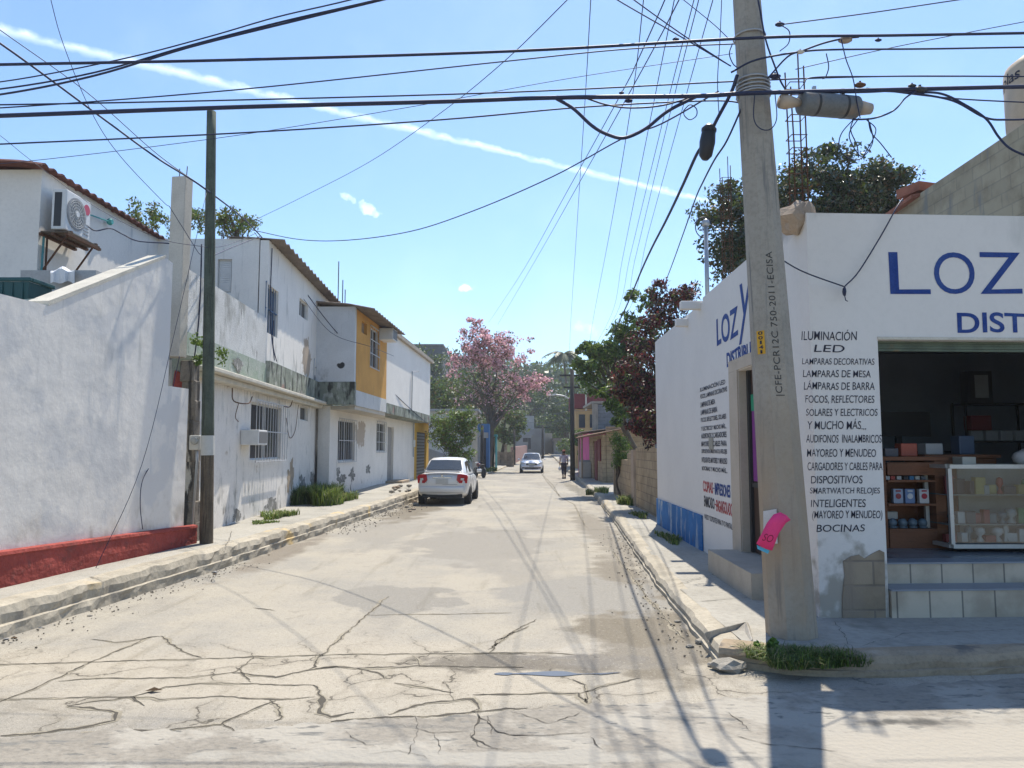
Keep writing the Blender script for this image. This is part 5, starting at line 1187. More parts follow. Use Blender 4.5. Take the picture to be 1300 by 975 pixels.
# yard behind the wall: low basin wall, slab, crate, cloth, scrap
bt = empty('wash_basin_wall', (-6.8, 11.3, 3.2), 'stained grey concrete basin wall behind the sloping boundary wall', 'wall')
q = [P(x, y, 11.2) for x, y in ((26, 343), (122, 343), (122, 420), (26, 420))]
BSN = mk('stained_basin', (.40, .41, .41), .9, .15, 2, .08, bump=.4, spots=[((.09, .09, .095), 1.6, .6, .72, (1.5, 1.5, .5), None)])
mb = MB(); mb.prism(q, (0, .15, 0)); mb.box((q[1].x - .07, 11.9, (q[1].z + 3) / 2), (.14, 1.1, q[1].z - 3.0)); part('basin_panel', mb, BSN, bt)
mb = MB(); q = [P(x, y, 9.2) for x, y in ((-120, 395), (160, 395))]
ys_ = MB(); ys_.prism([Vector((-11, 7, 3.28)), Vector((-5.95, 7, 3.28)), Vector((-5.55, 11.0, 3.28)), Vector((-11, 11.6, 3.28))], (0, 0, .1)); solo('yard_roof', ys_, CONC, 'flat concrete yard roof behind the boundary wall', 'roof')
ct = P(18, 382, 9.7); crt = empty('plastic_crate', (ct.x, 9.7, 3.40), 'dark green plastic crate on the yard roof behind the wall', 'crate')
GRNC = flat('crate_green', (.012, .07, .075), .5); zt = P(29, 358, 9.7).z; w_ = .62
mb = MB(); z0 = zt - .40; vs = []
for z, k in ((z0, .92), (zt - .05, 1.0)): vs.append([(ct.x + sx * .34 * k, 9.7 + sy * .24 * k, z) for sx, sy in ((-1, -1), (1, -1), (1, 1), (-1, 1))])
mb.add(vs[0] + vs[1], [(0, 1, 5, 4), (1, 2, 6, 5), (2, 3, 7, 6), (3, 0, 4, 7), (0, 3, 2, 1)]); o = part('crate_body', mb, GRNC, crt)
mb = MB(); 
for (c, d) in (((ct.x, 9.46, zt - .02), (.74, .05, .05)), ((ct.x, 9.94, zt - .02), (.74, .05, .05)), ((ct.x - .35, 9.7, zt - .02), (.05, .43, .05)), ((ct.x + .35, 9.7, zt - .02), (.05, .43, .05))): mb.box(c, d)
for k in range(5): mb.box((ct.x - .26 + .13 * k, 9.462, zt - .2), (.02, .03, .28))
part('rim', mb, GRNC, crt, bev=.01)
rows = []
for i in range(9):
    u = i / 8; rows.append([P(64 + 30 * u, 340 - 3 * math.sin(u * 3) - (0 if j else -3) + j * 5.2 + 2 * math.sin(u * 9 + j), 11.05 - .03 * math.sin(u * 14) - (.0 if j else -.2)) for j in range(5)])
rows = [[p for p in r] for r in rows]
o = solo('white_cloth', sheet(rows), flat('cloth_white', (.68, .69, .70), .9), 'white cloth hung over the stained basin wall', 'cloth'); o.modifiers.new('th', 'SOLIDIFY').thickness = .008
scr = 'scrap boards lying on the yard roof'
for i, (x0, y0, x1, y1, w, col, lab) in enumerate([(0, 375, 30, 384, .05, (.40, .30, .2), 'long brown scrap stick'), (30, 385, 66, 382, .10, (.42, .48, .42), 'pale green scrap board'), (52, 380, 64, 381, .09, (.5, .45, .35), 'short cream scrap board'), (70, 378, 88, 374, .1, (.35, .25, .2), 'brown scrap brick'), (84, 374, 93, 372, .05, (.6, .6, .58), 'white scrap strip')]):
    a = P(x0, y0, 9.0 + .25 * (i // 2)); b = P(x1, y1, 9.1 + .25 * (i // 2)); dz_ = (b - a)
    M = dz_.to_track_quat('X', 'Z').to_matrix(); mb = MB().box((a + b) / 2, (dz_.length, w * 2.2, w * .5), M)
    solo('scrap_board', mb, mk('scrap%d' % i, col, .9, .2, 6, .1), lab + ' on the yard roof by the dark green crate', 'board', scr)

# peeled and stained patches on the left walls
PEEL = mk('peeled_render', (.43, .345, .25), .95, .2, 6, .12, bump=.5, bs=30); DARKST = mk('damp_stain', (.24, .235, .215), .95, .25, 6, .15, bump=.4, bs=30, spots=[((.42, .41, .38), 9, .5, .62, (1, 1, .7), None)])
def peel(PL, px, py, rs, rz, mat, parent, name, seed, o=.0045):
    S, z = PL.hit(px, py); pts = []
    for i in range(44):
        a = i / 44 * 2 * math.pi; k = 1 + .75 * noise.fractal(Vector((math.cos(a) * 1.5, math.sin(a) * 1.5, seed * 3.7)), .7, 2, 4); pts.append(PL.at(S + rs * k * math.cos(a), z + rz * k * math.sin(a), o))
    part(name, MB().add([PL.at(S, z, o)] + pts, [(0, 1 + i, 1 + (i + 1) % 44) for i in range(44)]), mat, parent, recalc=False)
for i, (px, py, rs, rz, m, nm) in enumerate([(368, 605, .34, .42, PEEL, 'peeled_patch'), (384, 612, .35, .25, DARKST, 'damp_stain'), (398, 610, .5, .42, DARKST, 'damp_stain'), (344, 640, .4, .12, DARKST, 'damp_stain'), (300, 655, .3, .10, DARKST, 'damp_stain')]): peel(PA, px, py, rs, rz, m, HA, nm, i + 1)
for i, (px, py, rs, rz, m, nm) in enumerate([(429, 600, .22, .14, DARKST, 'damp_stain'), (447, 602, .4, .22, DARKST, 'damp_stain'), (467, 597, .35, .18, DARKST, 'damp_stain'), (434, 608, .5, .12, DARKST, 'damp_stain')]): peel(PB, px, py, rs, rz, m, HB, nm, i + 11)
for i, (px, py, rs, rz, m, nm) in enumerate([(377, 500, .5, .10, DARKST, 'damp_stain'), (300, 463, .3, .12, DARKST, 'damp_stain')]): peel(PA, px, py, rs, rz, m, HA, nm, i + 21, .115 if i == 0 else .04)

# ------------------------------------------------------------------ far end of the street, left
BLUEW = mk('blue_wall', (.07, .20, .42), .8, .15, 2, .05, bump=.2); TEAL = mk('teal_paint', (.06, .34, .36), .7, .2, 3, .06, bump=.2)
WW = mk('plain_white', (.46, .46, .44), .9, .12, 1.5, .06, bump=.3, spots=[((.3, .3, .28), 2.5, .58, .72, (2, 2, .3), None)])
GREYW = mk('grey_far_wall', (.30, .305, .31), .9, .15, .8, .05, bump=.2); SANDW = mk('sand_far_wall', (.46, .41, .33), .9, .15, .8, .05, bump=.2)
STONE = blockmat('stone_wall', (.36, .29, .22), (.18, .15, .12), R(80), .5, .25, .35, bump=.6)
def fbox(mb, px0, px1, py0, Y, dep, py1=None, z0=None, mi=0):
    a = P(px0, py0, Y); b = P(px1, py0, Y); zb = P(px0, py1, Y).z if py1 else (z0 if z0 is not None else gz(Y) - .1)
    return mb.box(((a.x + b.x) / 2, Y + dep / 2, (a.z + zb) / 2), (abs(b.x - a.x), dep, abs(a.z - zb)), mi=mi)
t = empty('corrugated_fence', (-4.3, 40, .1), 'leaning grey corrugated sheet fence beside the yellow garage', 'fence')
rows = []
a = P(544, 568, 43.6); b = P(577, 580, 45.5)
for i in range(41):
    u = i / 40; p = a.lerp(b, u); o_ = .04 * math.sin(i * 1.6); rows.append([Vector((p.x + .0, p.y + o_, .1)), Vector((p.x - .15 + o_, p.y - .1, p.z))])
o = part('sheets', sheet(rows), flat('tin_grey', (.26, .28, .30), .5, metal=.4), t); o.modifiers.new('th', 'SOLIDIFY').thickness = .02
part('post', MB().tube([(b.x, b.y + .1, 0), (b.x, b.y + .1, b.z + .2)], .05, 8), GALV, t)
t = empty('low_white_house', (-6, 50, .1), 'low weathered white house half hidden by the roadside bush', 'house')
mb = fbox(MB(), 520, 602, 522, 52, 4); part('wall', mb, WW, t); mb = fbox(MB(), 600, 606, 520, 51.8, .3); part('corner_post', mb, SANDW, t); part('roof', fbox(MB(), 516, 608, 519, 51.7, 4.6, 522), GREYW, t)
t = empty('blue_house', (-2.5, 56, .1), 'small blue painted house front beyond the bush', 'house')
mb = fbox(MB(), 603, 621, 538, 57, 3.5); part('wall', mb, BLUEW, t); part('white_panel', fbox(MB(), 604, 610, 548, 56.95, .1, 585), WW, t); part('door', fbox(MB(), 611.5, 617, 555, 56.94, .1, 594), DARKM, t)
part('sign_panel', fbox(MB(), 613, 620, 549, 56.5, .06, 556), WW, t)
t = empty('teal_kiosk', (-1.6, 62, .1), 'open teal painted kiosk with folding doors', 'kiosk')
c = P(623, 590, 61); mb = fbox(MB(), 621, 623, 553, 60.5, 2.6); part('door', mb, TEAL, t); mb = fbox(MB(), 628.5, 630.5, 553, 60.8, 2.4); part('door', mb, TEAL, t); mb = fbox(MB(), 621, 631, 551.5, 60.4, 3, 553.5); part('roof', mb, TEAL, t); mb = fbox(MB(), 623.2, 628, 556, 63, .1); part('back_panel', mb, SANDW, t)
t = empty('stone_garden_wall', (-.6, 72, .2), 'low brown stone garden wall with pillars past the teal kiosk', 'wall')
mb = fbox(MB(), 631, 652, 574, 70, .4); part('wall_panel', mb, STONE, t)
for x, y in ((633, 572), (642, 564), (651, 571)): part('pillar', fbox(MB(), x - 1.6, x + 1.6, y, 69.8, .8), STONE, t)
t = empty('rose_garden_wall', (1, 84, .4), 'pinkish plastered wall along the far left pavement', 'wall')
a = P(652, 569, 76); b = P(674, 572, 104); mb = MB(); mb.prism([Vector((a.x, 76, .2)), Vector((b.x - .5, 104, .6)), Vector((b.x - .5, 104, 2.3)), Vector((a.x, 76, 2.0))], (-.3, 0, 0)); part('wall_panel', mb, mk('rose_wall', (.42, .25, .22), .9, .15, 1, .05), t)
t = empty('grey_stepped_house', (.5, 104, .7), 'grey two storey house with a roof terrace at the far left', 'house')
part('wall', fbox(MB(), 652, 675, 552, 104, 8), GREYW, t); part('upper_storey', fbox(MB(), 663, 678, 528, 108, 6, 553), WW, t); part('window', fbox(MB(), 664, 670, 556, 103.9, .2, 561), DARKM, t); part('terrace_wall', fbox(MB(), 658, 678, 545, 106, .4, 553), GREYW, t)
part('door', fbox(MB(), 670.5, 674, 556, 103.9, .2, 570), DARKM, t); part('water_tank', MB().lathe(P(660, 549, 107), [(.8, 0), (.8, 1.2), (.4, 1.5)], 14), flat('tank_black', (.03, .03, .035)), t)
t = empty('grey_corner_house', (4, 116, .9), 'windowless grey house where the street bends', 'house')
part('wall', fbox(MB(), 674, 692, 544, 114, 8), GREYW, t); part('side_wall', fbox(MB(), 692, 701, 550, 118, 8), SANDW, t)
t = empty('far_low_house', (9, 116, .9), 'low shaded house at the far right street bend', 'house')
part('wall', fbox(MB(), 704, 726, 560, 112, 8), GREYW, t); part('roof', fbox(MB(), 702, 728, 556, 111, 9, 560), FIBRE, t)
t = empty('hilltop_block', (-10, 95, .9), 'dark concrete building block above the trees on the left', 'building')
part('wall', fbox(MB(), 525, 562, 438, 96, 8), mk('dark_concrete_far', (.13, .14, .15), .9, .2, .6, .06), t); part('roof', fbox(MB(), 524, 563, 436.6, 95.8, 8.6, 438.2), GREYW, t)

# far utility poles
def upole(px, pyb, pyt, Y, r, mat, label, arms=()):
    b = P(px, pyb, Y); z0 = gz(Y) ; tpz = P(px, pyt, Y).z; t = empty('far_utility_pole', (b.x, Y, z0), label, 'utility pole')
    part('shaft', MB().tube([(b.x, Y, z0 - .1), (b.x, Y, tpz)], [r, r * .75], 10), mat, t, smooth=True)
    for dz, hw in arms: part('cross_arm', MB().box((b.x, Y, tpz - dz), (hw * 2, .1, .1)), mat, t)
    return t
DKW = mk('dark_pole', (.045, .042, .04), .9, .3, 3, .1)
upole(727, 607, 468, 43.5, .15, DKW, 'dark wooden utility pole by the pink house', ((.4, .7), (1.1, .5)))
upole(689, 583, 540, 95, .18, DKW, 'thin utility pole by the grey houses at the street bend', ((.3, .9),))
upole(653, 587, 545, 74, .12, DKW, 'slim pole on the far left pavement by the rose wall')
upole(612, 597, 540, 52, .14, DKW, 'short dark post in front of the blue house')
b = P(712, 560, 70)
t = empty('street_lamp', (b.x, 70, .2), 'far street lamp with a curved arm near the bend', 'street lamp')
part('post', MB().tube(spline([(b.x + 1.0, 70, .1), (b.x + 1.0, 70, 5.6), (b.x + .6, 70, 6.6), (b.x - .6, 70, 6.9)], 5), .07, 8), GALV, t, smooth=True); part('lamp_head', MB().box((b.x - .9, 70, 6.86), (.7, .25, .14), bev=.04), ACW, t)

# ------------------------------------------------------------------ cars
PAINTW = NB('car_paint_silver_white'); PAINTW.b.inputs['Base Color'].default_value = (.66, .65, .63, 1); PAINTW.b.inputs['Metallic'].default_value = .15; PAINTW.b.inputs['Roughness'].default_value = .35; PAINTW.b.inputs['Coat Weight'].default_value = .5; PAINTW.b.inputs['Coat Roughness'].default_value = .06
PAINT2 = NB('car_paint_white'); PAINT2.b.inputs['Base Color'].default_value = (.84, .83, .81, 1); PAINT2.b.inputs['Roughness'].default_value = .3; PAINT2.b.inputs['Coat Weight'].default_value = .6; PAINT2.b.inputs['Coat Roughness'].default_value = .05
TYRE = flat('tyre', (.018, .018, .018), .9); RIM = flat('rim', (.42, .42, .43), .35, metal=.7); BLKP = flat('black_plastic', (.02, .02, .022), .5)
LAMPR = flat('tail_red', (.42, .012, .02), .2, spec=.6); LAMPW = flat('lamp_clear', (.62, .62, .60), .15, spec=.6); PLATE = flat('plate', (.55, .55, .52), .6); CHROME = flat('chrome', (.6, .6, .6), .15, metal=1); SEAM = flat('seam', (.10, .10, .10), .7)
def car(name, label, loc, rz, paint_m, st, cab, Lr, plate_txt=None, front_view=False, W=1.0):
    t = empty(name, loc, label, 'car', rz=rz, world=False)
    rows = []
    for (y, zb, zt, w) in st:
        half = [(0, zb), (w * .80, zb), (w * .97, zb + .10), (w * 1.0, zb + (zt - zb) * .42), (w * .985, zb + (zt - zb) * .66), (w * .955, zt - .09), (w * .84, zt - .015), (w * .45, zt + .012), (0, zt + .018)]
        ring = [Vector((x, y, z)) for x, z in half] + [Vector((-x, y, z)) for x, z in half[-2:0:-1]]; ring.append(ring[0].copy()); rows.append(ring)
    mb = sheet(rows); n = len(rows[0]) - 1
    mb.add(rows[0][:n], [tuple(range(n))]); mb.add(rows[-1][:n], [tuple(range(n))])
    body = part('body', mb, paint_m, t, smooth=True)
    bm = bmesh.new(); bm.from_mesh(body.data); bmesh.ops.remove_doubles(bm, verts=bm.verts, dist=.0005); bmesh.ops.recalc_face_normals(bm, faces=bm.faces); bm.to_mesh(body.data); bm.free()
    ss = body.modifiers.new('s', 'SUBSURF'); ss.levels = ss.render_levels = 2
    # cabin
    crow = []
    for (y, zl, zh, wb, wt) in cab:
        half = [(wb, zl), (wb * .99, zl + .02), (wt + .02, zh - .05), (wt * .93, zh - .01), (wt * .5, zh + .015), (0, zh + .02)]
        crow.append([Vector((x, y, z)) for x, z in half] + [Vector((-x, y, z)) for x, z in half[-2::-1]])
    mb = sheet(crow); cabin = part('cabin', mb, paint_m, t, smooth=False); bevel(cabin, .02)
    cabin.data.polygons.foreach_set('use_smooth', [True] * len(cabin.data.polygons))
    def lerp_row(i, j, f, k): return crow[i][k].lerp(crow[j][k], f)
    def pane(nm, i0, i1, f0, f1, x0, x1, up):
        pts = []
        for f, xs in ((f0, x0), (f1, x1)):
            zc = lerp_row(i0, i1, f, 4); pts.append((xs, zc.y, zc.z))
        off = Vector((0, (-.012 if up < 0 else .012), .014))
        z_ = lambda q, s_: Vector((s_ * q[0], q[1], q[2])) + off
        mid = lambda q: Vector((0, q[1] - (.03 if up < 0 else -.03), q[2] + .012)) + off
        a, b = pts; mbb = MB(); vs = [z_(a, -1), mid(a), z_(a, 1), z_(b, 1), mid(b), z_(b, -1)]; mbb.add(vs, [(0, 1, 4, 5), (1, 2, 3, 4)])
        o = part(nm, mbb, GLS, t, smooth=True, recalc=False); return o
    pane('rear_window', 0, 1, .10, .90, .60 * W, .50 * W, -1); pane('windscreen', 3, 4, .10, .90, .50 * W, .64 * W, 1)
    for sx in (-1, 1):
        k = 0 if sx > 0 else len(crow[0]) - 1
        def sp(y, f):
            for i in range(len(cab) - 1):
                if cab[i][0] <= y <= cab[i + 1][0]:
                    u = (y - cab[i][0]) / (cab[i + 1][0] - cab[i][0]); a = crow[i][1].lerp(crow[i + 1][1], u); b = crow[i][2].lerp(crow[i + 1][2], u); p = a.lerp(b, f); return Vector((sx * (p.x + .008), p.y, p.z))
        mbs = cab[2][0] + .03
        for nm, y0, y1, yt0, yt1 in (('side_window', cab[1][0] - .28, mbs - .04, cab[1][0] + .08, mbs - .04), ('side_window', mbs + .04, cab[4][0] - .38, mbs + .04, cab[3][0] + .02)):
            mbb = MB().quad(sp(y0, .10), sp(y1, .10), sp(yt1, .90), sp(yt0, .90)); part(nm, mbb, GLS, t, recalc=False)
        mbb = MB().box((sx * (st[4][3] + .10), cab[4][0] - .25, 1.02), (.17, .10, .12), bev=.03); part('wing_mirror', mbb, paint_m, t, smooth=True)
        for yy_ in (cab[1][0] - .05, mbs, cab[4][0] - .02):
            mbb = MB().tube([(sx * (st[4][3] * .995 + .0), yy_, .36), (sx * (st[4][3] * .988 + .003), yy_, .70), (sx * (st[4][3] * .955), yy_, .93)], .005, 4); part('door_seam', mbb, SEAM, t)
        for yy_ in (mbs - .18, cab[4][0] - .9):
            part('door_handle', MB().box((sx * (st[4][3] * .985), yy_, .83), (.03, .15, .035), bev=.01), paint_m, t)
        for yy_ in Lr:
            x = sx * (st[4][3] - .10); part('wheel_arch', MB().lathe((sx * (st[4][3] - .10), yy_, .31), [(.355, -.10), (.36, .098 if True else 0)] if sx > 0 else [(.36, -.098), (.355, .10)], 22, axis='X'), BLKP, t)
            w_ = empty_part('wheel', t, (x, yy_, .30)); 
            tyre = part('tyre', MB().lathe((x + sx * .015, yy_, .30), [(.19, -.095), (.27, -.1), (.298, -.07), (.302, 0), (.298, .07), (.27, .1), (.19, .095)], 24, axis='X'), TYRE, w_, smooth=True)
            mbb = MB().lathe((x + sx * .085, yy_, .30), [(.195, -.02), (.19, .02), (.14, .012), (.03, .02), (.02, .03)] if sx > 0 else [(.02, -.03), (.03, -.02), (.14, -.012), (.19, -.02), (.195, .02)], 20, axis='X')
            for q in range(5):
                a = q * 2 * math.pi / 5; mbb.box((x + sx * .108, yy_ + .10 * math.cos(a), .30 + .10 * math.sin(a)), (.012, .05, .05), mi=1)
            part('rim', mbb, [RIM, BLKP], w_)
    return t, st, cab
def empty_part(name, parent, loc):
    o = bpy.data.objects.new(name, None); COL.objects.link(o); o.parent = parent; o.empty_display_size = .1; OFF[o.name] = OFF[parent.name]; return o
stA = [(-2.12, .36, .84, .66), (-2.06, .26, 1.00, .78), (-1.75, .21, 1.045, .835), (-1.0, .19, .99, .85), (0, .19, .965, .855), (.9, .19, .965, .85), (1.45, .20, .92, .835), (1.9, .22, .80, .77), (2.1, .30, .68, .62)]
cabA = [(-1.68, .98, 1.05, .70, .62), (-1.02, .97, 1.44, .76, .56), (-.35, .96, 1.505, .77, .57), (.22, .96, 1.48, .77, .56), (1.12, .95, .99, .72, .64)]
rl = G(540, 638); cA, st_, cb_ = car('parked_car', 'silver white sedan parked by the left kerb seen from behind', (-2.17, 26.35, 0), R(-2.2), PAINTW.m, stA, cabA, (-1.22, 1.27))
for sx in (-1, 1):
    pts = [(.50, .98), (.60, 1.0), (.775, .965), (.82, .90), (.80, .70), (.56, .705), (.47, .80)]
    mb = MB(); mb.prism([Vector((sx * x, -2.145 + max(0, (x - .55)) * .50, z)) for x, z in pts], (0, .16, 0)); part('tail_light', mb, LAMPR, cA, bev=.008)
    mb = MB(); mb.prism([Vector((sx * x, -2.155 + max(0, (x - .55)) * .50, z)) for x, z in ((.60, .80), (.70, .80), (.71, .86), (.61, .87))], (0, .03, 0)); part('reverse_light', mb, LAMPW, cA)
mb = MB(); mb.box((0, -2.118, .76), (.40, .02, .16)); pl2 = part('licence_plate', mb, PLATE, cA)
part('boot_trim', MB().box((0, -2.10, .88), (.62, .03, .03)), CHROME, cA); part('emblem', MB().lathe((0, -2.10, .94), [(.035, -.01), (.035, .01)], 12, axis='Y'), CHROME, cA)
part('spoiler', MB().box((0, -2.0, 1.075), (1.15, .20, .035), bev=.015), PAINTW.m, cA)
mb = MB(); 
for a, b in (((-.52, 1.0), (-.50, .72)), ((.52, 1.0), (.50, .72)), ((-.50, .66), (.50, .66))): mb.tube([(a[0], -2.095, a[1]), (b[0], -2.13, b[1])], .006, 4)
part('boot_seam', mb, SEAM, cA)
mb = MB().box((0, -2.10, .50), (1.46, .10, .22), bev=.05); part('rear_bumper', mb, PAINTW.m, cA, smooth=True); part('lower_valance', MB().box((0, -2.04, .30), (1.30, .10, .12), bev=.02), BLKP, cA); part('exhaust', MB().tube([(-.45, -2.16, .26), (-.45, -1.7, .26)], .03, 8), DARKM, cA)

stB = [(-2.2, .38, .92, .70), (-2.12, .28, 1.02, .82), (-1.75, .22, 1.06, .87), (-1.0, .20, 1.0, .885), (0, .20, .985, .89), (.9, .20, .985, .885), (1.45, .21, .95, .87), (1.95, .23, .84, .82), (2.2, .32, .70, .68)]
cabB = [(-1.7, 1.0, 1.07, .72, .64), (-1.02, .99, 1.42, .78, .58), (-.35, .98, 1.48, .80, .59), (.25, .98, 1.46, .80, .58), (1.15, .97, 1.0, .76, .67)]
gB_ = G(676, 600.6); cB, _, _ = car('approaching_car', 'white sedan driving towards the camera down the street', (gB_.x, gB_.y + 2.1, 0), R(180 - 1.8), PAINT2.m, stB, cabB, (-1.3, 1.33), W=1.04)
for sx in (-1, 1):
    mb = MB(); mb.prism([Vector((sx * x, 2.20 - max(0, (x - .45)) * .55, z)) for x, z in ((.44, .70), (.56, .745), (.80, .82), (.82, .74), (.62, .65))], (0, -.14, 0)); part('headlight', mb, LAMPW, cB)
    mb = MB().box((sx * .62, 2.13, .42), (.20, .12, .12), bev=.03); part('fog_lamp_recess', mb, BLKP, cB)
part('upper_grille', MB().box((0, 2.20, .665), (.82, .06, .13), bev=.03), BLKP, cB); part('grille_bar', MB().box((0, 2.236, .66), (.5, .012, .03)), CHROME, cB); part('front_bumper', MB().box((0, 2.16, .50), (1.46, .14, .14), bev=.05), PAINT2.m, cB, smooth=True)
part('lower_grille', MB().box((0, 2.19, .37), (1.0, .10, .09), bev=.02), BLKP, cB); part('licence_plate', MB().box((0, 2.245, .50), (.34, .012, .13)), PLATE, cB); part('bumper_lip', MB().box((0, 2.14, .28), (1.4, .16, .06), bev=.02), PAINT2.m, cB)

# ------------------------------------------------------------------ motorcycle behind the parked car
mg = G(609, 606.5)
mo = empty('motorcycle', (mg.x, mg.y, 0), 'dark motorcycle standing by the kerb past the parked car', 'motorcycle', rz=R(25), world=False)
for y in (-.62, .64):
    w_ = empty_part('wheel', mo, (0, y, .3)); mb = MB().lathe((0, y, .30), [(.22, -.05), (.29, -.045), (.30, 0), (.29, .045), (.22, .05)], 22, axis='X'); part('tyre', mb, TYRE, w_, smooth=True)
    mb = MB().lathe((0, y, .30), [(.225, -.03), (.225, .03), (.2, .03), (.2, -.03)], 20, axis='X')
    for k in range(6): a = k * math.pi / 6; mb.tube([(0, y + .21 * math.cos(a), .3 + .21 * math.sin(a)), (0, y - .21 * math.cos(a), .3 - .21 * math.sin(a))], .008, 4)
    part('rim', mb, RIM, w_)
part('frame', MB().tube(spline([(0, .40, .92), (0, .2, .55), (0, -.1, .35), (0, -.4, .5), (0, -.75, .72)], 4), .03, 8), BLKP, mo); part('engine', MB().box((0, .08, .42), (.26, .34, .30), bev=.05), DARKM, mo)
part('fuel_tank', MB().blobby((0, .18, .80), (.13, .26, .12), 2, .05), flat('tank_paint', (.10, .012, .012), .25), mo, smooth=True); part('seat', MB().box((0, -.32, .80), (.22, .62, .09), bev=.04), BLKP, mo)
for sx in (-1, 1): part('fork', MB().tube([(sx * .08, .64, .30), (sx * .08, .44, .95)], .02, 8), GALV, mo)
part('handlebar', MB().tube(spline([(-.34, .30, 1.02), (-.15, .42, 1.0), (.15, .42, 1.0), (.34, .30, 1.02)], 4), .014, 6), DARKM, mo); part('headlight', MB().lathe((0, .50, .90), [(.03, -.1), (.09, -.03), (.095, .05), (.05, .07)], 14, axis='Y'), LAMPW, mo)
part('exhaust', MB().tube([(.14, .1, .32), (.16, -.3, .30), (.16, -.75, .36)], .035, 8), GALV, mo); part('front_mudguard', MB().tube([(0, .64 + .33 * math.cos(a), .30 + .33 * math.sin(a)) for a in [R(20 + 20 * k) for k in range(7)]], .045, 6), BLKP, mo); part('rear_mudguard', MB().tube([(0, -.62 + .33 * math.cos(a), .30 + .33 * math.sin(a)) for a in [R(30 + 20 * k) for k in range(7)]], .05, 6), BLKP, mo)
for sx in (-1, 1): part('mirror', MB().tube([(sx * .28, .34, 1.02), (sx * .32, .32, 1.18), (sx * .36, .32, 1.2)], [.008, .008, .045], 6), BLKP, mo)

# ------------------------------------------------------------------ person walking
SKIN = flat('skin', (.23, .11, .065), .6); SHIRT = mk('shirt', (.46, .44, .52), .9, .2, 9, .1, kind='obj', bump=.2); TROU = flat('dark_trousers', (.035, .03, .05), .9); HAIR = flat('hair', (.06, .025, .018), .8); CAP = flat('cap', (.30, .09, .06), .8); SHOE = flat('shoe', (.04, .015, .015), .7)
pg = G(716, 607.5); pr_ = empty('person', (pg.x, pg.y, 0), 'person in pale shirt and dark trousers walking by the right kerb', 'person', rz=R(3), world=False)
def skin(name, verts, edges, radii, mat, parent, root=0, sub=2):
    me = bpy.data.meshes.new(name); me.from_pydata([Vector(v) for v in verts], edges, []); me.update()
    o = bpy.data.objects.new(name, me); COL.objects.link(o)
    m = o.modifiers.new('skin', 'SKIN'); m.use_smooth_shade = True
    lay = me.skin_vertices[0].data if me.skin_vertices else None
    if lay is None:
        bm = bmesh.new(); bm.from_mesh(me); bm.verts.layers.skin.verify(); bm.to_mesh(me); bm.free(); lay = me.skin_vertices[0].data
    for i, r in enumerate(radii): lay[i].radius = (r, r) if not isinstance(r, tuple) else r; lay[i].use_root = (i == root)
    s = o.modifiers.new('sub', 'SUBSURF'); s.levels = s.render_levels = sub
    dg = bpy.context.evaluated_depsgraph_get(); nm = bpy.data.meshes.new_from_object(o.evaluated_get(dg)); bpy.data.objects.remove(o); bpy.data.meshes.remove(me)
    nm.name = name; nm.materials.clear(); nm.materials.append(mat); nm.polygons.foreach_set('use_smooth', [True] * len(nm.polygons))
    o = bpy.data.objects.new(name, nm); COL.objects.link(o); o.parent = parent; OFF[o.name] = OFF[parent.name]; return o
# walking away (+y forward), right leg forward
V = [(0, 0, .92), (0, .01, 1.10), (0, .0, 1.30), (0, .0, 1.42), (0, .02, 1.50), (0, .03, 1.58), (0, .035, 1.66),
     (-.09, 0, .88), (-.095, -.10, .50), (-.10, -.36, .16), (-.10, -.33, .05), (-.10, -.22, .03),
     (.09, 0, .88), (.095, .17, .50), (.095, .20, .10), (.095, .22, .05), (.095, .34, .04),
     (-.18, 0, 1.39), (-.225, .05, 1.12), (-.23, .17, .90), (-.23, .20, .81), (.18, 0, 1.39), (.225, -.07, 1.12), (.23, -.08, .88), (.23, -.07, .79)]
E = [(0, 1), (1, 2), (2, 3), (3, 4), (4, 5), (5, 6), (0, 7), (7, 8), (8, 9), (9, 10), (10, 11), (0, 12), (12, 13), (13, 14), (14, 15), (15, 16), (3, 17), (17, 18), (18, 19), (19, 20), (3, 21), (21, 22), (22, 23), (23, 24)]
RR = [.13, (.14, .10), (.16, .11), (.12, .09), .055, .085, .075, .095, .062, .045, .045, .032, .095, .062, .045, .045, .032, .06, .043, .034, .03, .06, .043, .034, .03]
body = skin('body', V, E, RR, SKIN, pr_)
skin('shirt', [(0, 0, .90), (0, .01, 1.10), (0, 0, 1.30), (0, 0, 1.42), (-.19, 0, 1.385), (-.235, .04, 1.17), (.19, 0, 1.385), (.235, -.06, 1.17)], [(0, 1), (1, 2), (2, 3), (3, 4), (4, 5), (3, 6), (6, 7)], [(.175, .145), (.17, .13), (.185, .135), (.13, .10), .082, .068, .082, .068], SHIRT, pr_)
skin('trousers', [(0, 0, .93), (-.09, 0, .86), (-.095, -.10, .50), (-.10, -.30, .24), (.09, 0, .86), (.095, .17, .50), (.095, .20, .18)], [(0, 1), (1, 2), (2, 3), (0, 4), (4, 5), (5, 6)], [.15, .115, .085, .065, .115, .085, .065], TROU, pr_)
part('cap', MB().blobby((0, .02, 1.68), (.105, .115, .075), 2, .05), CAP, pr_, smooth=True); part('hair', MB().blobby((0, -.005, 1.61), (.10, .095, .09), 2, .08), HAIR, pr_, smooth=True)
for sx, y, z in ((-1, -.28, .045), (1, .26, .045)): part('shoe', MB().box((sx * .098, y, z), (.10, .27, .09), bev=.035), SHOE, pr_, smooth=True)
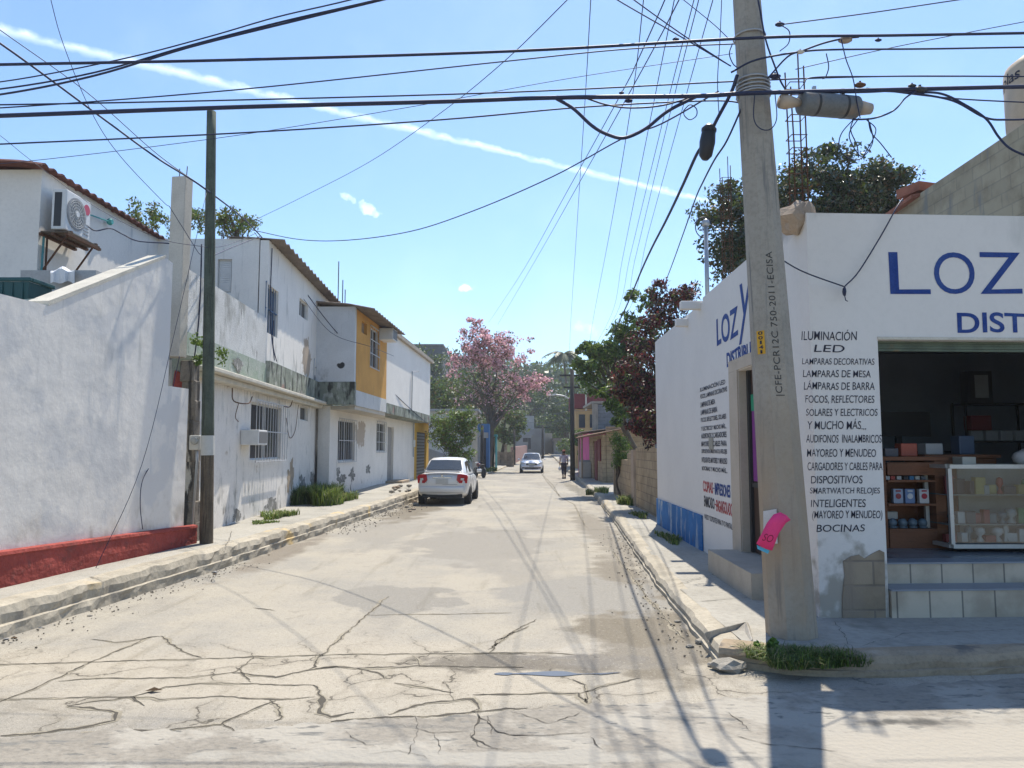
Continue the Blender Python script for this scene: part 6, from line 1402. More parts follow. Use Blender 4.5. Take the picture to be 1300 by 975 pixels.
for hx_, hy, hz_ in ((-.23, .20, .81), (.23, -.07, .79)):
    for k in range(4): part('finger', MB().tube([(hx_ + .0, hy - .025 + .016 * k, hz_ - .01), (hx_ - .008, hy - .022 + .016 * k, hz_ - .07), (hx_ - .02 * (1 if hx_ > 0 else -1), hy - .02 + .016 * k, hz_ - .10 + .008 * abs(k - 1.5))], [.012, .010, .007], 6), SKIN, pr_, smooth=True)
    part('thumb', MB().tube([(hx_, hy + .03, hz_ + .02), (hx_, hy + .05, hz_ - .03), (hx_, hy + .045, hz_ - .055)], [.012, .010, .008], 6), SKIN, pr_, smooth=True)
bgc = (pg.x - .24, pg.y + .20, .60); solo('carrier_bag', MB().blobby(bgc, (.10, .07, .13), 2, .3, 2).tube([(bgc[0], bgc[1], .70), (bgc[0] + .01, bgc[1], .76)], .012, 6), flat('bag_white', (.68, .68, .68), .6), 'small white carrier bag held by the walking person', 'bag', smooth=True)

# ------------------------------------------------------------------ trees and plants
LG = leafmat('leaf_mid_green', (.035, .085, .018), (.09, .16, .03)); LD = leafmat('leaf_dark_green', (.016, .038, .014), (.04, .075, .022)); LL = leafmat('leaf_light_green', (.10, .19, .03), (.19, .27, .05))
LP = leafmat('leaf_pink', (.60, .30, .36), (.76, .50, .54), .45); LO = leafmat('leaf_olive', (.10, .10, .035), (.17, .13, .05)); LR_ = leafmat('leaf_purple_red', (.08, .018, .022), (.24, .055, .05)); LRD = leafmat('leaf_dark_purple', (.022, .012, .014), (.055, .022, .024))
LSH = leafmat('leaf_glossy_dark', (.018, .035, .018), (.04, .06, .03), .12); LDRY = leafmat('leaf_brown', (.10, .06, .03), (.16, .10, .05)); LFAR = leafmat('leaf_far', (.030, .062, .030), (.06, .10, .042), .1)
for m in (LSH,): m.node_tree.nodes['Principled BSDF'].inputs['Roughness'].default_value = .28; m.node_tree.nodes['Principled BSDF'].inputs['Specular IOR Level'].default_value = .7
GRASS = leafmat('grass_blade', (.08, .15, .02), (.22, .27, .06)); GRASSD = leafmat('grass_dark', (.03, .065, .015), (.07, .11, .03)); STRAW = leafmat('straw', (.30, .26, .12), (.40, .34, .18))
# glossy dark tree behind the shop
Yt = 18.5; c = P(1035, 262, Yt)
pos2, _ = cloud(P(1100, 252, Yt), (1.3, 1.4, 1.1), 60, 10500, 31, (.2, .36)); pos3, _ = cloud(P(935, 300, Yt - .5), (1.2, 1.4, 1.5), 60, 8500, 33, (.2, .36)); pos4, _ = cloud(P(1040, 205, Yt), (.7, .7, .5), 8, 900, 34, (.3, .5))
tree('glossy_tree', 'dark glossy leaved tree rising behind the white shop roof', (c.x, Yt, 0), c, (2.1, 1.6, 1.6), 90, 15000, .115, [LSH, LD, LDRY], [.62, .26, .12], .2, BARK, 11, sub=(.18, .32), extra=np.concatenate([pos2, pos3, pos4]), asp=.5)
# purple leaved tree over the block wall
Yt = 22; c = P(838, 455, Yt)
e1, _ = cloud(P(806, 478, Yt - 1), (.8, 1.1, 1.2), 30, 2800, 41, (.16, .34)); e2, _ = cloud(P(850, 392, Yt), (1.0, 1.0, .9), 26, 1900, 42, (.16, .34)); e3, _ = cloud(P(822, 538, 19.6), (.55, .9, .75), 26, 2600, 43, (.2, .4)); e4, _ = cloud(P(840, 370, Yt), (.7, .6, .5), 14, 500, 44, (.2, .4)); e5, _ = cloud(P(872, 378, Yt), (.7, .7, .6), 14, 700, 45, (.2, .4)); e6, _ = cloud(P(818, 505, 20.5), (.7, .8, .8), 20, 1800, 46, (.2, .4)); e4 = np.concatenate([e4, e5, e6])
tree('purple_tree', 'dark purple red leaved tree hanging over the tan block wall', (c.x + .6, Yt, 0), c, (1.25, 1.5, 1.8), 60, 5600, .12, [LR_, LRD, LD, LO], [.40, .36, .12, .12], .14, BARK, 12, extra=np.concatenate([e1, e2, e3, e4]), sub=(.16, .32), limbs=20)
Yt = 30; c = P(772, 470, Yt)
e1, _ = cloud(P(806, 425, Yt), (1.4, 1.3, 1.1), 34, 2600, 51, (.16, .3)); e2, _ = cloud(P(790, 508, Yt - 3), (.9, 1, 1.2), 26, 2000, 52, (.18, .34)); e3, _ = cloud(P(742, 455, Yt), (.9, .9, .8), 20, 1000, 53, (.18, .34)); e4, _ = cloud(P(815, 380, Yt), (1.0, .8, .6), 14, 500, 54, (.18, .34)); e3 = np.concatenate([e3, e4])
tree('roadside_tree', 'green leafy tree leaning over the tin roofs on the right', (c.x + 2.2, Yt + 1, 0), c, (1.7, 1.6, 1.6), 46, 3600, .2, [LG, LD, LL], [.5, .28, .22], .16, BARK, 13, extra=np.concatenate([e1, e2, e3]), limbs=22, sub=(.16, .3))
# feathery bush by the shack
Yt = 25.6; c = P(790, 572, Yt); tree('feathery_shrub', 'bright green feathery shrub over the block wall by the shack', (c.x, Yt, .1), c, (.42, .45, .85), 26, 2300, .11, [LL, LG], [.45, .55], .04, BARK, 14, cat='shrub', limbs=12, sub=(.3, .5), asp=.28)
Yt = 70; 
# pink flowering tree
Yt = 60; c = P(628, 455, Yt)
pk1, _ = cloud(P(625, 447, Yt), (4.2, 2.8, 2.5), 120, 5600, 61, (.10, .2), .35); pk2, _ = cloud(P(668, 488, Yt), (2.5, 2, 1.6), 44, 1700, 62, (.14, .28), .4); pk3, _ = cloud(P(607, 432, Yt), (1.6, 1.5, 1.6), 22, 1300, 63, (.2, .34), .4); pk4, _ = cloud(P(582, 465, Yt), (1.6, 1.4, 1.5), 26, 700, 64, (.16, .3), .4); pk5, _ = cloud(P(603, 408, Yt), (.9, .8, .5), 10, 260, 65, (.3, .5), .4)
base = (P(617, 590, Yt).x, Yt, 0)
t = tree('pink_flowering_tree', 'tall tree with pink blossom clusters beside the street', base, P(630, 492, Yt), (4.0, 2.8, 3.0), 90, 3300, .20, [LO, LD, LDRY, LP], [.38, .14, .14, .34], .3, BARK, 15, limbs=30, sub=(.12, .24), shell=.35, trunk_to=P(622, 500, Yt))
leafmesh('blossom', np.concatenate([pk1, pk2, pk3, pk4, pk5]), .19, [LP, LO, LDRY], [.72, .16, .12], t, seed=77, asp=.7)
# bush by the parked car
Yt = 40; c = P(576, 552, Yt); e1, _ = cloud(P(592, 538, Yt), (.8, .8, 1.2), 20, 1300, 71, (.2, .4)); e2, _ = cloud(P(560, 545, Yt + 1), (.9, .8, 1.4), 20, 1300, 72, (.2, .4)); e3, _ = cloud(P(580, 578, Yt), (1.0, .8, .8), 16, 1000, 73, (.25, .4)); e1 = np.concatenate([e1, e3])
tree('roadside_bush', 'leggy light green bush between the garage and the blue house', (c.x, Yt, .1), c, (1.45, 1.0, 1.75), 56, 3600, .16, [LL, LG, LO], [.35, .45, .2], .05, BARK, 16, cat='bush', limbs=14, extra=np.concatenate([e1, e2]), asp=.4)
# tree behind the left houses
Yt = 23; c = P(300, 282, Yt); e1, _ = cloud(P(190, 275, Yt), (1.3, .9, .55), 26, 1300, 81, (.16, .32), .3); e2, _ = cloud(P(245, 278, Yt), (1.2, .9, .6), 24, 1200, 82, (.16, .32), .3)
tree('sparse_tree', 'sparse light green tree showing above the left house roofs', (c.x - 1.2, Yt + .5, 0), c, (1.0, .9, .65), 30, 1500, .11, [LG, LO, LL], [.45, .3, .25], .1, BARK, 17, limbs=18, extra=np.concatenate([e1, e2]), shell=.3)
# trees in the middle distance
for i, (px, py, Y, r, k, n, mats, w, lab) in enumerate([
    (560, 520, 66, (3.8, 3, 4.0), 34, 3400, [LD, LG, LO], [.5, .35, .15], 'dark round tree behind the low white house'),
    (595, 500, 74, (3.6, 3, 4.2), 34, 3000, [LD, LG, LO], [.55, .3, .15], 'tall dark tree behind the pink blossom'),
    (640, 540, 78, (2.8, 2.6, 3.0), 30, 2600, [LG, LD, LO], [.45, .4, .15], 'mid green tree above the stone garden wall'),
    (548, 480, 92, (4.5, 4, 5.0), 30, 2600, [LD, LFAR, LG], [.45, .4, .15], 'tall dark tree below the concrete hilltop block'),
    (668, 512, 118, (4.2, 3.5, 4.0), 30, 2200, [LFAR, LD, LG], [.5, .3, .2], 'round tree behind the grey stepped house'),
    (700, 545, 124, (3.8, 3.5, 2.9), 28, 2200, [LG, LL, LFAR], [.5, .2, .3], 'bright bushy tree behind the windowless grey house'),
    (752, 515, 84, (3.6, 4, 4.0), 34, 2800, [LG, LFAR, LD], [.45, .35, .2], 'broad green tree behind the red topped house'),
    (716, 530, 104, (3.6, 3.2, 3.2), 28, 2200, [LFAR, LD, LG], [.5, .3, .2], 'dark tree above the low house at the right bend'),
    (690, 505, 132, (5.5, 4, 4.6), 34, 2600, [LFAR, LD, LG], [.55, .3, .15], 'broad far tree closing the end of the street'),
    (782, 470, 66, (2.9, 3.0, 3.2), 30, 2200, [LFAR, LG, LD], [.4, .35, .25], 'blue green tree behind the grey block house')]):
    c = P(px, py, Y); tree('distant_tree', lab, (c.x, Y, gz(Y) - .1), c, r, k, n, .34 if Y < 100 else .42, mats, w, .22, BARK, 100 + i, group='trees beyond the houses', limbs=8, sub=(.22, .36), asp=.6)
# shrubs by the far dark pole
for i, (px, py, Y, r, n, lab) in enumerate([(741, 557, 58, (1.0, 1, 1.6), 1300, 'leafy shrub beside the dark pole before the red topped house'), (720, 566, 88, (1.6, 1.4, 1.6), 900, 'dark shrub behind the walking person')]):
    c = P(px, py, Y); tree('far_shrub', lab, (c.x, Y, gz(Y)), c, r, 18, n, .26, [LG, LD, LL], [.5, .3, .2], .06, BARK, 140 + i, group='shrubs at the far right', cat='shrub', limbs=6, sub=(.2, .4))
# palm
Yp = 112; c = P(715, 449, Yp); bx = c.x + .4
pm = empty('palm_tree', (bx, Yp, gz(Yp)), 'tall coconut palm standing out above the hill trees', 'palm tree')
part('trunk', MB().tube(spline([(bx, Yp, .8), (bx + .3, Yp, 8), (c.x, Yp, c.z)], 6), [.28 - .012 * i for i in range(13)], 10), BARK, pm, smooth=True)
for k in range(30):
    a = k * 2.399; up = 1.0 - (k % 6) * .30; L = rd.uniform(2.4, 3.6); mb = MB(); sp_ = []
    for i in range(9):
        u = i / 8; sp_.append(Vector(c) + Vector((math.cos(a) * L * u * .95, math.sin(a) * L * u * .95, up * L * .55 * u - 1.9 * u * u)))
    for i in range(8):
        p, q = sp_[i], sp_[i + 1]; d = (q - p).normalized(); s_ = d.cross(Vector((0, 0, 1))).normalized(); w_ = .6 * math.sin(math.pi * (i + .8) / 9.5) 
        for sd_ in (-1, 1):
            for h in (0, .33, .66):
                m = p.lerp(q, h); mb.add([m, m + d * .16, m + d * .45 + s_ * sd_ * w_ + Vector((0, 0, -.3 * w_ - .05)), m + d * .32 + s_ * sd_ * w_ * .98 + Vector((0, 0, -.32 * w_ - .05))], [(0, 1, 2, 3)])
    part('frond', mb, LD, pm, recalc=False)
# the wood on the hill
g = np.random.default_rng(5); pp = []
for i in range(520):
    x = g.uniform(-70, 110); y = g.uniform(122, 250); z = hz(x, y); r = g.uniform(2.2, 4.6); cz = z + r * g.uniform(.7, 1.4)
    k = 105; d = g.normal(size=(k, 3)); d /= np.linalg.norm(d, axis=1)[:, None]; d[:, 2] = np.abs(d[:, 2]) * 1.1 - .25
    pp.append(np.array([x, y, cz]) + d * r * (g.random(k) ** .3)[:, None] * (1 + .25 * np.sin(d[:, :1] * 5 + i)))
wood = leafmesh('hillside_wood', np.concatenate(pp), .95, [LFAR, LD, LG], [.6, .28, .12], off=(20, 180, 5), asp=.75, seed=9, label='far green wood covering the hill', kind='stuff')

def blades(name, pts, h, mats, w, label=None, cat=None, seed=1, kind=None, wdt=.012, group=None, lean=.5):
    r = random.Random(seed); mb = MB(); mi = []
    for (x, y, z) in pts:
        a = r.uniform(0, 6.28); L = h * r.uniform(.45, 1.2); ln = r.uniform(.1, lean); d = Vector((math.cos(a), math.sin(a), 0)); s = Vector((-d.y, d.x, 0)) * wdt * r.uniform(.6, 1.3)
        b = Vector((x, y, z - .01)); m = b + d * L * ln * .4 + Vector((0, 0, L * .6)); t_ = b + d * L * ln * 1.3 + Vector((0, 0, L * (1 - ln * .35)))
        mb.add([b - s, b + s, m + s * .8, m - s * .8, t_], [(0, 1, 2, 3), (3, 2, 4)], r.choices(range(len(mats)), w)[0])
    return solo(name, mb, mats, label, cat, group, kind, recalc=False)
def patch(c, r, n, seed, z=None, zf=None):
    g = np.random.default_rng(seed); a = g.uniform(0, 6.28, n); q = np.sqrt(g.random(n)) * (.75 + .35 * np.sin(a * 3 + seed)); x = c[0] + r[0] * q * np.cos(a); y = c[1] + r[1] * q * np.sin(a)
    return [(x[i], y[i], z if zf is None else zf(x[i], y[i])) for i in range(n)]
q = G(1010, 835, .12)
blades('grass_tuft', patch((q.x, q.y), (.46, .24), 2600, 1, .10), .125, [GRASSD, GRASS, STRAW], [.62, .28, .1], 'thick grass tuft growing round the base of the concrete pole', 'grass tuft', 1, wdt=.004, lean=1.5)
q2 = G(1062, 838, .12); blades('grass_tuft', patch((q2.x, q2.y), (.26, .12), 650, 2, .09), .12, [GRASSD, GRASS], [.65, .35], 'thin grass running along the front kerb right of the pole', 'grass tuft', 2, wdt=.005, lean=.9)
q3 = G(972, 832, .08); pz_, _ = cloud((q3.x - .02, q3.y - .04, .15), (.15, .11, .12), 18, 650, 91, (.25, .45)); leafmesh('weed', pz_, .038, [LL, LG], [.5, .5], off=(q3.x, q3.y, .02), seed=4, asp=.6, label='round leaved bright weed left of the pole base', cat='weed')
for i, (px, py, rx, ry, n, h, lab) in enumerate([(405, 638, .75, 1.7, 3400, .55, 'tall bright grass clump against the white house wall'), (425, 637, .6, 1.6, 1600, .30, 'low bright grass at the far end of the wall clump'), (352, 656, .40, .8, 900, .16, 'small grass patch on the pavement edge'), (334, 664, .3, .35, 350, .07, 'flat grass patch nearest the wooden pole'), (384, 640, .3, .6, 600, .5, 'dark tall weeds at the foot of the drain pipe')]):
    q = G(px, py, .30); blades('grass_patch', patch((q.x, q.y), (rx, ry), n, 10 + i, .30), h, [GRASS, GRASSD, STRAW], [.6, .32, .08] if i != 4 else [.2, .75, .05], lab, 'grass', 10 + i, wdt=.011, group='grass on the left pavement', lean=.8)
for i, (px, py, rx, ry, n, h, lab) in enumerate([(795, 640, .25, .6, 500, .30, 'weeds at the foot of the tan block wall pillar'), (765, 625, .3, .9, 400, .25, 'weeds on the right pavement by the low block wall'), (812, 655, .22, .9, 350, .12, 'short grass along the foot of the tallest block wall panel'), (850, 684, .2, 1.0, 350, .10, 'short grass along the blue painted wall base'), (748, 628, .15, .4, 200, .25, 'weed tuft growing on the right kerb'), (790, 626, .2, .3, 160, .12, 'tiny weeds by the feathery shrub')]):
    q = G(px, py, .16); blades('weed_patch', patch((q.x, q.y), (rx, ry), n, 30 + i, .165), h, [GRASS, GRASSD, STRAW], [.5, .35, .15], lab, 'weeds', 30 + i, wdt=.010, group='weeds on the right pavement', lean=.8)
for i, (px, py, rx, ry, n, h, lab) in enumerate([(618, 600, .8, 2.0, 900, .35, 'bright grass verge past the motorcycle'), (640, 589, 1.0, 3, 700, .4, 'grass verge by the stone garden wall'), (698, 582, 1.2, 3, 700, .6, 'grass verge by the pole at the bend')]):
    q = G(px, py, 0); blades('grass_verge', patch((q.x, q.y), (rx, ry), n, 50 + i, gz(q.y) + .1), h, [GRASS, GRASSD], [.7, .3], lab, 'grass', 50 + i, wdt=.03, group='grass verges at the far end')
# fern sprouts on the old posts
for i, (px, py, Y, r, n, lab) in enumerate([(254, 442, 12.3, .22, 260, 'sprouting fern on the mossy band behind the wooden pole'), (282, 450, 13.0, .16, 120, 'small sprout on the green band right of the wooden pole')]):
    c = P(px, py, Y); pz_, _ = cloud(c, (r, r * .6, r * 1.6), 10, n, 200 + i, (.3, .5)); leafmesh('wall_fern', pz_, .07, [LL, LG], [.5, .5], off=c, seed=6, asp=.5, label=lab, cat='fern')
q = P(245, 707, 11.0)

# ------------------------------------------------------------------ small things on the ground
fq = G(239, 733, .0); solo('fruit', MB().blobby((fq.x, fq.y, .055), (.058, .062, .055), 3, .06), flat('fruit_green', (.34, .36, .05), .5), 'round yellow green fruit lying against the left kerb', 'fruit', smooth=True)
lf = G(194, 877, .01); mb = MB(); mb.add([(lf.x - .06, lf.y, .008), (lf.x, lf.y + .025, .03), (lf.x + .07, lf.y + .01, .012), (lf.x + .01, lf.y - .03, .02)], [(0, 1, 2, 3)]); o = solo('dry_leaf', mb, LDRY, 'single dry brown leaf lying on the cracked concrete', 'leaf', recalc=False)
ROCK = mk('rock_grey', (.34, .31, .26), .95, .25, 6, .12, bump=.7, bs=30, kind='obj')
sl = empty('broken_slab', G(935, 810, .1), 'tilted broken concrete kerb slab at the street corner by the pole', 'concrete slab')
q = [G(900, 800, .20), G(955, 786, .21), G(962, 808, .18), G(950, 836, .02), G(930, 832, .02), G(912, 818, .06)]
mb = MB(); mb.prism([p + Vector((-.07, -.07, .0)) for p in q], (0.06, 0.10, -.08)); part('slab', mb, mk('slab_grey', (.40, .37, .32), .95, .25, 5, .15, bump=.8, bs=22, relief=7), sl, bev=.015)
r_ = random.Random(8)
for i, (px, py, s, lab) in enumerate([(893, 817, .075, 'flat pale stone in the right gutter by the broken slab'), (884, 800, .05, 'small stone behind the flat gutter stone'), (925, 851, .14, 'broad flat rock beside the broken slab'), (876, 822, .04, 'pebble left of the flat gutter stone'), (905, 846, .05, 'small stone before the broad flat rock'), (860, 790, .035, 'tiny pebble further up the wet gutter')]):
    p = G(px, py, 0); solo('stone', MB().blobby((p.x, p.y, s * .25), (s, s * .75, s * .45), 2, .35, 1.8, seed=i), ROCK, lab, 'stone', 'stones in the gutter')
for i in range(26):
    px = r_.uniform(515, 540) if i < 16 else r_.uniform(495, 520); py = 618 + (525 - px) * .15 + r_.uniform(-3, 6) if i >= 16 else r_.uniform(628, 648) + (530 - px) * .3
    p = G(px, py, 0 if i < 16 else .42); s = r_.uniform(.05, .13)
    solo('rubble', MB().blobby((p.x, p.y, p.z + s * .3), (s, s * .8, s * .6), 1, .4, 1.8, seed=i + 20), ROCK if i % 3 else BARE, 'broken rubble lump by the left kerb near the parked car', 'rubble', 'rubble near the parked car')
for i in range(14):
    u = i / 13; u = r_.random(); yk = r_.uniform(5.6, 13); p = Vector((interp(KL, yk) + r_.uniform(.02, .22), yk, 0)); s = r_.uniform(.012, .03)
    solo('litter_scrap', MB().blobby((p.x, p.y, s * .4), (s * 1.6, s, s * .5), 1, .5, 2, seed=i + 60), [ROCK, LDRY, flat('litter_%d' % i, (r_.uniform(.2, .6),) * 3)][i % 3], 'small scrap of litter along the foot of the left kerb', 'litter', 'litter along the left kerb')

gv = MB(); r_ = random.Random(21)
for i in range(750):
    z_ = i % 3
    if z_ == 0: y = r_.uniform(6.6, 16); x = interp(KR, y) - abs(r_.gauss(0, .22)) - .02
    elif z_ == 1: y = r_.uniform(16, 28); x = interp(KL, y) + abs(r_.gauss(0, .35)) + .03
    else: y = r_.uniform(4.6, 12); x = interp(KL, y) + abs(r_.gauss(0, .22)) + .03
    s_ = r_.uniform(.005, .014) * (1.6 if z_ == 1 else 1); gv.blobby((x, y, .006 + s_ * .3), (s_, s_ * .8, s_ * .6), 1, .4, 2, i % 2, seed=i)
solo('gravel', gv, [ROCK, CRACK], kind='stuff', label='loose gravel and grit scattered along the kerbs')
# ------------------------------------------------------------------ cables
def cable(label, pts, r, k=7, mat=None, name='cable', group='overhead cables'):
    w = [P(*p) for p in pts]; return solo(name, MB().tube(spline(w, k), r, 6), mat or CABLE, label, 'cable', group, smooth=True)
D = 6.75
cable('thickest black bundle crossing the street below the contrail', [(-160, 152, 6.4), (0, 147, 6.5), (300, 136, 6.6), (560, 129, 6.7), (705, 124, 6.75), (880, 122, D - .2), (960, 118, D - .25), (1130, 114, D), (1300, 110, 7), (1500, 106, 7.2)], .020)
cable('upper thick black cable crossing the whole sky', [(-160, 86, 6.4), (0, 82, 6.5), (300, 76, 6.6), (650, 65, 6.7), (960, 48, D - .25), (1130, 45, D), (1300, 42, 7), (1500, 38, 7.2)], .0135)
cable('thin cable rising from the far left edge to the upper thick cable', [(-160, 142, 6.7), (0, 137, 6.8), (300, 114, 6.9), (640, 78, 7), (800, 62, 7), (950, 55, 6.95)], .0065)
cable('straight thin cable just above the thickest bundle', [(-160, 134, 6.7), (0, 133, 6.8), (300, 127, 6.9), (650, 117, 7), (940, 103, 6.95), (1120, 97, 7), (1300, 97, 7.2), (1500, 97, 7.3)], .0075)
cable('thin cable passing below the thickest bundle on the left', [(-160, 190, 6.7), (0, 183, 6.8), (300, 169, 6.9), (560, 152, 7), (740, 136, 7), (900, 128, 6.95), (950, 132, 6.9)], .0075)
cable('faint hair thin line fading from the left roof to the pole', [(-100, 216, 8), (60, 202, 8), (300, 172, 8), (520, 136, 8), (720, 100, 8), (930, 68, 7.5)], .0035)
cable('twisted cable leaving the left top corner, lowest of three', [(-120, 132, 7.5), (0, 120, 7.4), (120, 96, 7.2), (240, 60, 7), (360, 30, 6.8), (480, 1, 6.6), (600, -28, 6.5)], .011)
cable('twisted cable leaving the left top corner, middle of three', [(-120, 122, 7.5), (0, 113, 7.4), (120, 92, 7.2), (240, 58, 7), (360, 27, 6.8), (470, 2, 6.6), (600, -30, 6.5)], .009)
cable('twisted cable leaving the left top corner, topmost of three', [(-120, 112, 7.5), (0, 104, 7.4), (150, 76, 7.2), (260, 48, 7), (350, 22, 6.8), (440, 1, 6.6), (560, -30, 6.5)], .007)
cable('heavy service cable descending past the wooden pole top to the houses', [(-120, -20, 8), (0, 55, 9), (130, 150, 10.6), (200, 201, 11.3), (262, 241, 11.8), (323, 291, 17.0), (376, 355, 21.0), (430, 425, 23), (503, 502, 29.5), (545, 540, 38)], .014)
cable('second service cable running beside the heavy one to the wooden pole', [(-120, -50, 8), (0, 38, 9), (110, 117, 10.4), (200, 196, 11.3), (262, 240, 11.75)], .006)
cable('thin slack wire dropping from the left top edge to the pale post', [(62, -10, 9), (80, 55, 9.5), (115, 140, 10.2), (150, 195, 10.8), (205, 254, 11.6), (215, 262, 11.8)], .005)
cable('thin wire from the far left edge down along the wavy roof', [(-60, 130, 10), (0, 172, 10.5), (40, 204, 11), (120, 262, 11.4), (200, 302, 11.6), (262, 314, 11.8)], .004)
cable('long straight line from the top centre down to the white house roof', [(760, -40, 7.2), (720, 0, 7.6), (640, 78, 9), (560, 143, 11), (470, 205, 13.5), (380, 252, 16), (320, 281, 17.6)], .0055)
cable('drooping twin service cable sagging from the pole to the white house roof', [(912, 116, 6.8), (840, 157, 7.5), (790, 176, 8.1), (700, 225, 9.6), (600, 268, 11.6), (520, 294, 13.4), (440, 305, 15), (380, 304, 16.4), (320, 292, 17.6)], .0085)
cable('thick slack loop hanging below the bundle left of the pole', [(706, 125, 6.75), (728, 138, 6.75), (752, 160, 6.75), (772, 171, 6.75), (793, 175, 6.75), (820, 163, 6.75), (848, 141, 6.75), (885, 122, 6.72)], .016)
cable('shallow slack cable hanging just under the bundle left of the pole', [(745, 125, 6.75), (770, 133, 6.76), (800, 137, 6.76), (840, 134, 6.76), (880, 123, 6.74)], .008)
cable('thick black cable descending from the closure to the distant trees', [(936, 95, 6.7), (928, 118, 6.75), (910, 152, 6.9), (896, 180, 7.0), (885, 195, 7.1), (866, 237, 8.0), (846, 279, 9.5), (818, 335, 13), (790, 400, 22), (768, 440, 36), (745, 470, 43)], .0165)
cable('wavy bundle dropping left of the pole towards the red tree', [(948, 120, 6.8), (938, 145, 6.8), (922, 180, 7.0), (907, 203, 7.3), (893, 230, 8), (883, 252, 9), (868, 295, 11), (846, 355, 15), (820, 420, 22)], .009)
far = 'lines running down the street'
for lab, pts, r in (('left line of the converging pair over the pink tree', [(850, -16, 7.2), (844, 0, 7.5), (809, 78, 9), (788, 120, 10.5), (720, 243, 17), (660, 350, 32), (620, 410, 58)], .007),
    ('right line of the converging pair over the pink tree', [(872, -18, 7.2), (862, 0, 7.5), (820, 80, 9), (740, 224, 15), (680, 330, 29), (632, 412, 58)], .007),
    ('long near vertical line ending at the dark pole by the pink house', [(752, -20, 8), (750, 0, 8.3), (742, 140, 12), (731, 310, 22), (724, 420, 36), (722, 480, 43)], .006),
    ('thin line left of the close set of street lines', [(822, -20, 7.5), (817, 0, 8), (801, 135, 11), (775, 290, 19), (754, 400, 36), (748, 440, 43)], .006),
    ('first of the close set of street lines from the left', [(860, -16, 7.5), (856, 0, 8), (820, 180, 13), (790, 330, 25), (776, 400, 38), (738, 470, 43.4)], .006),
    ('second of the close set of street lines from the left', [(885, -16, 7.5), (881, 0, 8), (840, 160, 13), (800, 325, 25), (782, 400, 38), (736, 472, 43.4)], .006),
    ('third of the close set of street lines from the left', [(890, -12, 7.5), (887, 0, 8), (848, 155, 13), (806, 330, 25), (789, 400, 38), (734, 474, 43.4)], .006),
    ('rightmost of the close set of street lines', [(910, -18, 7.5), (905, 0, 8), (870, 125, 12), (822, 300, 22), (796, 398, 38), (732, 476, 43.4)], .006)):
    cable(lab, pts, r, group=far)
cable('short vertical wire just left of the concrete pole', [(917, -20, 7), (914, 50, 7), (911, 103, 6.9), (913, 150, 6.9)], .004)
cable('upper stay wire from the top edge to the pole', [(770, -12, 6.9), (784, 0, 6.9), (860, 44, 6.85), (928, 84, 6.8)], .006); cable('lower stay wire from the top edge to the pole', [(790, -12, 6.9), (805, 0, 6.9), (865, 43, 6.85), (926, 83, 6.8)], .006); cable('thin stay wire close to the top of the concrete pole', [(850, -14, 7), (868, 0, 7), (905, 30, 6.95), (924, 48, 6.9)], .004)
cable('vertical black lead on the right side of the concrete pole', [(958, -20, 6.6), (964, 8, 6.6), (972, 50, 6.6), (984, 85, 6.6), (992, 105, 6.65), (1000, 117, 6.7)], .008)
cable('thin wire from the little black clamp to the top right', [(985, 32, 6.8), (1100, 17, 7), (1215, 0, 7.2), (1330, -17, 7.4)], .006); cable('faint diagonal wire rising to the right edge', [(1010, 88, 7.4), (1120, 63, 7.6), (1220, 43, 7.8), (1330, 22, 8)], .0045)
cable('cable branching from the yellow splice along the right', [(928, 92, 6.6), (960, 76, 6.55), (1015, 66, 6.6), (1060, 63, 6.7), (1180, 62, 6.9), (1300, 60, 7.1), (1480, 58, 7.3)], .009); cable('cable arching up from the splice to the upper thick cable', [(975, 99, 6.6), (1000, 72, 6.6), (1020, 64, 6.6), (1045, 55, 6.65), (1070, 49, 6.7), (1090, 47, 6.75)], .009)
cable('black cable running through the top of the grey drum', [(930, 118, 6.6), (1000, 117, 6.6), (1060, 117, 6.65), (1110, 116, 6.7), (1165, 112, 6.8)], .013)
cable('heavy drop cable curving down to the right edge', [(1110, 115, 6.7), (1160, 117, 6.8), (1195, 119, 6.8), (1225, 133, 6.8), (1252, 151, 6.75), (1268, 174, 6.7), (1285, 190, 6.65), (1320, 204, 6.6)], .011); cable('flat drop cable below the bundle at the right edge', [(1160, 118, 6.8), (1210, 128, 6.8), (1250, 149, 6.8), (1280, 152, 6.9), (1330, 150, 7)], .010)
cable('second line under the right bundle', [(1100, 112, 6.8), (1180, 122, 6.9), (1240, 127, 7), (1330, 131, 7.1)], .007); cable('loop below the drum running back to the right bundle', [(1082, 152, 6.65), (1110, 150, 6.65), (1135, 140, 6.7), (1150, 124, 6.75), (1166, 114, 6.8)], .008); cable('slim line between the bundle and the upper cable on the right', [(1020, 105, 6.7), (1035, 98, 6.75), (1120, 97, 6.9), (1220, 97, 7)], .006)
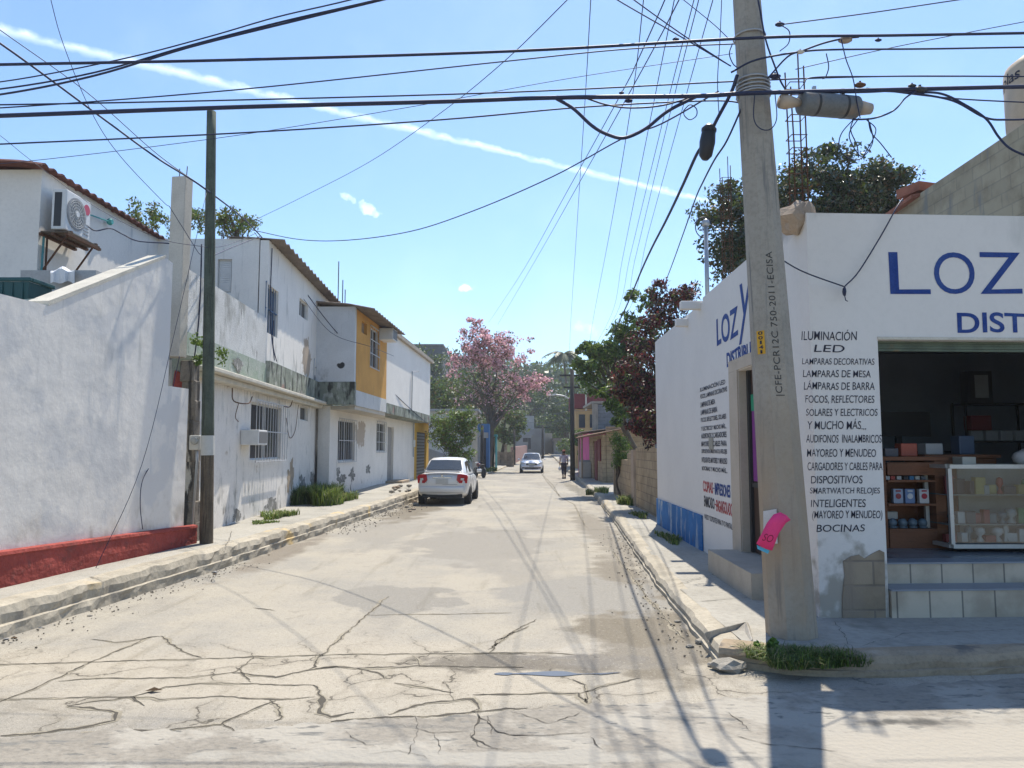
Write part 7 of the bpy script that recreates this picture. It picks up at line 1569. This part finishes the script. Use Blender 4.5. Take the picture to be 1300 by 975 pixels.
for i, pts in enumerate([[(1085, 150), (1068, 170), (1066, 190), (1080, 202), (1095, 200), (1108, 180), (1104, 155)], [(1090, 150), (1078, 172), (1092, 198), (1102, 188), (1112, 165), (1100, 152)], [(1102, 150), (1106, 168), (1118, 182), (1132, 200)], [(1084, 150), (1080, 165), (1088, 185), (1090, 200)], [(1068, 50), (1074, 75), (1083, 100), (1088, 130), (1092, 150)], [(1049, 68), (1052, 85), (1048, 98), (1044, 100)], [(958, 120), (957, 150), (965, 163), (978, 164), (986, 150), (984, 120)], [(868, 140), (876, 133), (884, 138), (884, 147), (876, 152), (869, 147), (868, 140)], [(992, 32), (1002, 40), (1001, 55), (990, 65)], [(930, 55), (926, 68), (930, 80), (936, 86)]]):
    cable(['large coil loop hanging below the grey drum', 'smaller coil loop inside the large one below the drum', 'loose tail hanging right of the coil', 'short tail hanging inside the coil', 'curly lead dropping from the upper cable to the drum', 'short stub hanging under the splice cable', 'lead looping round the pole under the bundle', 'small coiled ring left of the pole', 'thin loop right of the pole near the top', 'thin loop left of the pole near the top'][i], [(x, y, 6.6 if i != 7 else 6.75) for x, y in pts], .005, name='cable_loop', group='loose cable loops at the concrete pole')
cable('wire from the pole to the hook on the shop front', [(985, 325, 6.75), (1020, 345, 7.0), (1072, 364, 7.4)], .007); cable('wire from the shop roof down to the hook', [(1146, 252, 7.60), (1138, 264, 7.44), (1118, 300, 7.43), (1090, 345, 7.42), (1072, 364, 7.4)], .007)
hk = P(1072, 370, 7.38); solo('hook', MB().blobby((hk.x, hk.y, hk.z), (.02, .02, .05), 2, .2).tube([(hk.x, hk.y, hk.z - .04), (hk.x + .01, hk.y, hk.z - .09), (hk.x + .03, hk.y, hk.z - .10)], .005, 6), CABLE, 'small black wire hook hanging on the shop front', 'hook', smooth=True)
cable('dark wire drooping along the rear house wall to the post', [(112, 288, 13.3), (122, 293, 13.4), (140, 290, 13.6), (155, 297, 14), (175, 306, 14), (215, 309, 12.2)], .012); cable('wire hanging off the end of the green stub down the boundary wall', [(228, 452, 11.75), (222, 480, 11.68), (212, 530, 11.5), (196, 580, 11.1), (181, 610, 10.7), (178, 640, 10.6), (181, 672, 10.55)], .006)
cable('cluster wire hanging beside the wooden pole', [(256, 310, 12.2), (254, 380, 12.3), (250, 430, 12.35), (244, 470, 12.4)], .012); cable('second cluster wire crossing the pale post', [(215, 262, 11.8), (250, 318, 12.2), (256, 330, 12.2), (252, 400, 12.3)], .006); cable('dark wire from the wooden pole to the white house corner', [(270, 325, 12.2), (290, 316, 14), (310, 308, 16), (330, 300, 17.4)], .010); cable('thin wire stretched from the wooden pole across to the roof corner', [(262, 314, 11.9), (285, 312, 14), (312, 302, 16.2), (325, 296, 17.5)], .006)
cable('thin wire slanting across the white upper wall to the ochre front', [(323, 295, 17.2), (375, 365, 20.5), (420, 422, 22.6), (470, 440, 22.8), (500, 452, 27)], .007)
cable('guy wire from the wooden pole to the pavement by the red base', [(262, 245, 11.7), (222, 420, 10.9), (180, 590, 10.2), (119, 727, 9.6)], .004)
for i, (y0, y1, z0, z1, Y0, Y1) in enumerate([(520, 508, 640, 727, 60, 43.5), (526, 520, 650, 727, 70, 43.5), (534, 530, 655, 727, 74, 43.5), (512, 520, 700, 760, 70, 46)]):
    cable(['topmost service wire strung to the dark pole across the far end of the street', 'middle service wire strung to the dark pole across the far end of the street', 'lowest service wire strung to the dark pole across the far end of the street', 'service wire reaching past the dark pole to the grey block house'][i], [(z0, y0, Y0), ((z0 + z1) / 2, (y0 + y1) / 2 + 5, (Y0 + Y1) / 2), (z1, y1, Y1)], .012, group='service wires at the far end')
# closures and the grey drum
dm = empty('cable_drum', P(1057, 155, 6.65), 'grey cylindrical cable closure hung on the bundle right of the pole', 'cable closure')
a = P(1016, 131, 6.62); b = P(1088, 137, 6.72); u = (b - a).normalized(); mb = MB(); rr = .105
mb.tube([a, a + u * .012, a + u * .02, a + (b - a) * .5, b - u * .02, b - u * .012, b], [rr * .85, rr * .97, rr, rr * 1.0, rr, rr * .97, rr * .85], 24); part('drum_body', mb, mk('drum_grey', (.14, .15, .155), .55, .2, 3, .1, bump=.15, kind='obj', spots=[((.24, .18, .13), 2, .55, .7, (1, 1, 1), None)]), dm, smooth=True)
part('end_neck', MB().tube([b, b + u * .05, b + u * .14], [.07, .065, .05], 14), flat('neck_beige', (.40, .33, .26), .7), dm, smooth=True); part('end_neck', MB().tube([a - u * .20, a - u * .14, a], [.06, .066, .03], 14), flat('neck_beige2', (.42, .34, .26), .7), dm, smooth=True)
for f in (.25, .75):
    p = a.lerp(b, f); part('hanger', MB().box(p + Vector((0, 0, .12)), (.03, .03, .10)), GALV, dm); part('band', MB().tube([p - u * .012, p + u * .012], rr * 1.02, 24), DARKM, dm)
mb = MB(); a = P(901, 158, 6.95); b = P(895, 203, 6.98); u = (b - a).normalized(); mb.tube([a, a + u * .03, a.lerp(b, .5), b - u * .04, b], [.035, .062, .075, .062, .03], 14)
sp = empty('splice_closure', b, 'black splice closure hanging on the descending cable left of the pole', 'cable closure'); part('shell', mb, flat('closure_black', (.02, .02, .025), .45), sp, smooth=True); part('clamp', MB().tube([a.lerp(b, .12), a.lerp(b, .2)], .072, 14), DARKM, sp)
for i, (px, py, d_, s, lab) in enumerate([(1073, 51, 6.7, .05, 'beige splice on the upper thick cable'), (990, 31, 6.8, .035, 'little black clamp right of the pole top'), (984, 97, 6.65, .04, 'black clamp beside the pole at the wire straps'), (1168, 114, 6.8, .05, 'dark clamp on the right bundle'), (1092, 108, 6.65, .04, 'rusty bolt clamp above the drum'), (1016, 66, 6.6, .03, 'yellowish splice on the branching cable'), (1158, 109, 6.8, .03, 'tiny clamp above the right bundle'), (798, 128, 6.75, .03, 'short black hanger on the slack cable'), (789, 118, 6.8, .02, 'small insulator on the thin cable left of the pole'), (1115, 51, 6.9, .025, 'small clip on the upper cable right of the pole'), (858, 50, 6.8, .025, 'small clip on the upper cable left of the pole')]):
    c = P(px, py, d_); M = [BARE, CABLE, CABLE, DARKM, RUST, CREAM, DARKM, CABLE, CABLE, CABLE, CABLE][i]
    mb = MB().tube([c - Vector((s * 1.2, 0, s * .1)), c - Vector((s * .6, 0, 0)), c, c + Vector((s * .6, 0, 0)), c + Vector((s * 1.2, 0, s * .1))], [s * .3, s * .6, s * .65, s * .55, s * .3], 10); mb.box(c + Vector((0, 0, s * .5)), (s * .35, s * .35, s * .9))
    solo('cable_clamp', mb, M, lab, 'clamp', 'clamps and splices on the cables', smooth=False)
for o in sc.objects:
    if o.type == 'EMPTY': o.hide_render = False

# ------------------------------------------------------------------ air
hzm = bpy.data.materials.new('haze_air'); hzm.use_nodes = True; ht = hzm.node_tree
for n_ in list(ht.nodes): ht.nodes.remove(n_)
ho = ht.nodes.new('ShaderNodeOutputMaterial'); hv = ht.nodes.new('ShaderNodeVolumePrincipled')
hv.inputs['Density'].default_value = .0007; hv.inputs['Color'].default_value = (.86, .92, 1, 1); hv.inputs['Anisotropy'].default_value = .35
ht.links.new(hv.outputs[0], ho.inputs['Volume'])
solo('haze', MB().box((0, 220, 26.5), (820, 580, 55.2)), hzm, kind='stuff', label='pale summer haze in the air of the street')
